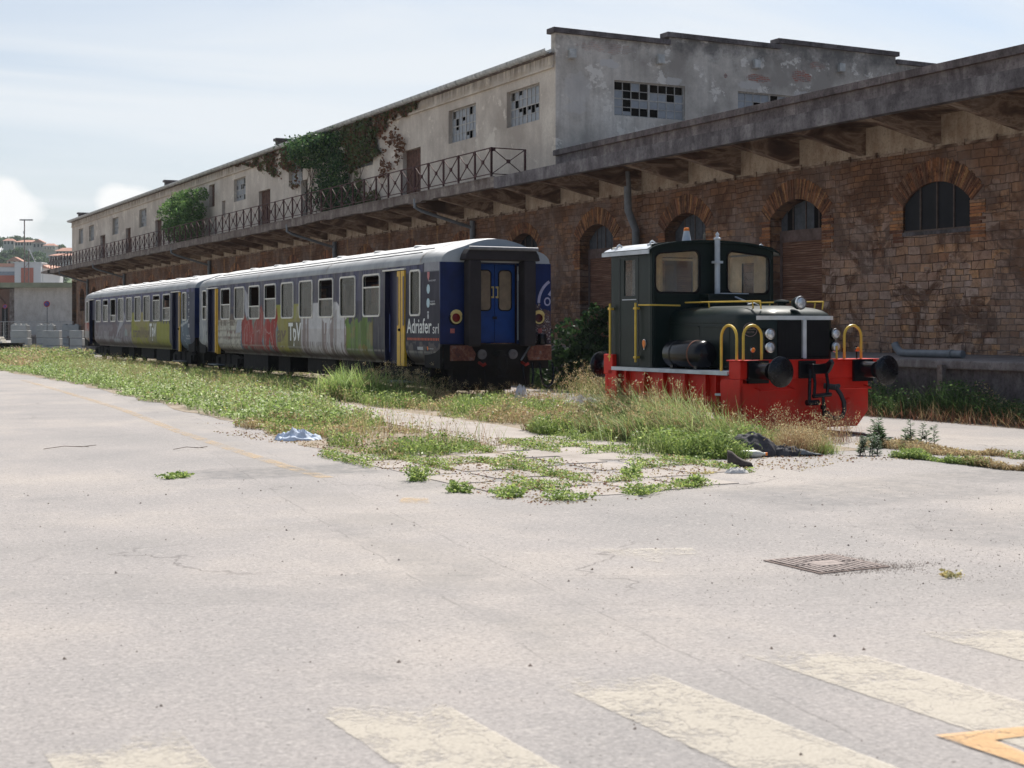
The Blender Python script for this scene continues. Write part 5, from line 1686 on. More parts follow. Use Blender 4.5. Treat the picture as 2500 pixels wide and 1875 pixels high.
    for s in (2.9, LN - 2.9):
        bg_ = bpy.data.objects.new('bogie', None); COL.objects.link(bg_); bg_.parent = t; bg_.location = (0, s, 0)
        m = MB()
        for sx in (-1.0, 1.0):
            m.prism([(-1.7, .62), (-1.5, .40), (-.8, .40), (-.55, .30), (.55, .30), (.8, .40), (1.5, .40), (1.7, .62), (1.2, .72), (-1.2, .72)], 'x', sx - .06, sx + .06)
            for yy in (-1.25, 1.25): m.box(sx - .13, sx + .13, yy - .17, yy + .17, .30, .60)
            for yy in (-.35, .35): m.cyl((sx, yy, .42), (sx, yy, .74), .11, n=10)
        m.box(-1.0, 1.0, -.25, .25, .45, .78)
        m.build('bogie_frame', 'soot', bg_)
        for yy in (-1.25, 1.25):
            m = MB()
            for sx in (-.72, .72): m.lathe((sx - .065, yy, .46), (1, 0, 0), [(.05, 0), (.42, .01), (.45, .03), (.45, .11), (.42, .13), (.05, .13)], 24)
            m.cyl((-.8, yy, .46), (.8, yy, .46), .07); m.build('wheelset', 'soot', bg_)
    return t

def lat(mb, s, s1, s0, z0, z1, mat, t, name='lettering', bold=0.02, shear=0.0, off=.006):
    """text on the left side reading from s1 (far) to s0 (near)"""
    def fn(a, b):
        z = z0 + (z1 - z0) * b; y = s1 - (s1 - s0) * a
        return (-float(side_x(z)) * float(taper(y)) - off, y, z)
    m = MB(); text_on(m, s, fn, 0, bold, shear)
    return m.build(name, mat, t)
def disc(mb, s, z, rs, rz, off=.006, n=20):
    pts = []
    for i in range(n):
        a = 2 * PI * i / n; yy = s + rs * math.cos(a); zz = z + rz * math.sin(a)
        pts.append((-float(side_x(zz)) * float(taper(yy)) - off, yy, zz))
    mb.add(pts, [tuple(range(n))])
def strip(mb, s0, s1, z0, z1, off=.006):
    f = lambda y, z: (-float(side_x(z)) * float(taper(y)) - off, y, z)
    mb.add([f(s0, z0), f(s0, z1), f(s1, z1), f(s1, z0)], [(0, 1, 2, 3)])

c1 = build_coach('faded blue passenger coach with red graffiti, nearer of the two, its black gangway end showing', (14.35, 28.5, 0), YAW, paint_near, .032, .032,
                 [.30, 0, .52, 0, 0, .42, .62, 0, .52], 'near')
lat(None, 'Adriafer', 1.86, .42, 1.50, 1.84, 'white', c1, 'lettering', .012)
lat(None, 'srl', .36, .06, 1.50, 1.72, 'white', c1, 'lettering', .0)
m = MB()
for i in range(22): strip(m, .06 + i * .082, .06 + i * .082 + .045, 1.345, 1.40)
m.build('orange_dashes', 'orangered', c1)
m = MB(); disc(m, .60, 2.49, .085, .105); m.build('roundel', 'palecyan', c1)
m = MB(); disc(m, .60, 2.18, .085, .105); m.build('roundel', 'palecyan', c1)
m = MB(); f = lambda y, z: (-float(side_x(z)) * float(taper(y)) - .006, y, z)
m.add([f(.66, 2.87), f(.54, 2.87), f(.54, 2.76), f(.60, 2.67), f(.66, 2.76)], [(0, 1, 2, 3, 4)]); m.build('crest', 'palered', c1)
lat(None, 'COMUNE DI TRIESTE', .60, .22, 2.655, 2.69, 'whitedim', c1)
lat(None, 'TRIESTE', .50, .26, 2.19, 2.225, 'whitedim', c1)
lat(None, 'TRASPORTI', .50, .24, 2.13, 2.17, 'white', c1)
m = MB(); disc(m, .60, 1.97, .05, .03); disc(m, .60, 1.88, .045, .06); m.build('small_emblem', 'whitedim', c1)
m = MB(); strip(m, .88, 1.22, 1.13, 1.20); m.build('sponsor_plate', 'whitedim', c1)
m = MB(); strip(m, .60, .66, 1.13, 1.21); m.build('sponsor_badge', 'orange', c1)
lat(None, 'fondazione', .58, .33, 1.15, 1.185, 'whitedim', c1)
lat(None, 'TpV', 11.12, 9.92, 1.10, 1.77, 'white', c1, 'lettering', .03)
lat(None, 'ay', 12.28, 11.35, 1.05, 1.56, 'brownletter', c1, 'lettering', .03)
# picture on the end wall, right of the gangway: a ring and a town of pale houses
m = MB()
cx, cz, R1, R2 = 1.62, 2.19, .60, .535
for i in range(30):
    a0, a1 = rad(88 + 92 * i / 30), rad(88 + 92 * (i + 1) / 30)
    q = [(cx + r * math.cos(a), cz + r * math.sin(a)) for a, r in ((a0, R1), (a1, R1), (a1, R2), (a0, R2))]
    if max(p[0] for p in q) < 1.355: m.quad(*[(p[0], -.004, p[1]) for p in q])
v, fs = text_polys('O', .02); m.add([(1.185 + .17 * a, -.004, 2.12 + .20 * b) for a, b in v], fs)
m.quad((1.28, -.004, 2.38), (1.355, -.004, 2.34), (1.355, -.004, 2.48), (1.33, -.004, 2.44))
m.build('end_emblem', simple('lilac_print', (.36, .36, .50), .5), c1)
m = MB(); rt = random.Random(4)
m.add([(.86, -.0025, 1.272), (1.352, -.0025, 1.272), (1.352, -.0025, 2.0), (1.2, -.0025, 2.05), (1.1, -.0025, 2.02), (1.0, -.0025, 2.16), (.86, -.0025, 2.14)], [tuple(range(7))], 0, (.10, .07, .075))
for i in range(620):
    x = rt.uniform(.86, 1.33); z = rt.uniform(1.28, 2.17); top = 2.2 - .25 * abs(math.sin(x * 9))
    if z > top: continue
    w_, h_ = rt.uniform(.008, .04), rt.uniform(.006, .028)
    if abs(x - 1.03) < .14 and abs(z - 1.86) < .17: continue
    c = rt.choice([(.34, .30, .29), (.17, .085, .065), (.16, .11, .12), (.09, .06, .08), (.40, .38, .38), (.20, .14, .10), (.04, .035, .06)])
    yy = -.003 - i * .000004
    m.add([(x, yy, z), (min(x + w_, 1.355), yy, z), (min(x + w_, 1.355), yy, z + h_), (x, yy, z + h_)], [(0, 1, 2, 3)], 0, c)
m.build('end_picture', 'voussoir', c1, attr=True)

c2 = build_coach('grey and olive graffitied passenger coach coupled behind the first, farther from the camera', (14.35 + math.sin(-YAW) * 22.85 + 0.0, 28.5 + math.cos(YAW) * 22.85, 0), rad(-0.85), paint_far, .06, .05,
                 [.52, .2, 0, 0, 0, 0, .72, .25, 0], 'far')
lat(None, 'TpV', 7.2, 6.0, 1.10, 1.80, 'white', c2, 'lettering', .03)
lat(None, 'tramWay', 10.4, 7.3, 1.08, 1.66, 'brownletter', c2, 'lettering', .02)
for i, ch in enumerate('LOTTI'):
    lat(None, ch, .80, .62, 2.72 - i * .27, 2.86 - i * .27, 'whitedim', c2)
lat(None, 'TRIESTE', 1.05, .55, 1.30, 1.36, 'whitedim', c2); lat(None, 'TRASPORTI', 1.1, .5, 1.20, 1.26, 'whitedim', c2)

# ------------------------------------------------------------------ the shunting locomotive
lc = thing('shunting_locomotive', 'small dark green shunting locomotive with red buffer beam and yellow handrails', 'locomotive', (14.06, 17.3, 0), rad(1.0))
def LB(mb, name, mat, parent=lc, **k): return mb.build(name, mat, parent, **k)
# frame
m = MB(); m.box(-1.33, 1.33, 0.0, .27, .86, 1.13); m.box(-1.36, 1.36, -.03, .30, 1.131, 1.147)
m.box(-1.33, -1.0, -.012, -.001, .88, 1.11)
bb = LB(m, 'buffer_beam', 'lred', bevel=.012)
m = MB()
m.prism([(-1.20, .10), (.98, .10), (1.20, .34), (1.20, .858), (-1.20, .858)], 'y', .05, .12)
m.prism([(-1.33, .16), (-.98, .16), (-.98, .80), (-1.28, .80), (-1.33, .75)], 'y', .0, .049)
m.prism([(.0, .16), (.44, .16), (.50, .80), (.44, .858), (0, .858)], 'x', -1.33, -1.27)
m.box(1.15, 1.20, .12, .5, .34, .858)
m.box(-.5, .45, .13, .5, -.0 + .06, .2)
sk = LB(m, 'front_apron', 'lred', bevel=.01)
m = MB(); m.box(.66, .9, .035, .049, .38, .60); m.lathe((.78, .034, .50), (0, -1, 0), [(.05, 0), (.05, .012), (.03, .02)], 14); m.build('tail_bracket', 'lred', sk)
for (xa, xb) in ((-1.05, -.38), (.38, 1.1)):
    m = MB(); m.tube([(xa, .04, .74), (xa, -.12, .70), (xb, -.12, .70), (xb, .04, .74)], .012, 6); LB(m, 'shunter_handle', 'lred')
m = MB()
m.box(-.95, -.90, .3, 3.5, .30, .93); m.box(.90, .95, .3, 3.5, .30, .93)
m.box(-.99, -.951, .5, 3.5, .44, .52)
for y in (.95, 1.5, 2.1, 2.65, 3.2): m.box(-1.28, -.951, y - .02, y + .02, .58, .925)
m.box(-1.2, 1.2, .3, 3.5, .5, .9)
LB(m, 'side_frame', 'lred')
m = MB(); m.box(-1.33, 1.33, 3.52, 3.80, .84, 1.18); m.prism([(-1.33, .22), (1.33, .22), (1.33, .839), (-1.33, .839)], 'y', 3.66, 3.76); m.box(-1.33, -1.28, 3.4, 3.66, .22, .92); LB(m, 'rear_buffer_beam', 'lred', bevel=.012)
m = MB(); m.box(-1.34, 1.34, .285, 3.515, .925, .972); m.box(-1.355, -1.341, .285, 3.515, .915, .975); LB(m, 'footplate', 'lsilver')
m = MB()
m.box(-.96, -.90, .20, .69, .2, .86); m.box(-1.28, -.96, .665, .69, .2, .92)
for z in (.27, .62): m.box(-1.30, -.96, .24, .664, z - .02, z + .012, 1)
LB(m, 'side_steps', ['lred', 'lsilver'])
for y in (1.05, 2.95):
    w = MB()
    for sx in (-.72, .72): w.lathe((sx - .065, y, .42), (1, 0, 0), [(.05, 0), (.38, .01), (.42, .03), (.42, .12), (.38, .13), (.05, .13)], 28)
    w.cyl((-.8, y, .42), (.8, y, .42), .07)
    LB(w, 'wheelset', 'soot')
m = MB(); m.box(-.85, .85, .6, 3.3, .35, .5); LB(m, 'gearbox', 'soot')
# buffers
for sx in (-1.02, 1.02):
    for y0, o in ((0, -1), (3.8, 1)):
        b = MB(); ya, yb = sorted((y0, y0 + o * .05)); b.box(sx - .19, sx + .19, ya, yb, .80, 1.14)
        b.cyl((sx, y0 + o * .05, .985), (sx, y0 + o * .34, .985), .125, n=20); b.cyl((sx, y0 + o * .34, .985), (sx, y0 + o * .52, .985), .095, n=20)
        bo = LB(b, 'buffer', 'black', smooth=True)
        d = MB(); d.lathe((sx, y0 + o * .50, .985), (0, o, 0), [(.10, 0), (.205, .03), (.228, .05), (.228, .068), (.20, .085), (.12, .10), (0, .106)], 36)
        d.build('buffer_head', 'disc', bo, smooth=True)
# coupling
m = MB(); m.box(-.24, .08, -.04, -.001, .86, 1.13); m.box(-.12, .04, -.20, -.04, .93, 1.08)
m.prism([(-.18, 1.08), (-.32, 1.10), (-.42, 1.16), (-.46, 1.10), (-.40, 1.0), (-.34, .94), (-.18, .93)], 'x', .02, .08)
ho = LB(m, 'draw_hook', 'black', bevel=.01)
m = MB()
for x in (-.09, .16): m.tube([(x, -.16, 1.02), (x + .01, -.20, .80), (x - .02, -.22, .62)], .024, 8)
m.tube([(-.14, -.23, .60), (.2, -.23, .62)], .034, 8)
m.tube([(-.12, -.14, 1.0), (-.15, -.16, .75), (-.17, -.18, .48)], .026, 8); m.tube([(-.22, -.18, .50), (.0, -.18, .50)], .045, 10)
m.tube([(.05, -.23, .62), (.06, -.24, .45), (.05, -.24, .24)], [.02, .03, .02], 8); m.cyl((.05, -.24, .40), (.05, -.24, .46), .045)
m.build('screw_coupling', 'black', ho, smooth=True)
m = MB(); m.cyl((.25, -.02, .74), (.36, -.16, .72), .045); m.cyl((.30, -.12, .72), (.46, -.12, .74), .035)
m.tube([(.38, -.14, .72), (.42, -.20, .62), (.47, -.22, .50), (.48, -.22, .38), (.44, -.22, .28), (.34, -.2, .245), (.25, -.18, .27), (.20, -.17, .31)], .034, 10); m.cyl((.20, -.17, .31), (.15, -.16, .34), .05)
LB(m, 'brake_hose', simple('grey_black_rubber_hose', (.035, .035, .038), .55), smooth=True)

# bonnet
def outline(o):
    h = .90 - o; f = max(.05, .53 - o * .8); y0 = .17 + o * 1.25; yc = .60 + o * .75
    left = [(-h, 2.44), (-h, yc + .10), (-h + .012, yc + .03), (-h + .05, yc - .04), (-f - .10, y0 + .09), (-f - .04, y0 + .025), (-f + .03, y0), (0, y0)]
    return left + [(-x, y) for x, y in left[::-1][1:]]
m = MB(); lv = [(0, 1.0), (0, 1.745), (.008, 1.80), (.035, 1.85), (.09, 1.895), (.18, 1.93), (.32, 1.958), (.50, 1.975)]
V = []; F = []
for o, z in lv: V += [(x, y, z) for x, y in outline(o)]
nn = len(outline(0))
for i in range(len(lv) - 1):
    for j in range(nn - 1): F.append((i * nn + j, i * nn + j + 1, (i + 1) * nn + j + 1, (i + 1) * nn + j))
F.append(tuple(range((len(lv) - 1) * nn, len(lv) * nn)))
m.add(V, F); bn = LB(m, 'bonnet', 'lgreen', smooth=True)
m = MB()
for (y0, y1) in ((.82, 1.52), (1.60, 2.30)):
    m.box(-.908, -.901, y0, y1, 1.06, 1.66); m.box(-.925, -.908, y0 + .02, y1 - .02, 1.64, 1.655)
m.box(-.912, -.901, .7, 2.4, 1.70, 1.715)
m.build('side_doors', 'lgreen', bn, bevel=.006)
m = MB()
for xa, xb in ((-.50, -.05), (.05, .50)): m.box(xa, xb, .150, .168, 1.18, 1.735)
gr_ = m.build('radiator_grille', 'grille', bn)
m = MB()
for xa, xb in ((-.50, -.05), (.05, .50)):
    for i in range(17): x = xa + (xb - xa) * (i + .5) / 17; m.box(x - .0025, x + .0025, .143, .149, 1.185, 1.73)
    for i in range(20): z = 1.19 + .54 * (i + .5) / 20; m.box(xa + .004, xb - .004, .1435, .1495, z - .0025, z + .0025)
m.build('grille_wires', simple('dark_wire', (.012, .012, .014), .6), gr_)
m = MB(); m.box(-.032, .032, .125, .1695, 1.16, 1.75)
ob = outline(-.012)
pts = [p for p in ob if p[1] < .75]
band = [(-.74, .36), (-.63, .255), (-.56, .185), (-.50, .155), (0, .155), (.50, .155), (.56, .185), (.63, .255), (.74, .36)]
v = []
for (x, y) in band:
    v += [(x * 1.015, y - .012, 1.750), (x * 1.015, y - .012, 1.812), (x * .99, y + .02, 1.812), (x * .99, y + .02, 1.750)]
fs = []
for i in range(len(band) - 1):
    for k in range(4): fs.append((i * 4 + k, i * 4 + (k + 1) % 4, (i + 1) * 4 + (k + 1) % 4, (i + 1) * 4 + k))
fs += [(0, 1, 2, 3), tuple(4 * (len(band) - 1) + k for k in (3, 2, 1, 0))]
m.add(v, fs); m.build('white_band', 'lwhite', bn)
m = MB(); m.box(-.50, .50, .13, .168, 1.10, 1.17); m.build('grille_sill', 'lgreen', bn)
# badge on the chamfer
e = Vector((.37, -.40, 0)).normalized(); nrm = Vector((-.40, -.37, 0)).normalized(); o = Vector((-.795, .445, 1.60)) + nrm * .012
m = MB(); 
for i in range(28):
    a0, a1 = 2 * PI * i / 28, 2 * PI * (i + 1) / 28
    m.add([o + e * (r * math.cos(a)) + Vector((0, 0, r * math.sin(a))) for a, r in ((a0, .108), (a1, .108), (a1, .098), (a0, .098))], [(0, 1, 2, 3)])
m.add([o + e * x + Vector((0, 0, z)) for x, z in ((-.085, .0), (.095, .0), (.095, .006), (-.085, .006))], [(0, 1, 2, 3)])
text_on(m, 'DEUTZ', lambda a, b: o + e * (-.075 + .15 * a) + Vector((0, 0, .018 + .045 * b)), 0, .01)
text_on(m, 'MEISTER', lambda a, b: o + e * (-.062 + .125 * a) + Vector((0, 0, -.052 + .026 * b)), 0, .0)
m.build('maker_badge', simple('faded_pink_badge', (.22, .17, .17), .5), bn)
# lamps
def headlamp(x, y, z, r, parent, housing=True):
    m = MB()
    if housing: m.lathe((x, y, z), (0, -1, 0), [(.02, -.18), (r * .6, -.15), (r * .97, -.05), (r, .0)], 24)
    else: m.lathe((x, y, z), (0, -1, 0), [(r * .6, -.07), (r * .97, -.04), (r, 0)], 24)
    h = LB(m, 'headlight', 'lgreen' if housing else 'black', smooth=True)
    m = MB(); m.lathe((x, y - .001, z), (0, -1, 0), [(r, .0), (r * 1.03, .012), (r * .98, .028), (r * .88, .03)], 28); m.build('rim', 'chrome', h, smooth=True)
    m = MB(); m.lathe((x, y - .005, z), (0, -1, 0), [(r * .89, .02), (r * .6, .032), (0, .04)], 24); m.build('lens', 'lamp', h, smooth=True)
headlamp(-.03, .20, 2.01, .105, lc)
for sx in (-.655, .625):
    for z in (1.535, 1.335): headlamp(sx, .155, z, .085, lc, False)
    m = MB(); m.box(sx - .05, sx + .05, .22, .34, 1.25, 1.62); m.box(sx - .1, sx + .06, .24, .36, 1.60, 1.625); LB(m, 'lamp_bracket', 'lgreen')
# bonnet rails
def rod(pts, r=.016, name='handrail', mat='lyellow', parent=lc):
    m = MB(); m.tube(pts, r, 8); return LB(m, name, mat, parent, smooth=True)
for sx in (-.62, .62):
    m = MB(); m.tube([(sx, .42, 2.035), (sx, 2.40, 2.045)], .013, 8)
    for y in (.43, .62, 1.75): m.tube([(sx * .97, y, 1.915), (sx, y + .0, 2.035)], .012, 6)
    LB(m, 'bonnet_rail', 'lyellow', smooth=True)
def hoop(p0, p1, zb0, zb1, zt):
    p0 = Vector(p0); p1 = Vector(p1); c = (p0 + p1) / 2; R = (p1 - p0).length / 2; d = (p1 - p0).normalized()
    pts = [(*p0, zb0)] + [(*(c - d * R * math.cos(t)), zt - R + R * math.sin(t)) for t in np.linspace(0, PI, 11)] + [(*p1, zb1)]
    rod(pts, .021, 'handrail_hoop')
    m = MB()
hoop((-1.30, .50), (-1.30, .12), .975, 1.147, 1.665)
hoop((-1.24, .04), (-.90, .04), 1.147, 1.147, 1.665)
hoop((.76, .10), (1.10, .10), 1.147, 1.147, 1.665)
rod([(.56, .05, 1.14), (.56, .05, 1.35)], .018)
for sx in (-1.02, 1.02):
    m = MB(); m.cyl((sx, .11, 1.147), (sx, .11, 1.33), .013, n=8); m.box(sx - .03, sx + .01, .09, .13, 1.33, 1.345)
    p_ = LB(m, 'marker_post', 'black'); m = MB(); m.lathe((sx, .095, 1.295), (0, -1, 0), [(.036, 0), (.036, .012), (.026, .022), (0, .026)], 16, 1)
    m.lathe((sx, .095, 1.295), (0, -1, 0), [(.040, -.004), (.040, .010)], 16); m.build('marker_lamp', ['chrome', 'orange'], p_)
m = MB(); m.lathe((.50, 1.3, 1.95), (0, 0, 1), [(.07, 0), (.07, .07), (.125, .075), (.13, .10), (.11, .125), (0, .135)], 20); LB(m, 'air_intake_cap', 'lgreen', smooth=True)
m = MB(); m.box(-.30, .50, 2.18, 2.44, 1.95, 2.19); LB(m, 'exhaust_box', 'lgreen', bevel=.015)
m = MB(); m.box(-.05, .50, 2.16, 2.30, 2.191, 2.205); m.build('box_lid', 'lsilver', lc)
m = MB(); m.lathe((-.02, 2.33, 2.19), (0, 0, 1), [(.046, 0), (.046, .90), (.06, .905), (.062, .93), (.03, .945), (.022, .98), (.034, .985), (.03, 1.0), (.0, 1.04)], 18)
m.box(-.10, .055, 2.27, 2.38, 2.70, 2.74)
LB(m, 'exhaust_pipe', 'lsilver', smooth=True)
# air tank
m = MB(); m.lathe((-1.10, 1.10, 1.215), (0, 1, 0), [(.0, 0), (.12, .015), (.19, .05), (.215, .10), (.215, .95), (.19, 1.0), (.12, 1.035), (0, 1.05)], 28); m.box(-1.22, -.98, 1.25, 1.32, .975, 1.06); m.box(-1.22, -.98, 1.9, 1.97, .975, 1.06)
tk = LB(m, 'air_tank', 'black', smooth=True)
for y in (1.36, 1.86):
    m = MB(); m.lathe((-1.10, y, 1.215), (0, 1, 0), [(.217, 0), (.222, .004), (.222, .026), (.217, .03)], 28); m.build('tank_strap', simple('rusty_strap', (.16, .06, .035), .7) if y < 1.5 else 'black', tk)

# cab shell
CX = 1.25; CY0, CY1 = 2.45, 3.68
def rf_z(x): return 2.90 + .16 * math.sqrt(max(0, 1 - (x / 1.42) ** 2)) + .02
def cab_wall(P, a0, a1, z0, z1, holes, name, inner=True, arch=False):
    m = MB()
    A = sorted({a0, a1, *[h[0] for h in holes], *[h[1] for h in holes]}); Z = sorted({z0, z1, *[h[2] for h in holes], *[h[3] for h in holes]})
    for t, mi in ((0, 0), (.035, 1)):
        for a, b_ in zip(A, A[1:]):
            for c_, d_ in zip(Z, Z[1:]):
                if any(h[0] < (a + b_) / 2 < h[1] and h[2] < (c_ + d_) / 2 < h[3] for h in holes): continue
                m.quad(P(a, c_, t), P(b_, c_, t), P(b_, d_, t), P(a, d_, t), mi)
        if arch:
            xs = np.linspace(a0, a1, 15)
            for a, b_ in zip(xs, xs[1:]): m.quad(P(a, z1, t), P(b_, z1, t), P(b_, rf_z(b_), t), P(a, rf_z(a), t), mi)
    for (a, b_, c_, d_) in holes:
        for (p, q_) in (((a, c_), (a, d_)), ((a, d_), (b_, d_)), ((b_, d_), (b_, c_)), ((b_, c_), (a, c_))):
            m.quad(P(*p, 0), P(*q_, 0), P(*q_, .035), P(*p, .035), 0)
    return LB(m, name, ['lgreen', 'cream'])
FH = [(-1.19, -.29, 2.20, 2.93), (.26, 1.16, 2.20, 2.93)]
cw = cab_wall(lambda a, z, t: (a, CY0 + t, z), -CX, CX, .975, 2.96, FH, 'cab_front', arch=True)
def lrect(h, g, r):
    cx, cz = (h[0] + h[1]) / 2, (h[2] + h[3]) / 2
    # upper outer corner falls away with the roof curve
    pts = rrect(h[1] - h[0] - g, h[3] - h[2] - g, r)
    out = []
    for x, z in pts:
        X_ = x + cx
        if z > 0: z = z - (abs(X_) - .28) * .09 * (z / ((h[3] - h[2]) / 2)) * (1 if g >= .02 else 1)
        out.append((X_, z + cz))
    return out
for h in FH:
    m = MB(); cx, cz = (h[0] + h[1]) / 2, (h[2] + h[3]) / 2
    ring(m, [(x + cx, z + cz) for x, z in rrect(h[1] - h[0] + .02, h[3] - h[2] + .02, .004)], lrect(h, .0, .11), 'y', CY0 - .004, CY0 + .002)
    ring(m, [(x + cx, z + cz) for x, z in rrect(h[1] - h[0] - .0, h[3] - h[2] - .0, .004)], lrect(h, .0, .11), 'y', CY0 + .036, CY0 + .040)
    fr = m.build('window_surround', 'lgreen', cw)
    m = MB(); ring(m, lrect(h, -.012, .115), lrect(h, .045, .10), 'y', CY0 - .012, CY0 + .03); m.build('window_seal', 'black', cw)
    m = MB(); m.prism(lrect(h, .04, .10), 'y', CY0 + .012, CY0 + .017); m.build('windscreen', 'cabglass', cw)
SH = [(2.94, 3.28, 2.16, 2.76)]
for sg in (-1, 1):
    w = cab_wall(lambda a, z, t: (sg * (CX - t), a, z), CY0, CY1, .975, 2.88, SH, 'cab_side')
    m = MB(); 
    x0, x1 = sorted((sg * (CX + .001), sg * (CX + .006)))
    m.box(x0, x1, 2.83, 2.845, 1.0, 2.82); m.box(x0, x1, 3.40, 3.415, 1.0, 2.82); m.box(x0, x1, 2.845, 3.40, 2.805, 2.82)
    x0, x1 = sorted((sg * (CX + .001), sg * (CX + .014))); m.box(x0, x1, 2.90, 3.32, 2.09, 2.105, 1)
    d_ = m.build('cab_door', ['black', 'lsilver'], w)
    m = MB(); x0, x1 = sorted((sg * (CX - .02), sg * (CX - .015))); m.box(x0, x1, 2.94, 3.28, 2.16, 2.76); m.build('door_window', 'cabglass', d_)
    if sg < 0:
        for y, nm in ((2.96 - .14, 0), (3.61, 1)):
            m = MB(); m.tube([(-CX - .07, y, 1.06), (-CX - .07, y, 2.04)], .02, 8)
            for z in (1.14, 1.95): m.tube([(-CX + .01, y, z), (-CX - .085, y, z)], .02, 8); m.tube([(-CX - .07, y - .045, z), (-CX - .07, y + .045, z)], .022, 8)
            LB(m, 'grab_rail', 'lyellow', smooth=True)
        rod([(-CX - .05, 2.76, 2.005), (-CX - .05, 2.42, 2.0), (-CX + .02, 2.40, 2.0), (-.72, 2.40, 1.995)], .013, 'waist_rail')
        m = MB(); m.prism([(2.585, 1.36), (2.60, 1.42), (2.64, 1.445), (2.68, 1.43), (2.70, 1.39), (2.69, 1.34), (2.645, 1.26)], 'x', -CX - .022, -CX - .001); rfl = LB(m, 'reflector', 'chrome')
        m = MB(); m.prism([(2.60, 1.36), (2.612, 1.41), (2.645, 1.43), (2.675, 1.415), (2.688, 1.385), (2.68, 1.345), (2.645, 1.285)], 'x', -CX - .03, -CX - .0225); m.build('reflector_lens', 'orange', rfl)
rw_ = cab_wall(lambda a, z, t: (a, CY1 - t, z), -CX, CX, .975, 2.96, [(-1.15, -.50, 2.12, 2.86), (-.22, .42, 2.12, 2.86), (.62, 1.15, 2.12, 2.86)], 'cab_rear', arch=True)
m = MB()
for a, b_ in ((-1.15, -.50), (-.22, .42), (.62, 1.15)): m.box(a, b_, CY1 - .02, CY1 - .014, 2.12, 2.86)
m.build('rear_window', 'cabglass', rw_)
m = MB(); m.box(-.30, .50, CY1 - .06, CY1 - .036, 2.10, 2.149); m.box(-.30, .50, CY1 - .06, CY1 - .036, 2.801, 2.84); m.box(-.30, -.251, CY1 - .06, CY1 - .036, 2.149, 2.801); m.box(.451, .50, CY1 - .06, CY1 - .036, 2.149, 2.801)
m.box(-.62, -.60, CY1 - .09, CY1 - .036, 1.0, 2.9)
m.build('inner_door_frame', 'cabdoorin', rw_)
# seats and console seen through the glass
m = MB(); V = []; xs_ = np.linspace(-1.2, 1.2, 13)
for y in (CY0 + .04, CY1 - .04): V += [(x, y, rf_z(x) - .09) for x in xs_]
m.add(V, [(j, j + 1, 14 + j, 13 + j) for j in range(12)]); m.box(-1.21, 1.21, CY0 + .04, CY1 - .04, .98, 1.0); LB(m, 'cab_lining', 'cream')
m = MB(); m.box(-1.1, -.5, 2.6, 3.0, 1.0, 1.85); m.box(.3, 1.1, 2.52, 2.9, 1.0, 1.9); LB(m, 'control_desk', simple('grey_green_desk', (.16, .17, .15), .6), bevel=.02)
# corner posts rounded
for sx in (-1, 1):
    m = MB(); m.cyl((sx * (CX - .05), CY0 + .05, .975), (sx * (CX - .05), CY0 + .05, 2.9), .0585, n=16); LB(m, 'corner_post', 'lgreen', smooth=True)
# roof: shallow barrel with gutters
m = MB(); xs = [1.34 * math.sin(t) for t in np.linspace(-PI / 2, PI / 2, 21)]
V = []
for y in (CY0 - .07, CY1 + .14):
    for dz_ in (0, -.035):
        for x in xs: V.append((x, y, 2.875 + .215 * math.sqrt(max(0, 1 - (x / 1.345) ** 2)) + dz_))
n = len(xs); F = []
for j in range(n - 1):
    F += [(j, j + 1, 2 * n + j + 1, 2 * n + j), (n + j + 1, n + j, 3 * n + j, 3 * n + j + 1), (j + 1, j, n + j, n + j + 1), (2 * n + j, 2 * n + j + 1, 3 * n + j + 1, 3 * n + j)]
m.add(V, F); rfm = LB(m, 'cab_roof', 'lgreen', smooth=True)
m = MB(); m.box(-1.355, -1.335, CY0 - .06, CY1 + .14, 2.835, 2.90); m.build('roof_gutter', 'lsilver', rfm)
m = MB()
V = []
for y in (CY0 + .02, CY1 + .12):
    for x in xs[1:7]: V.append((x, y, 2.875 + .215 * math.sqrt(max(0, 1 - (x / 1.345) ** 2)) + .004))
m.add(V, [(j, j + 1, 6 + j + 1, 6 + j) for j in range(5)]); m.build('silver_roof_edge', 'lsilver', rfm, smooth=True)
for (x, y, z) in ((-1.12, 2.62, 2.99), (-1.2, 3.5, 2.965), (1.12, 2.62, 2.99), (1.2, 3.5, 2.965)):
    m = MB(); m.tube([(x - .10, y, z), (x - .05, y, z + .012), (x - .035, y, z + .05), (x, y, z + .07), (x + .035, y, z + .05), (x + .05, y, z + .012), (x + .10, y, z)], .016, 8)
    m.build('lifting_eye', 'lsilver', rfm, smooth=True)
m = MB(); m.lathe((-.17, 3.0, 3.075), (0, 0, 1), [(.088, 0), (.082, .02), (.048, .20)], 20); bc = LB(m, 'warning_beacon', 'lsilver', smooth=True)
m = MB(); m.lathe((-.17, 3.0, 3.275), (0, 0, 1), [(.050, 0), (.046, .045), (.036, .055), (0, .058)], 20); m.build('beacon_lens', 'orange', bc, smooth=True)
m = MB(); m.lathe((.02, 2.75, 3.09), (0, 0, 1), [(.012, 0), (.012, .03), (.022, .035), (.022, .12), (.008, .125), (.008, .16)], 12); LB(m, 'whistle', simple('dull_brass_whistle', (.20, .17, .13), .5, .3), smooth=True)
m = MB(); m.tube([(.5, 1.9, 2.0), (.1, 1.5, 2.03), (-.3, 1.15, 2.0)], .012, 6); m.tube([(.2, 2.35, 2.2), (.28, 2.0, 2.08), (.30, 1.9, 2.04)], .014, 6); LB(m, 'bonnet_strut', 'lsilver')

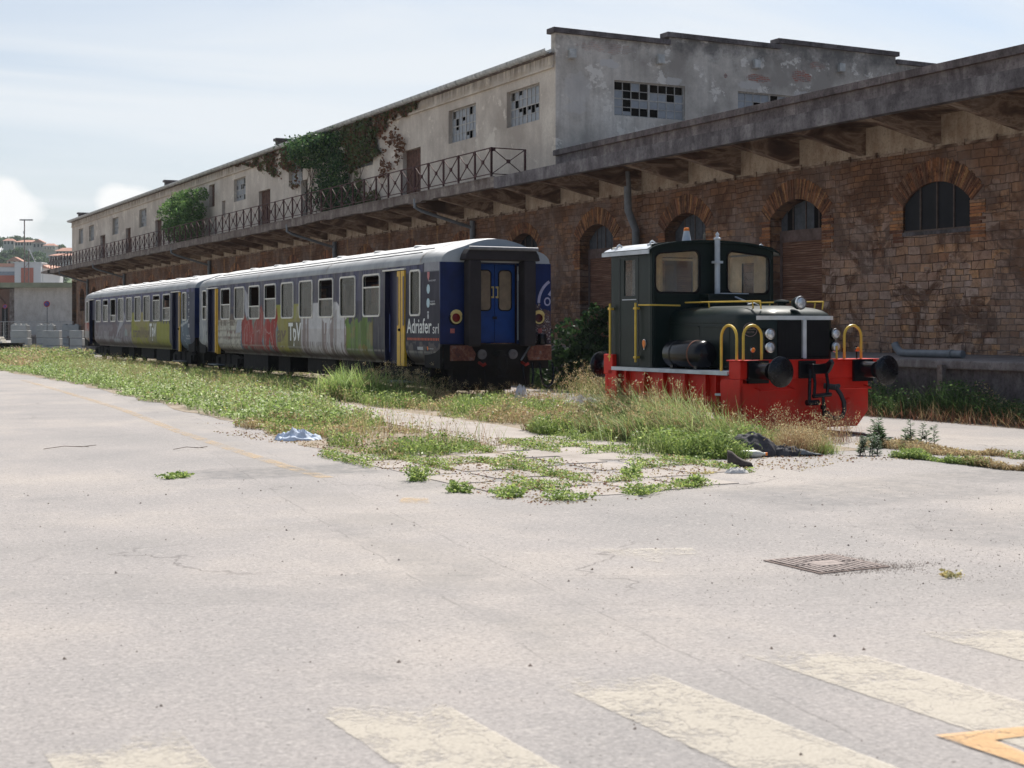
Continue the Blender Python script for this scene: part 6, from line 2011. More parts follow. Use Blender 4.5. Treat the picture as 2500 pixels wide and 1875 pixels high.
# ------------------------------------------------------------------ plants
NR = np.random.default_rng(12)
def leafcloud(P, size, C, up=0.5, asp=.5, rng=NR):
    """rhombic leaves centred on points P"""
    n = len(P)
    if n == 0: return np.zeros((0, 3)), np.zeros((0, 4), int), np.zeros((0, 3))
    d = rng.normal(size=(n, 3)); d[:, 2] *= up; d /= np.linalg.norm(d, axis=1, keepdims=True)
    q = rng.normal(size=(n, 3)); q[:, 2] *= .5
    e = np.cross(d, q); e /= np.linalg.norm(e, axis=1, keepdims=True) + 1e-9
    size = np.broadcast_to(np.asarray(size, float), (n,)) * rng.uniform(.6, 1.4, n)
    a = d * size[:, None] * .5; b = e * (size * asp)[:, None] * .5
    k = rng.uniform(-.1, .25, n)[:, None]
    V = np.stack([P - a, P + b + a * k, P + a, P - b + a * k], 1)
    Q = np.arange(n * 4).reshape(n, 4)
    CC = np.repeat(C * rng.uniform(.75, 1.3, (n, 1)), 4, 0)
    return V.reshape(-1, 3), Q, CC
def blades(P, H, w, C, lean=(0, 0), spread=.35, rng=NR, droop=.35):
    n = len(P)
    an = rng.uniform(0, 2 * PI, n); dx = np.stack([np.cos(an), np.sin(an), np.zeros(n)], 1)
    dirn = rng.normal(size=(n, 3)) * spread; dirn[:, 2] = 1; dirn[:, 0] += lean[0]; dirn[:, 1] += lean[1]
    dirn /= np.linalg.norm(dirn, axis=1, keepdims=True)
    H = np.broadcast_to(H, (n,))[:, None]; w = np.broadcast_to(w, (n,))[:, None]
    hz = dirn.copy(); hz[:, 2] = 0
    m = P + dirn * H * .55
    t = P + dirn * H + hz * H * droop; t[:, 2] -= (np.linalg.norm(hz, axis=1) * H[:, 0]) * droop * .8
    V = np.stack([P - dx * w / 2, P + dx * w / 2, m + dx * w * .35, m - dx * w * .35, t], 1)
    i = np.arange(n)[:, None] * 5
    Q = i + np.array([[0, 1, 2, 3]]); T = i + np.array([[3, 2, 4]])
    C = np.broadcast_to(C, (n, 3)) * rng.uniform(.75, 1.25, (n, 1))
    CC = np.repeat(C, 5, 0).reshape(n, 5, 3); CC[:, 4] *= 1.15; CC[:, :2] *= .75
    return V.reshape(-1, 3), Q, T, CC.reshape(-1, 3), t
class Veg:
    def __init__(s): s.V = []; s.Q = []; s.T = []; s.C = []; s.n = 0
    def add(s, V, Q, C, T=None):
        s.V.append(V); s.Q.append(np.asarray(Q) + s.n); s.C.append(C)
        if T is not None: s.T.append(np.asarray(T) + s.n)
        s.n += len(V)
    def leaves(s, P, size, C, **k):
        s.add(*leafcloud(np.asarray(P, float), size, np.asarray(C, float), **k))
    def grass(s, P, H, w, C, **k):
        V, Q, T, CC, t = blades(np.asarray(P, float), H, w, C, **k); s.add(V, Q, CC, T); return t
    def obj(s, name, parent=None, mat='leaf'):
        return np_obj(name, np.concatenate(s.V), np.concatenate(s.Q), np.concatenate(s.T) if s.T else [], np.concatenate(s.C), mat, parent)
GRN = np.array([(.26, .35, .085), (.34, .43, .12), (.17, .26, .07), (.42, .48, .19), (.27, .35, .15), (.12, .18, .05)])
DRY = np.array([(.46, .37, .20), (.38, .29, .16), (.34, .22, .12), (.52, .44, .28)])
RED = np.array([(.26, .11, .07), (.22, .10, .06)])
def pick(pal, n, rng=NR): return pal[rng.integers(0, len(pal), n)]
def zone(poly, n, seed, thr=.0, sc=.6):
    """random points inside a polygon, thinned by a noise field"""
    p = np.array(poly); lo, hi = p.min(0), p.max(0); out = []
    r = np.random.default_rng(seed); got = 0; it = 0
    while got < n and it < 60:
        q = r.uniform(lo, hi, (n * 2, 2)); it += 1
        k = in_poly(q[:, 0] + (vn(q[:, 0] * .9, q[:, 1] * .7, seed + 3) - .5) * 1.3, q[:, 1] + (vn(q[:, 0] * 1.1, q[:, 1] * 1.2, seed + 4) - .5) * .9, poly)
        if thr > 0:
            k &= vn(q[:, 0] * sc, q[:, 1] * sc, seed) + r.uniform(-.07, .07, len(q)) > thr
        q = q[k]; out.append(q); got += len(q)
    q = np.concatenate(out)[:n]
    return np.concatenate([q, np.zeros((len(q), 1))], 1)
def clump_h(P, seed, lo, hi, sc=.9):
    f = np.clip((vn(P[:, 0] * sc, P[:, 1] * sc, seed, 3) - .3) / .4, 0, 1)
    return lo + (hi - lo) * f
SEL = Vector((0, 0, 0))

def ground_cover(name, label, poly, n, seed, h0, h1, thr=.0, pal=GRN, lsize=.05, nb=.4, bare=None, dry=.15, sc=.9, flow=0):
    """leafy weeds: stems of leaves whose height follows a clump field, plus grass blades"""
    v = Veg(); r = np.random.default_rng(seed)
    P = zone(poly, n, seed, thr)
    H = clump_h(P, seed + 1, h0, h1, sc)
    L = P.copy(); L[:, 2] = H * r.uniform(.08, 1.0, len(P)) ** .7
    L[:, :2] += r.normal(size=(len(P), 2)) * .03
    hue = vn(P[:, 0] * .7, P[:, 1] * .7, seed + 2)
    C = pick(pal, len(P), r); d = hue + r.uniform(-.12, .12, len(P)) > (.80 - dry)
    C[d] = pick(DRY, d.sum(), r)
    v.leaves(L, lsize, C, up=.6, rng=r)
    k = r.random(len(P)) < nb
    cb = C[k] * .9
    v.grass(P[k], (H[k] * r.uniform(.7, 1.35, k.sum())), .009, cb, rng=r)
    if flow:
        f = r.integers(0, len(P), flow); fl = P[f].copy(); fl[:, 2] = H[f] * 1.05
        v.leaves(fl, .035, pick(np.array([(.75, .72, .62), (.65, .55, .15), (.8, .8, .78)]), flow, r), rng=r)
    o = v.obj(name)
    tag(o, label, 'weeds', kind='stuff')
    return o

# left verge: lush foliage far away, thinning toward the cracked slabs
ground_cover('verge_weeds', 'lush green weeds along the verge between the asphalt and the siding', [(7.75, 58), (8.0, 45), (7.6, 34), (7.2, 25), (7.3, 23), (9.3, 23), (9.9, 28), (10.3, 35), (11.2, 46), (12.5, 58)], 46000, 21, .07, .38, .22, lsize=.065, nb=.35, flow=1500, sc=1.3,
             dry=-.02, pal=np.array([(.28, .40, .11), (.37, .49, .16), (.19, .28, .07), (.56, .62, .38), (.44, .54, .25), (.11, .17, .045)]))
ground_cover('verge_weeds', 'lower green weeds where the verge narrows near the blue rag', [(7.25, 25), (6.9, 20.5), (6.65, 17.6), (6.75, 16.2), (7.9, 16.5), (8.6, 18), (9.2, 22), (9.4, 25)], 12000, 22, .03, .24, .53, lsize=.045, nb=.5, dry=.16, sc=1.8)
ground_cover('far_grass', 'tall meadow grass growing in front of the concrete blocks', [(7.8, 58), (12.0, 58), (13.2, 70), (15.5, 78), (16, 105), (4, 118), (1, 100), (7.0, 64)], 45000, 23, .2, .55, lsize=.10, nb=.8, dry=.25, flow=2500)
ground_cover('trackside_weeds', 'green and straw coloured weeds growing along the coach track', [(10.9, 20.2), (11.3, 26), (11.5, 34), (11.7, 46), (12.1, 76), (12.9, 76), (12.6, 45), (12.3, 30.0), (13.2, 27.2), (15.4, 26.4), (15.5, 25.3), (13.2, 22), (12.7, 20.2)], 30000, 24, .04, .34, .44, lsize=.045, nb=.8, dry=.22, sc=1.6)
ground_cover('trackside_weeds', 'shaded weeds under and behind the coaches', [(13.0, 28), (16.2, 28), (17.0, 76), (13.6, 76)], 9000, 25, .03, .22, .45, lsize=.06, nb=.6, dry=.3)
ground_cover('dock_foot_growth', 'dense dark weeds and bramble banked against the dock wall', [(17.7, 5), (17.9, 17), (18.0, 21), (18.3, 36), (18.6, 60), (19.1, 60), (19.1, 5)], 46000, 26, .14, .70, .1, lsize=.05, nb=.5, dry=.08, sc=.7,
             pal=np.array([(.055, .11, .035), (.08, .14, .045), (.11, .17, .06), (.045, .085, .03)]))
# straw and red dry stalks in front of the dock growth
v = Veg(); r = np.random.default_rng(31)
P = zone([(17.8, 8), (17.9, 30), (18.6, 30), (18.6, 8)], 6000, 31, .42)
v.grass(P, r.uniform(.15, .45, len(P)), .006, pick(np.concatenate([RED, DRY[:3], RED]), len(P), r), rng=r, spread=.6)
tag(v.obj('dry_stalks'), 'reddish dry stalks fringing the growth at the dock foot', 'dry stalks', kind='stuff')

v = Veg(); r = np.random.default_rng(35)
P = zone([(7.3, 16.5), (7.6, 24), (8.0, 40), (8.3, 58), (12.4, 58), (11.0, 46), (10.2, 35), (9.6, 24), (8.6, 17)], 5200, 35, .50, 1.1)
v.grass(P, r.uniform(.15, .62, len(P)), .007, pick(np.concatenate([GRN[[0, 3, 4]], DRY, DRY]), len(P), r), rng=r, spread=.3)
P = P[::3]; H = r.uniform(.3, .6, len(P)); Q = np.repeat(P, 6, 0) + r.normal(size=(len(P) * 6, 3)) * (.03, .03, .05); Q[:, 2] += np.repeat(H, 6)
v.leaves(Q, .03, pick(np.concatenate([DRY, GRN[[0, 3]]]), len(Q), r), up=1.5, asp=.4, rng=r)
tag(v.obj('seeding_stalks'), 'straw coloured stalks standing above the green verge', 'stalks', kind='stuff')

# weeds in the joints between the pale slabs
v = Veg(); r = np.random.default_rng(41); PP = []
for i, x in enumerate(JX):
    for j in range(len(JY) - 1):
        for t in np.linspace(0, 1, 34):
            y = JY[j] + (JY[j + 1] - JY[j]) * t + (i - 2.5) * .15
            PP.append((x, y))
for j, y in enumerate(JY):
    for i in range(len(JX) - 1):
        for t in np.linspace(0, 1, 26):
            PP.append((JX[i] + (JX[i + 1] - JX[i]) * t, y + (i - 2 + t) * .15))
PP = np.array(PP); dens = vn(PP[:, 0] * 1.1, PP[:, 1] * .9, 43, 3) + (PP[:, 1] - 13.5) * .03
PP = PP[(dens > .50) & ~((PP[:, 0] > 8.6) & (PP[:, 1] < 12.9))]
for (x, y) in PP:
    n = r.integers(10, 26); hh = .02 + .13 * vn(x * 1.7, y * 1.7, 44)
    q = np.array([(x, y, 0)]) + r.normal(size=(n, 3)) * (.038, .045, 0)
    q[:, 2] = r.random(n) * hh
    C = pick(GRN, n, r) * 1.1; d = r.random(n) < .15; C[d] = pick(DRY, d.sum(), r)
    v.leaves(q, .03, C, up=.5, rng=r)
tag(v.obj('joint_weeds'), 'low green weeds filling the joints between the pale slabs', 'weeds', kind='stuff')

# single tufts one can point to
def tuft(name, label, cat, x, y, R, H, n, pal, seed, lsize=.035, stems=14, grp=None):
    t = thing(name, label, cat, (x, y, 0), 0, grp)
    v = Veg(); r = np.random.default_rng(seed)
    a = r.uniform(0, 2 * PI, stems); rr_ = R * np.sqrt(r.random(stems)); tips = np.stack([np.cos(a) * rr_ * 1.3, np.sin(a) * rr_ * 1.3, H * (1 - .5 * rr_ / R) * r.uniform(.7, 1.1, stems)], 1)
    base = tips * (.45, .45, 0)
    k = r.integers(0, stems, n); f = r.random(n)[:, None]
    L = base[k] * (1 - f) + tips[k] * f + r.normal(size=(n, 3)) * (R * .13, R * .13, H * .05); L[:, 2] = np.abs(L[:, 2])
    v.leaves(L, lsize, pick(pal, n, r), up=.5, rng=r); v.obj('foliage', t)
    s = Veg(); s.grass(base, tips[:, 2], .008, np.tile([(.10, .13, .05)], (stems, 1)), rng=r, spread=.2); s.obj('stems', t)
    return t
TU = [(6.72, 11.85, .22, .16, 'bushy green weed tuft, nearest to the camera at the tip of the slabs'), (6.32, 12.25, .17, .13, 'green weed tuft beside the nearest tuft, on its left'),
      (7.55, 11.9, .20, .14, 'low green weed tuft at the right end of the slab joints'), (6.05, 12.85, .15, .13, 'rounded weed tuft at the left corner of the slabs'),
      (6.10, 14.0, .14, .26, 'taller weed tuft on the asphalt edge left of the slabs'), (8.35, 13.3, .13, .16, 'thin weed tuft in the middle right of the slabs'),
      (8.4, 12.2, .13, .15, 'spindly weed tuft at the far right of the slabs'), (3.9, 15.5, .16, .08, 'small flat weed tuft alone on the asphalt beside the dark patch'),
      (9.25, 13.25, .16, .05, 'flat yellowish weed patch beside the white paper scrap'), (6.85, 7.0, .08, .06, 'tiny wiry weed at the edge of the manhole')]
for i, (x, y, R, H, lb) in enumerate(TU):
    tuft('weed_tuft', lb, 'weed', x, y, R, H, 520 if i < 8 else 70, GRN * 1.1 if i < 8 else DRY * .9 + GRN[:4] * .3, 300 + i, grp='weed tufts on the paving')
# upright leafy weeds in front of the locomotive and on the right
def upright(x, y, H, n, label, seed, name='upright_weed', pal=None, ls=.10):
    t = thing(name, label, 'weed', (x, y, 0), 0, 'upright leafy weeds'); r = np.random.default_rng(seed); v = Veg(); s = MB()
    for k in range(n):
        bx, by = r.normal(size=2) * .10; h = H * r.uniform(.55, 1)
        tx, ty = bx + r.normal() * .06, by + r.normal() * .06
        s.tube([(bx, by, 0), ((bx + tx) / 2, (by + ty) / 2, h * .5), (tx, ty, h)], [.006, .004, .002], 5)
        f = r.random(60) ** .8; L = np.stack([bx + (tx - bx) * f, by + (ty - by) * f, h * f], 1)
        a = r.uniform(0, 2 * PI, 60); l = ls * (1.1 - .5 * f); D = np.stack([np.cos(a), np.sin(a), np.full(60, .55)], 1); wv = np.stack([-np.sin(a), np.cos(a), np.zeros(60)], 1) * .009
        T = L + D * l[:, None]; T[:, 2] -= l * .2; Mi = L + D * l[:, None] * .5
        V = np.stack([L, Mi + wv, T, Mi - wv], 1).reshape(-1, 3)
        C = np.repeat(pick(pal if pal is not None else np.array([(.06, .12, .045), (.09, .16, .06), (.05, .10, .04)]), 60, r), 4, 0)
        v.add(V, np.arange(240).reshape(60, 4), C)
    v.obj('foliage', t); s.build('stems', 'bark', t)
    return t
upright(13.35, 15.0, .42, 9, 'bushy upright weed right of the red beam, below the right buffer', 71)
upright(13.72, 14.75, .42, 4, 'upright weed with whorled leaves standing alone right of the locomotive', 72)
upright(13.98, 14.55, .34, 2, 'smaller upright weed beside the whorled one', 73)
upright(12.45, 14.15, .26, 8, 'grey green bushy weed on the paving right of the dry tuft', 74, pal=np.array([(.11, .17, .10), (.14, .20, .12)]), ls=.07)
# grassy lines along rail grooves on the right
for (poly, sd_, lb) in (([(12.5, 14.0), (12.3, 11.0), (12.05, 9.0), (12.22, 9.0), (12.5, 11.0), (12.72, 14.0)], 51, 'thin line of grass along the front rail groove at the right'),
                        ([(13.2, 15.3), (13.65, 12.6), (13.5, 10), (13.7, 10), (13.9, 12.6), (13.95, 15.3)], 52, 'thin line of grass and dry weeds along the rear rail groove at the right')):
    ground_cover('groove_grass', lb, poly, 5200, sd_, .03, .13, .3, lsize=.03, nb=1.0, dry=.2, sc=2.5)
# long seeding grass around the locomotive
def seed_grass(name, label, pts, nb, H, pal, seed, seeds=.3, lean=(-.25, -.15), w=.006, headpal=None, cat='tall grass', head=.022, hn=9):
    t = thing(name, label, cat, (float(np.mean([p[0] for p in pts])), float(np.mean([p[1] for p in pts])), 0)); r = np.random.default_rng(seed)
    o = np.array(t.location); v = Veg()
    k = r.integers(0, len(pts), nb); Pc = np.array(pts)[k]
    P = np.zeros((nb, 3)); P[:, :2] = Pc[:, :2] + r.normal(size=(nb, 2)) * Pc[:, 2:3] - o[:2]
    h = H * r.uniform(.3, 1.0, nb) ** .8 * Pc[:, 3]
    tp = v.grass(P, h, w, pick(pal, nb, r), lean=lean, rng=r, spread=.33, droop=.45); v.obj('blades', t)
    m = r.random(nb) < seeds * (h / h.max()); q = tp[m]
    if len(q):
        u = Veg(); Q = np.repeat(q, hn, 0) + r.normal(size=(len(q) * hn, 3)) * (.028, .028, .03); Q[:, 2] += .02
        u.leaves(Q, head, pick(DRY if headpal is None else headpal, len(Q), r), up=2.0, asp=.35, rng=r); u.obj('seed_heads', t)
    return t
WG = np.concatenate([GRN * .95, DRY[:2], GRN * 1.1])
seed_grass('tall_grass', 'tall seeding grass clump in front of the locomotive cab and footplate', [(11.9, 18.9, .22, 1), (12.0, 18.2, .22, 1), (11.9, 17.4, .22, .95), (11.7, 16.7, .22, .8), (11.8, 16.1, .2, .6), (12.1, 19.6, .2, .9), (11.2, 17.6, .2, .6), (11.3, 18.7, .25, .55)], 7000, 1.0, np.concatenate([GRN * .9, DRY, GRN * 1.1 + .08]), 81, .07, (-.45, .10), .0115, head=.036, hn=16)
ground_cover('locomotive_weeds', 'green weeds at the foot of the tall grass left of the dark jacket', [(10.5, 20.0), (10.2, 17.5), (10.0, 15.6), (10.1, 14.6), (10.75, 14.35), (11.2, 15.0), (11.9, 15.0), (12.3, 15.5), (12.6, 17.1), (12.6, 20.5)], 20000, 82, .03, .34, .42, lsize=.042, nb=.9, dry=.26, sc=2.1)
seed_grass('tall_grass', 'rust brown dry grass tuft right of the dark jacket', [(11.75, 14.75, .14, 1), (11.95, 14.9, .12, .9)], 2600, .36, np.concatenate([RED * 1.1, DRY]), 83, .3, (0, 0), .005)
seed_grass('tall_grass', 'pale dry stalks in front of the red apron', [(12.3, 15.9, .3, 1), (12.9, 16.2, .3, .8), (13.4, 16.0, .2, .7), (12.1, 15.2, .15, .7)], 700, .62, np.concatenate([DRY, RED]), 84, .8, (0, 0), .004)
seed_grass('tall_grass', 'green and straw grass behind the brown tuft', [(12.15, 15.3, .2, 1), (12.4, 15.6, .2, .9), (12.0, 14.7, .12, .7)], 3400, .34, WG, 85, .15, (0, 0))
seed_grass('tall_grass', 'big leafy grass clump beside the first coach doorway', [(11.55, 30.3, .22, 1), (11.9, 30.0, .25, .9), (11.3, 30.6, .2, .8)], 1500, 1.0, GRN * 1.25 + .02, 86, .10, (-.05, -.1), .024)
seed_grass('tall_grass', 'arching oat grass under the yellow coach door', [(12.4, 29.4, .3, 1), (12.7, 28.9, .3, .8), (12.1, 29.9, .3, .9)], 700, .95, GRN, 87, .45, (.1, -.2), .006, hn=16, head=.03)
seed_grass('tall_grass', 'dry reddish stalks in front of the coach buffers', [(12.9, 27.3, .4, 1), (13.6, 27.1, .4, .9), (14.3, 26.9, .35, .9), (14.9, 26.9, .3, .7), (12.4, 27.6, .3, 1)], 900, .52, np.concatenate([RED, DRY]), 88, .35, (0, 0), .006)
seed_grass('tall_grass', 'oat grass with pale heads between the coach and the bush', [(17.6, 29.2, .5, 1), (18.6, 30.5, .5, 1), (17.9, 27.9, .4, .8), (16.9, 29.0, .3, .7)], 1100, .85, np.concatenate([DRY, GRN]), 89, .7, (0, 0), .007, hn=14, head=.035)
v = Veg(); r = np.random.default_rng(91)
P = zone([(11.2, 34), (11.8, 46), (12.6, 70), (13.7, 70), (12.9, 34), (12.9, 30), (11.4, 30)], 3500, 91, .48)
v.grass(P, r.uniform(.15, .6, len(P)), .009, pick(WG, len(P), r), rng=r)
tag(v.obj('siding_grass'), 'long grass growing up beside the coach wheels', 'long grass', kind='stuff')
# twiggy dry shrub in front of the beam
tw = thing('dry_shrub', 'leafless reddish twiggy weed in front of the coupling hose', 'dry weed', (13.35, 15.9, 0)); m = MB(); r_ = random.Random(5)
def twig(p, d, L, rr_, dep):
    q = p + d * L; m.tube([p, (p + q) / 2 + Vector((r_.uniform(-.01, .01), r_.uniform(-.01, .01), 0)), q], [rr_, rr_ * .8, rr_ * .6], 4)
    if dep:
        for _ in range(3):
            f = r_.uniform(.3, 1); twig(p + (q - p) * f, (d + Vector((r_.uniform(-.7, .7), r_.uniform(-.5, .5), r_.uniform(.0, .4)))).normalized(), L * r_.uniform(.4, .7), rr_ * .6, dep - 1)
for a in range(6): twig(Vector((r_.uniform(-.25, .25), r_.uniform(-.1, .1), 0)), Vector((r_.uniform(-.5, .5), r_.uniform(-.2, .2), 1)).normalized(), .3, .004, 3)
m.build('twigs', simple('red_brown_twigs', (.30, .14, .09), .8), tw)

# bushes, trees, ivy
def bush(name, label, cat, loc, blobs, n, lsize, pal, seed, trunk=None, grp=None, asp=.6):
    t = thing(name, label, cat, loc, 0, grp); r = np.random.default_rng(seed); v = Veg(); B = np.array(blobs)
    w = B[:, 3] ** 2; k = r.choice(len(B), n, p=w / w.sum())
    d = r.normal(size=(n, 3)); d /= np.linalg.norm(d, axis=1, keepdims=True)
    rad_ = B[k, 3] * r.uniform(.35, 1.0, n) ** .5
    rad_ *= .72 + .56 * vn(d[:, 0] * 3 + k, d[:, 1] * 3 + d[:, 2] * 2, seed)
    P = B[k, :3] + d * rad_[:, None] * (1, 1, .85); P = P[P[:, 2] > .02]
    v.leaves(P, lsize, pick(pal, len(P), r), up=.8, asp=asp, rng=r); v.obj('crown', t)
    m = MB()
    for bl in (trunk or []): m.tube([Vector(p[:3]) for p in bl], [p[3] for p in bl], 6)
    for b in blobs:
        base = trunk[0][-1][:3] if trunk else (0, 0, 0)
        m.tube([Vector(base), Vector(base).lerp(Vector(b[:3]), .6) + Vector((0, 0, .05)), Vector(b[:3])], [.03 * b[3] ** .5 + .004, .02 * b[3] ** .5 + .003, .006], 5)
    m.build('branches', 'bark', t)
    return t
DG = np.array([(.022, .048, .018), (.035, .068, .024), (.016, .036, .015), (.05, .09, .03)])
bush('bush', 'dark leafy fig bush between the coach end and the locomotive', 'bush', (18.8, 31.8, 0), [(0, 0, .7, .8), (.9, -.6, .8, .8), (-.2, .5, 1.25, .7), (.7, .2, 1.55, .65), (-.7, .6, .6, .6), (1.5, -.9, .6, .75), (.2, .2, 1.95, .35), (1.4, -.4, 1.4, .5), (.9, .5, 2.0, .25)], 5200, .13, DG, 101, asp=.8)
MG = np.array([(.08, .16, .05), (.13, .23, .07), (.055, .11, .04), (.18, .29, .09)])
bt_ = bush('balcony_tree', 'green self-sown tree growing on the balcony of the warehouse', 'tree', (25.0, 97.0, 7.15), [(-.3, 1.8, 2.4, 1.0), (.2, 0, 1.9, 1.2), (0, -2.0, 2.3, 1.0), (0, -1.0, 3.2, .8), (0, 1.2, 1.1, 1.1), (-.2, -2.6, 1.0, .9), (.0, 3.3, 2.9, .7), (0, -1.5, .6, 1.0), (0, .9, 3.3, .7), (.2, -3.6, 3.3, .55), (0, 4.0, 1.6, .6)], 9500, .16, MG, 102, [[(0, 0, 0, .12), (0, .3, 1.0, .09)]], asp=.6)
settle(bt_)
# ivy on the upper wall
iv = thing('climbing_ivy', 'dark green ivy with rusty red outer shoots covering part of the upper wall', 'ivy', (26.1, 71, 7.2)); r = np.random.default_rng(103); v = Veg()
def ivy(poly, n, thr, pal, seed, dep=.12, ls=.15):
    p = np.array(poly); lo, hi = p.min(0) - .6, p.max(0) + .6
    P = r.uniform(lo, hi, (n * 4, 2))
    wx = P[:, 0] + (vn(P[:, 0] * .9, P[:, 1] * 1.2, seed, 4) - .5) * 3.0; wz = P[:, 1] + (vn(P[:, 0] * .8, P[:, 1] * 1.3, seed + 9, 4) - .5) * 1.6
    k = in_poly(wx, wz, poly) & (vn(P[:, 0] * 1.1, P[:, 1] * 1.6, seed + 3, 5) + r.uniform(-.05, .05, len(P)) > thr) & (P[:, 1] < 11.98) & (P[:, 1] > 7.2)
    P = P[k][:n]
    bulge = .3 + 1.6 * vn(P[:, 0] * .8, P[:, 1] * 1.1, seed + 5, 3)
    Q = np.stack([-np.abs(r.normal(size=len(P))) * dep * bulge - .02, P[:, 0] - 71, P[:, 1] - 7.2], 1)
    v.leaves(Q, ls, pick(pal, len(Q), r), up=1.2, asp=.75, rng=r)
IV = np.array([(.035, .08, .03), (.055, .11, .038), (.022, .05, .025), (.10, .16, .05)]); IB = np.array([(.15, .08, .045), (.20, .09, .055), (.13, .12, .055), (.24, .13, .08), (.10, .14, .05)])
ivy([(69, 12), (76.5, 12), (77, 11.2), (74.5, 10.7), (72.2, 10.5), (72.4, 9), (72.8, 7.0), (67.2, 7.0), (67, 8.5), (68.3, 9.5), (68.8, 10.8)], 8500, .37, IV, 5, .30, .13)
ivy([(70.5, 11.9), (75.2, 11.9), (75.0, 10.9), (71.5, 10.6)], 2600, .40, IV, 6, .45, .13)
ivy([(64.9, 12), (69.3, 12), (69.2, 10.5), (68, 9.5), (66.5, 9.6), (64.6, 10.0)], 5200, .33, IB[[2, 4, 0, 4]], 7, .10)
ivy([(76, 12), (91, 12), (86, 11.6), (80, 10.7), (76.5, 10.6)], 3800, .44, IB[[0, 2, 4, 1]], 8, .06)
ivy([(59, 12.1), (66, 12.1), (65.5, 11.3), (60, 11.4)], 2200, .42, IB, 9, .06)
ivy([(63.9, 7.0), (67.4, 7.0), (67.2, 9.2), (65, 8.8)], 900, .46, IB[[4, 2, 2]], 10, .08)
ivy([(66.3, 11.5), (64.0, 11.4), (61.0, 10.2), (61.0, 9.2), (63.3, 8.4), (64.2, 9.9)], 900, .52, IB[[1, 3, 0]], 11, .03, .15)
ivy([(76.0, 11.4), (84.0, 11.6), (80, 9.8), (76.5, 9.4)], 700, .56, IB[[1, 2, 0]], 12, .04, .14)
v.obj('leaves', iv)
m = MB(); r_ = random.Random(9)
for i in range(34):
    y = r_.uniform(-4, 4); z = 0; pts = [(-.03, y, 0)]
    for s_ in range(7): y += r_.uniform(-.9, 1.0) * (1 if s_ > 2 else .3); z += r_.uniform(.35, .75); pts.append((-.03, y, min(z, 4.7)))
    m.tube(pts, .014, 4)
m.build('vines', 'bark', iv)
settle(iv)

# ------------------------------------------------------------------ litter
def crumple(name, label, cat, x, y, rx, ry, h, mat, seed, n=34, amp=.5, ang=0.0, fr=5.0, flat=1.0):
    V = []; 
    for j in range(n):
        for i in range(n):
            a, b = i / (n - 1) * 2 - 1, j / (n - 1) * 2 - 1
            px_, py_ = a * math.sqrt(1 - b * b / 2), b * math.sqrt(1 - a * a / 2)
            rr_ = min(1, math.hypot(px_, py_)); e = 1 + .25 * (float(vn(math.atan2(py_, px_) * 1.2 + 9, seed, seed)) - .5) * 2
            z = h * (1 - rr_ ** 2.2) ** .6
            nz_ = mnoise.noise(Vector((px_ * fr * .7, py_ * fr, seed))) + .5 * mnoise.noise(Vector((px_ * fr * 2.2, py_ * fr * 2.5, seed + 3)))
            z = max(.004, z * (1 + amp * nz_) * flat); 
            V.append((px_ * rx * e, py_ * ry * e, z if rr_ < .999 else 0))
    F = [(j * n + i, j * n + i + 1, (j + 1) * n + i + 1, (j + 1) * n + i) for j in range(n - 1) for i in range(n - 1)]
    m = MB(); m.add(V, F); o = m.build(name, mat, None, smooth=True); o.location = (x, y, .004); o.rotation_euler = (0, 0, ang)
    return tag(o, label, cat)
clo = simple('faded_black_padded_cloth', (.055, .052, .058), .8, 0, .5, 14)
crumple('discarded_jacket', 'crumpled black padded jacket lying in the weeds before the locomotive', 'jacket', 11.08, 14.82, .40, .24, .27, clo, 3, 60, .22, rad(-27), 3.2)
crumple('discarded_jacket', 'flat black sleeve of cloth lying right of the padded jacket', 'cloth', 11.42, 14.62, .30, .12, .12, clo, 4, 40, .3, rad(-27), 4)
crumple('rag', 'pale blue rag lying at the edge of the verge', 'rag', 6.78, 19.9, .34, .22, .11, simple('pale_blue_cloth', (.52, .58, .68), .8, 0, .25, 9), 6, 36, .9, rad(-20), 3.5)
crumple('plastic_bag', 'white plastic bag caught below the coach buffers', 'plastic bag', 14.4, 27.4, .16, .12, .34, simple('white_plastic_film', (.55, .58, .62), .35, 0, .2, 9), 7, 24, .5, 0, 4)
crumple('plastic_sack', 'torn white sack on the path left of the locomotive', 'sack', 14.9, 25.6, .42, .16, .17, simple('dirty_white_sack', (.62, .58, .54), .7, 0, .2, 9), 8, 30, .8, rad(-25), 4)
crumple('paper_scrap', 'flattened white paper scrap on the asphalt by the brown shoe', 'paper', 9.62, 13.12, .13, .07, .045, simple('dirty_paper', (.60, .58, .55), .8, 0, .2, 20), 9, 20, .9, rad(-25), 5)
crumple('plastic_bag', 'small white plastic scrap in the dry weeds left of the coach buffers', 'plastic bag', 13.35, 27.3, .13, .1, .16, 'whitedim', 10, 20, .9, 0, 4)
bt = thing('plastic_bottle', 'crushed clear bottle lying before the black jacket', 'bottle', (10.9, 14.55, .05), rad(-27))
m = MB(); m.lathe((-.16, 0, 0), (1, 0, 0), [(.0, 0), (.045, .005), (.05, .03), (.05, .2), (.04, .26), (.018, .30), (.018, .33)], 16); m.build('bottle_body', simple('cloudy_plastic', (.50, .50, .46), .3, 0, .2, 20), bt, smooth=True)
m = MB(); m.cyl((.17, 0, 0), (.195, 0, 0), .02); m.build('cap', 'orange', bt)
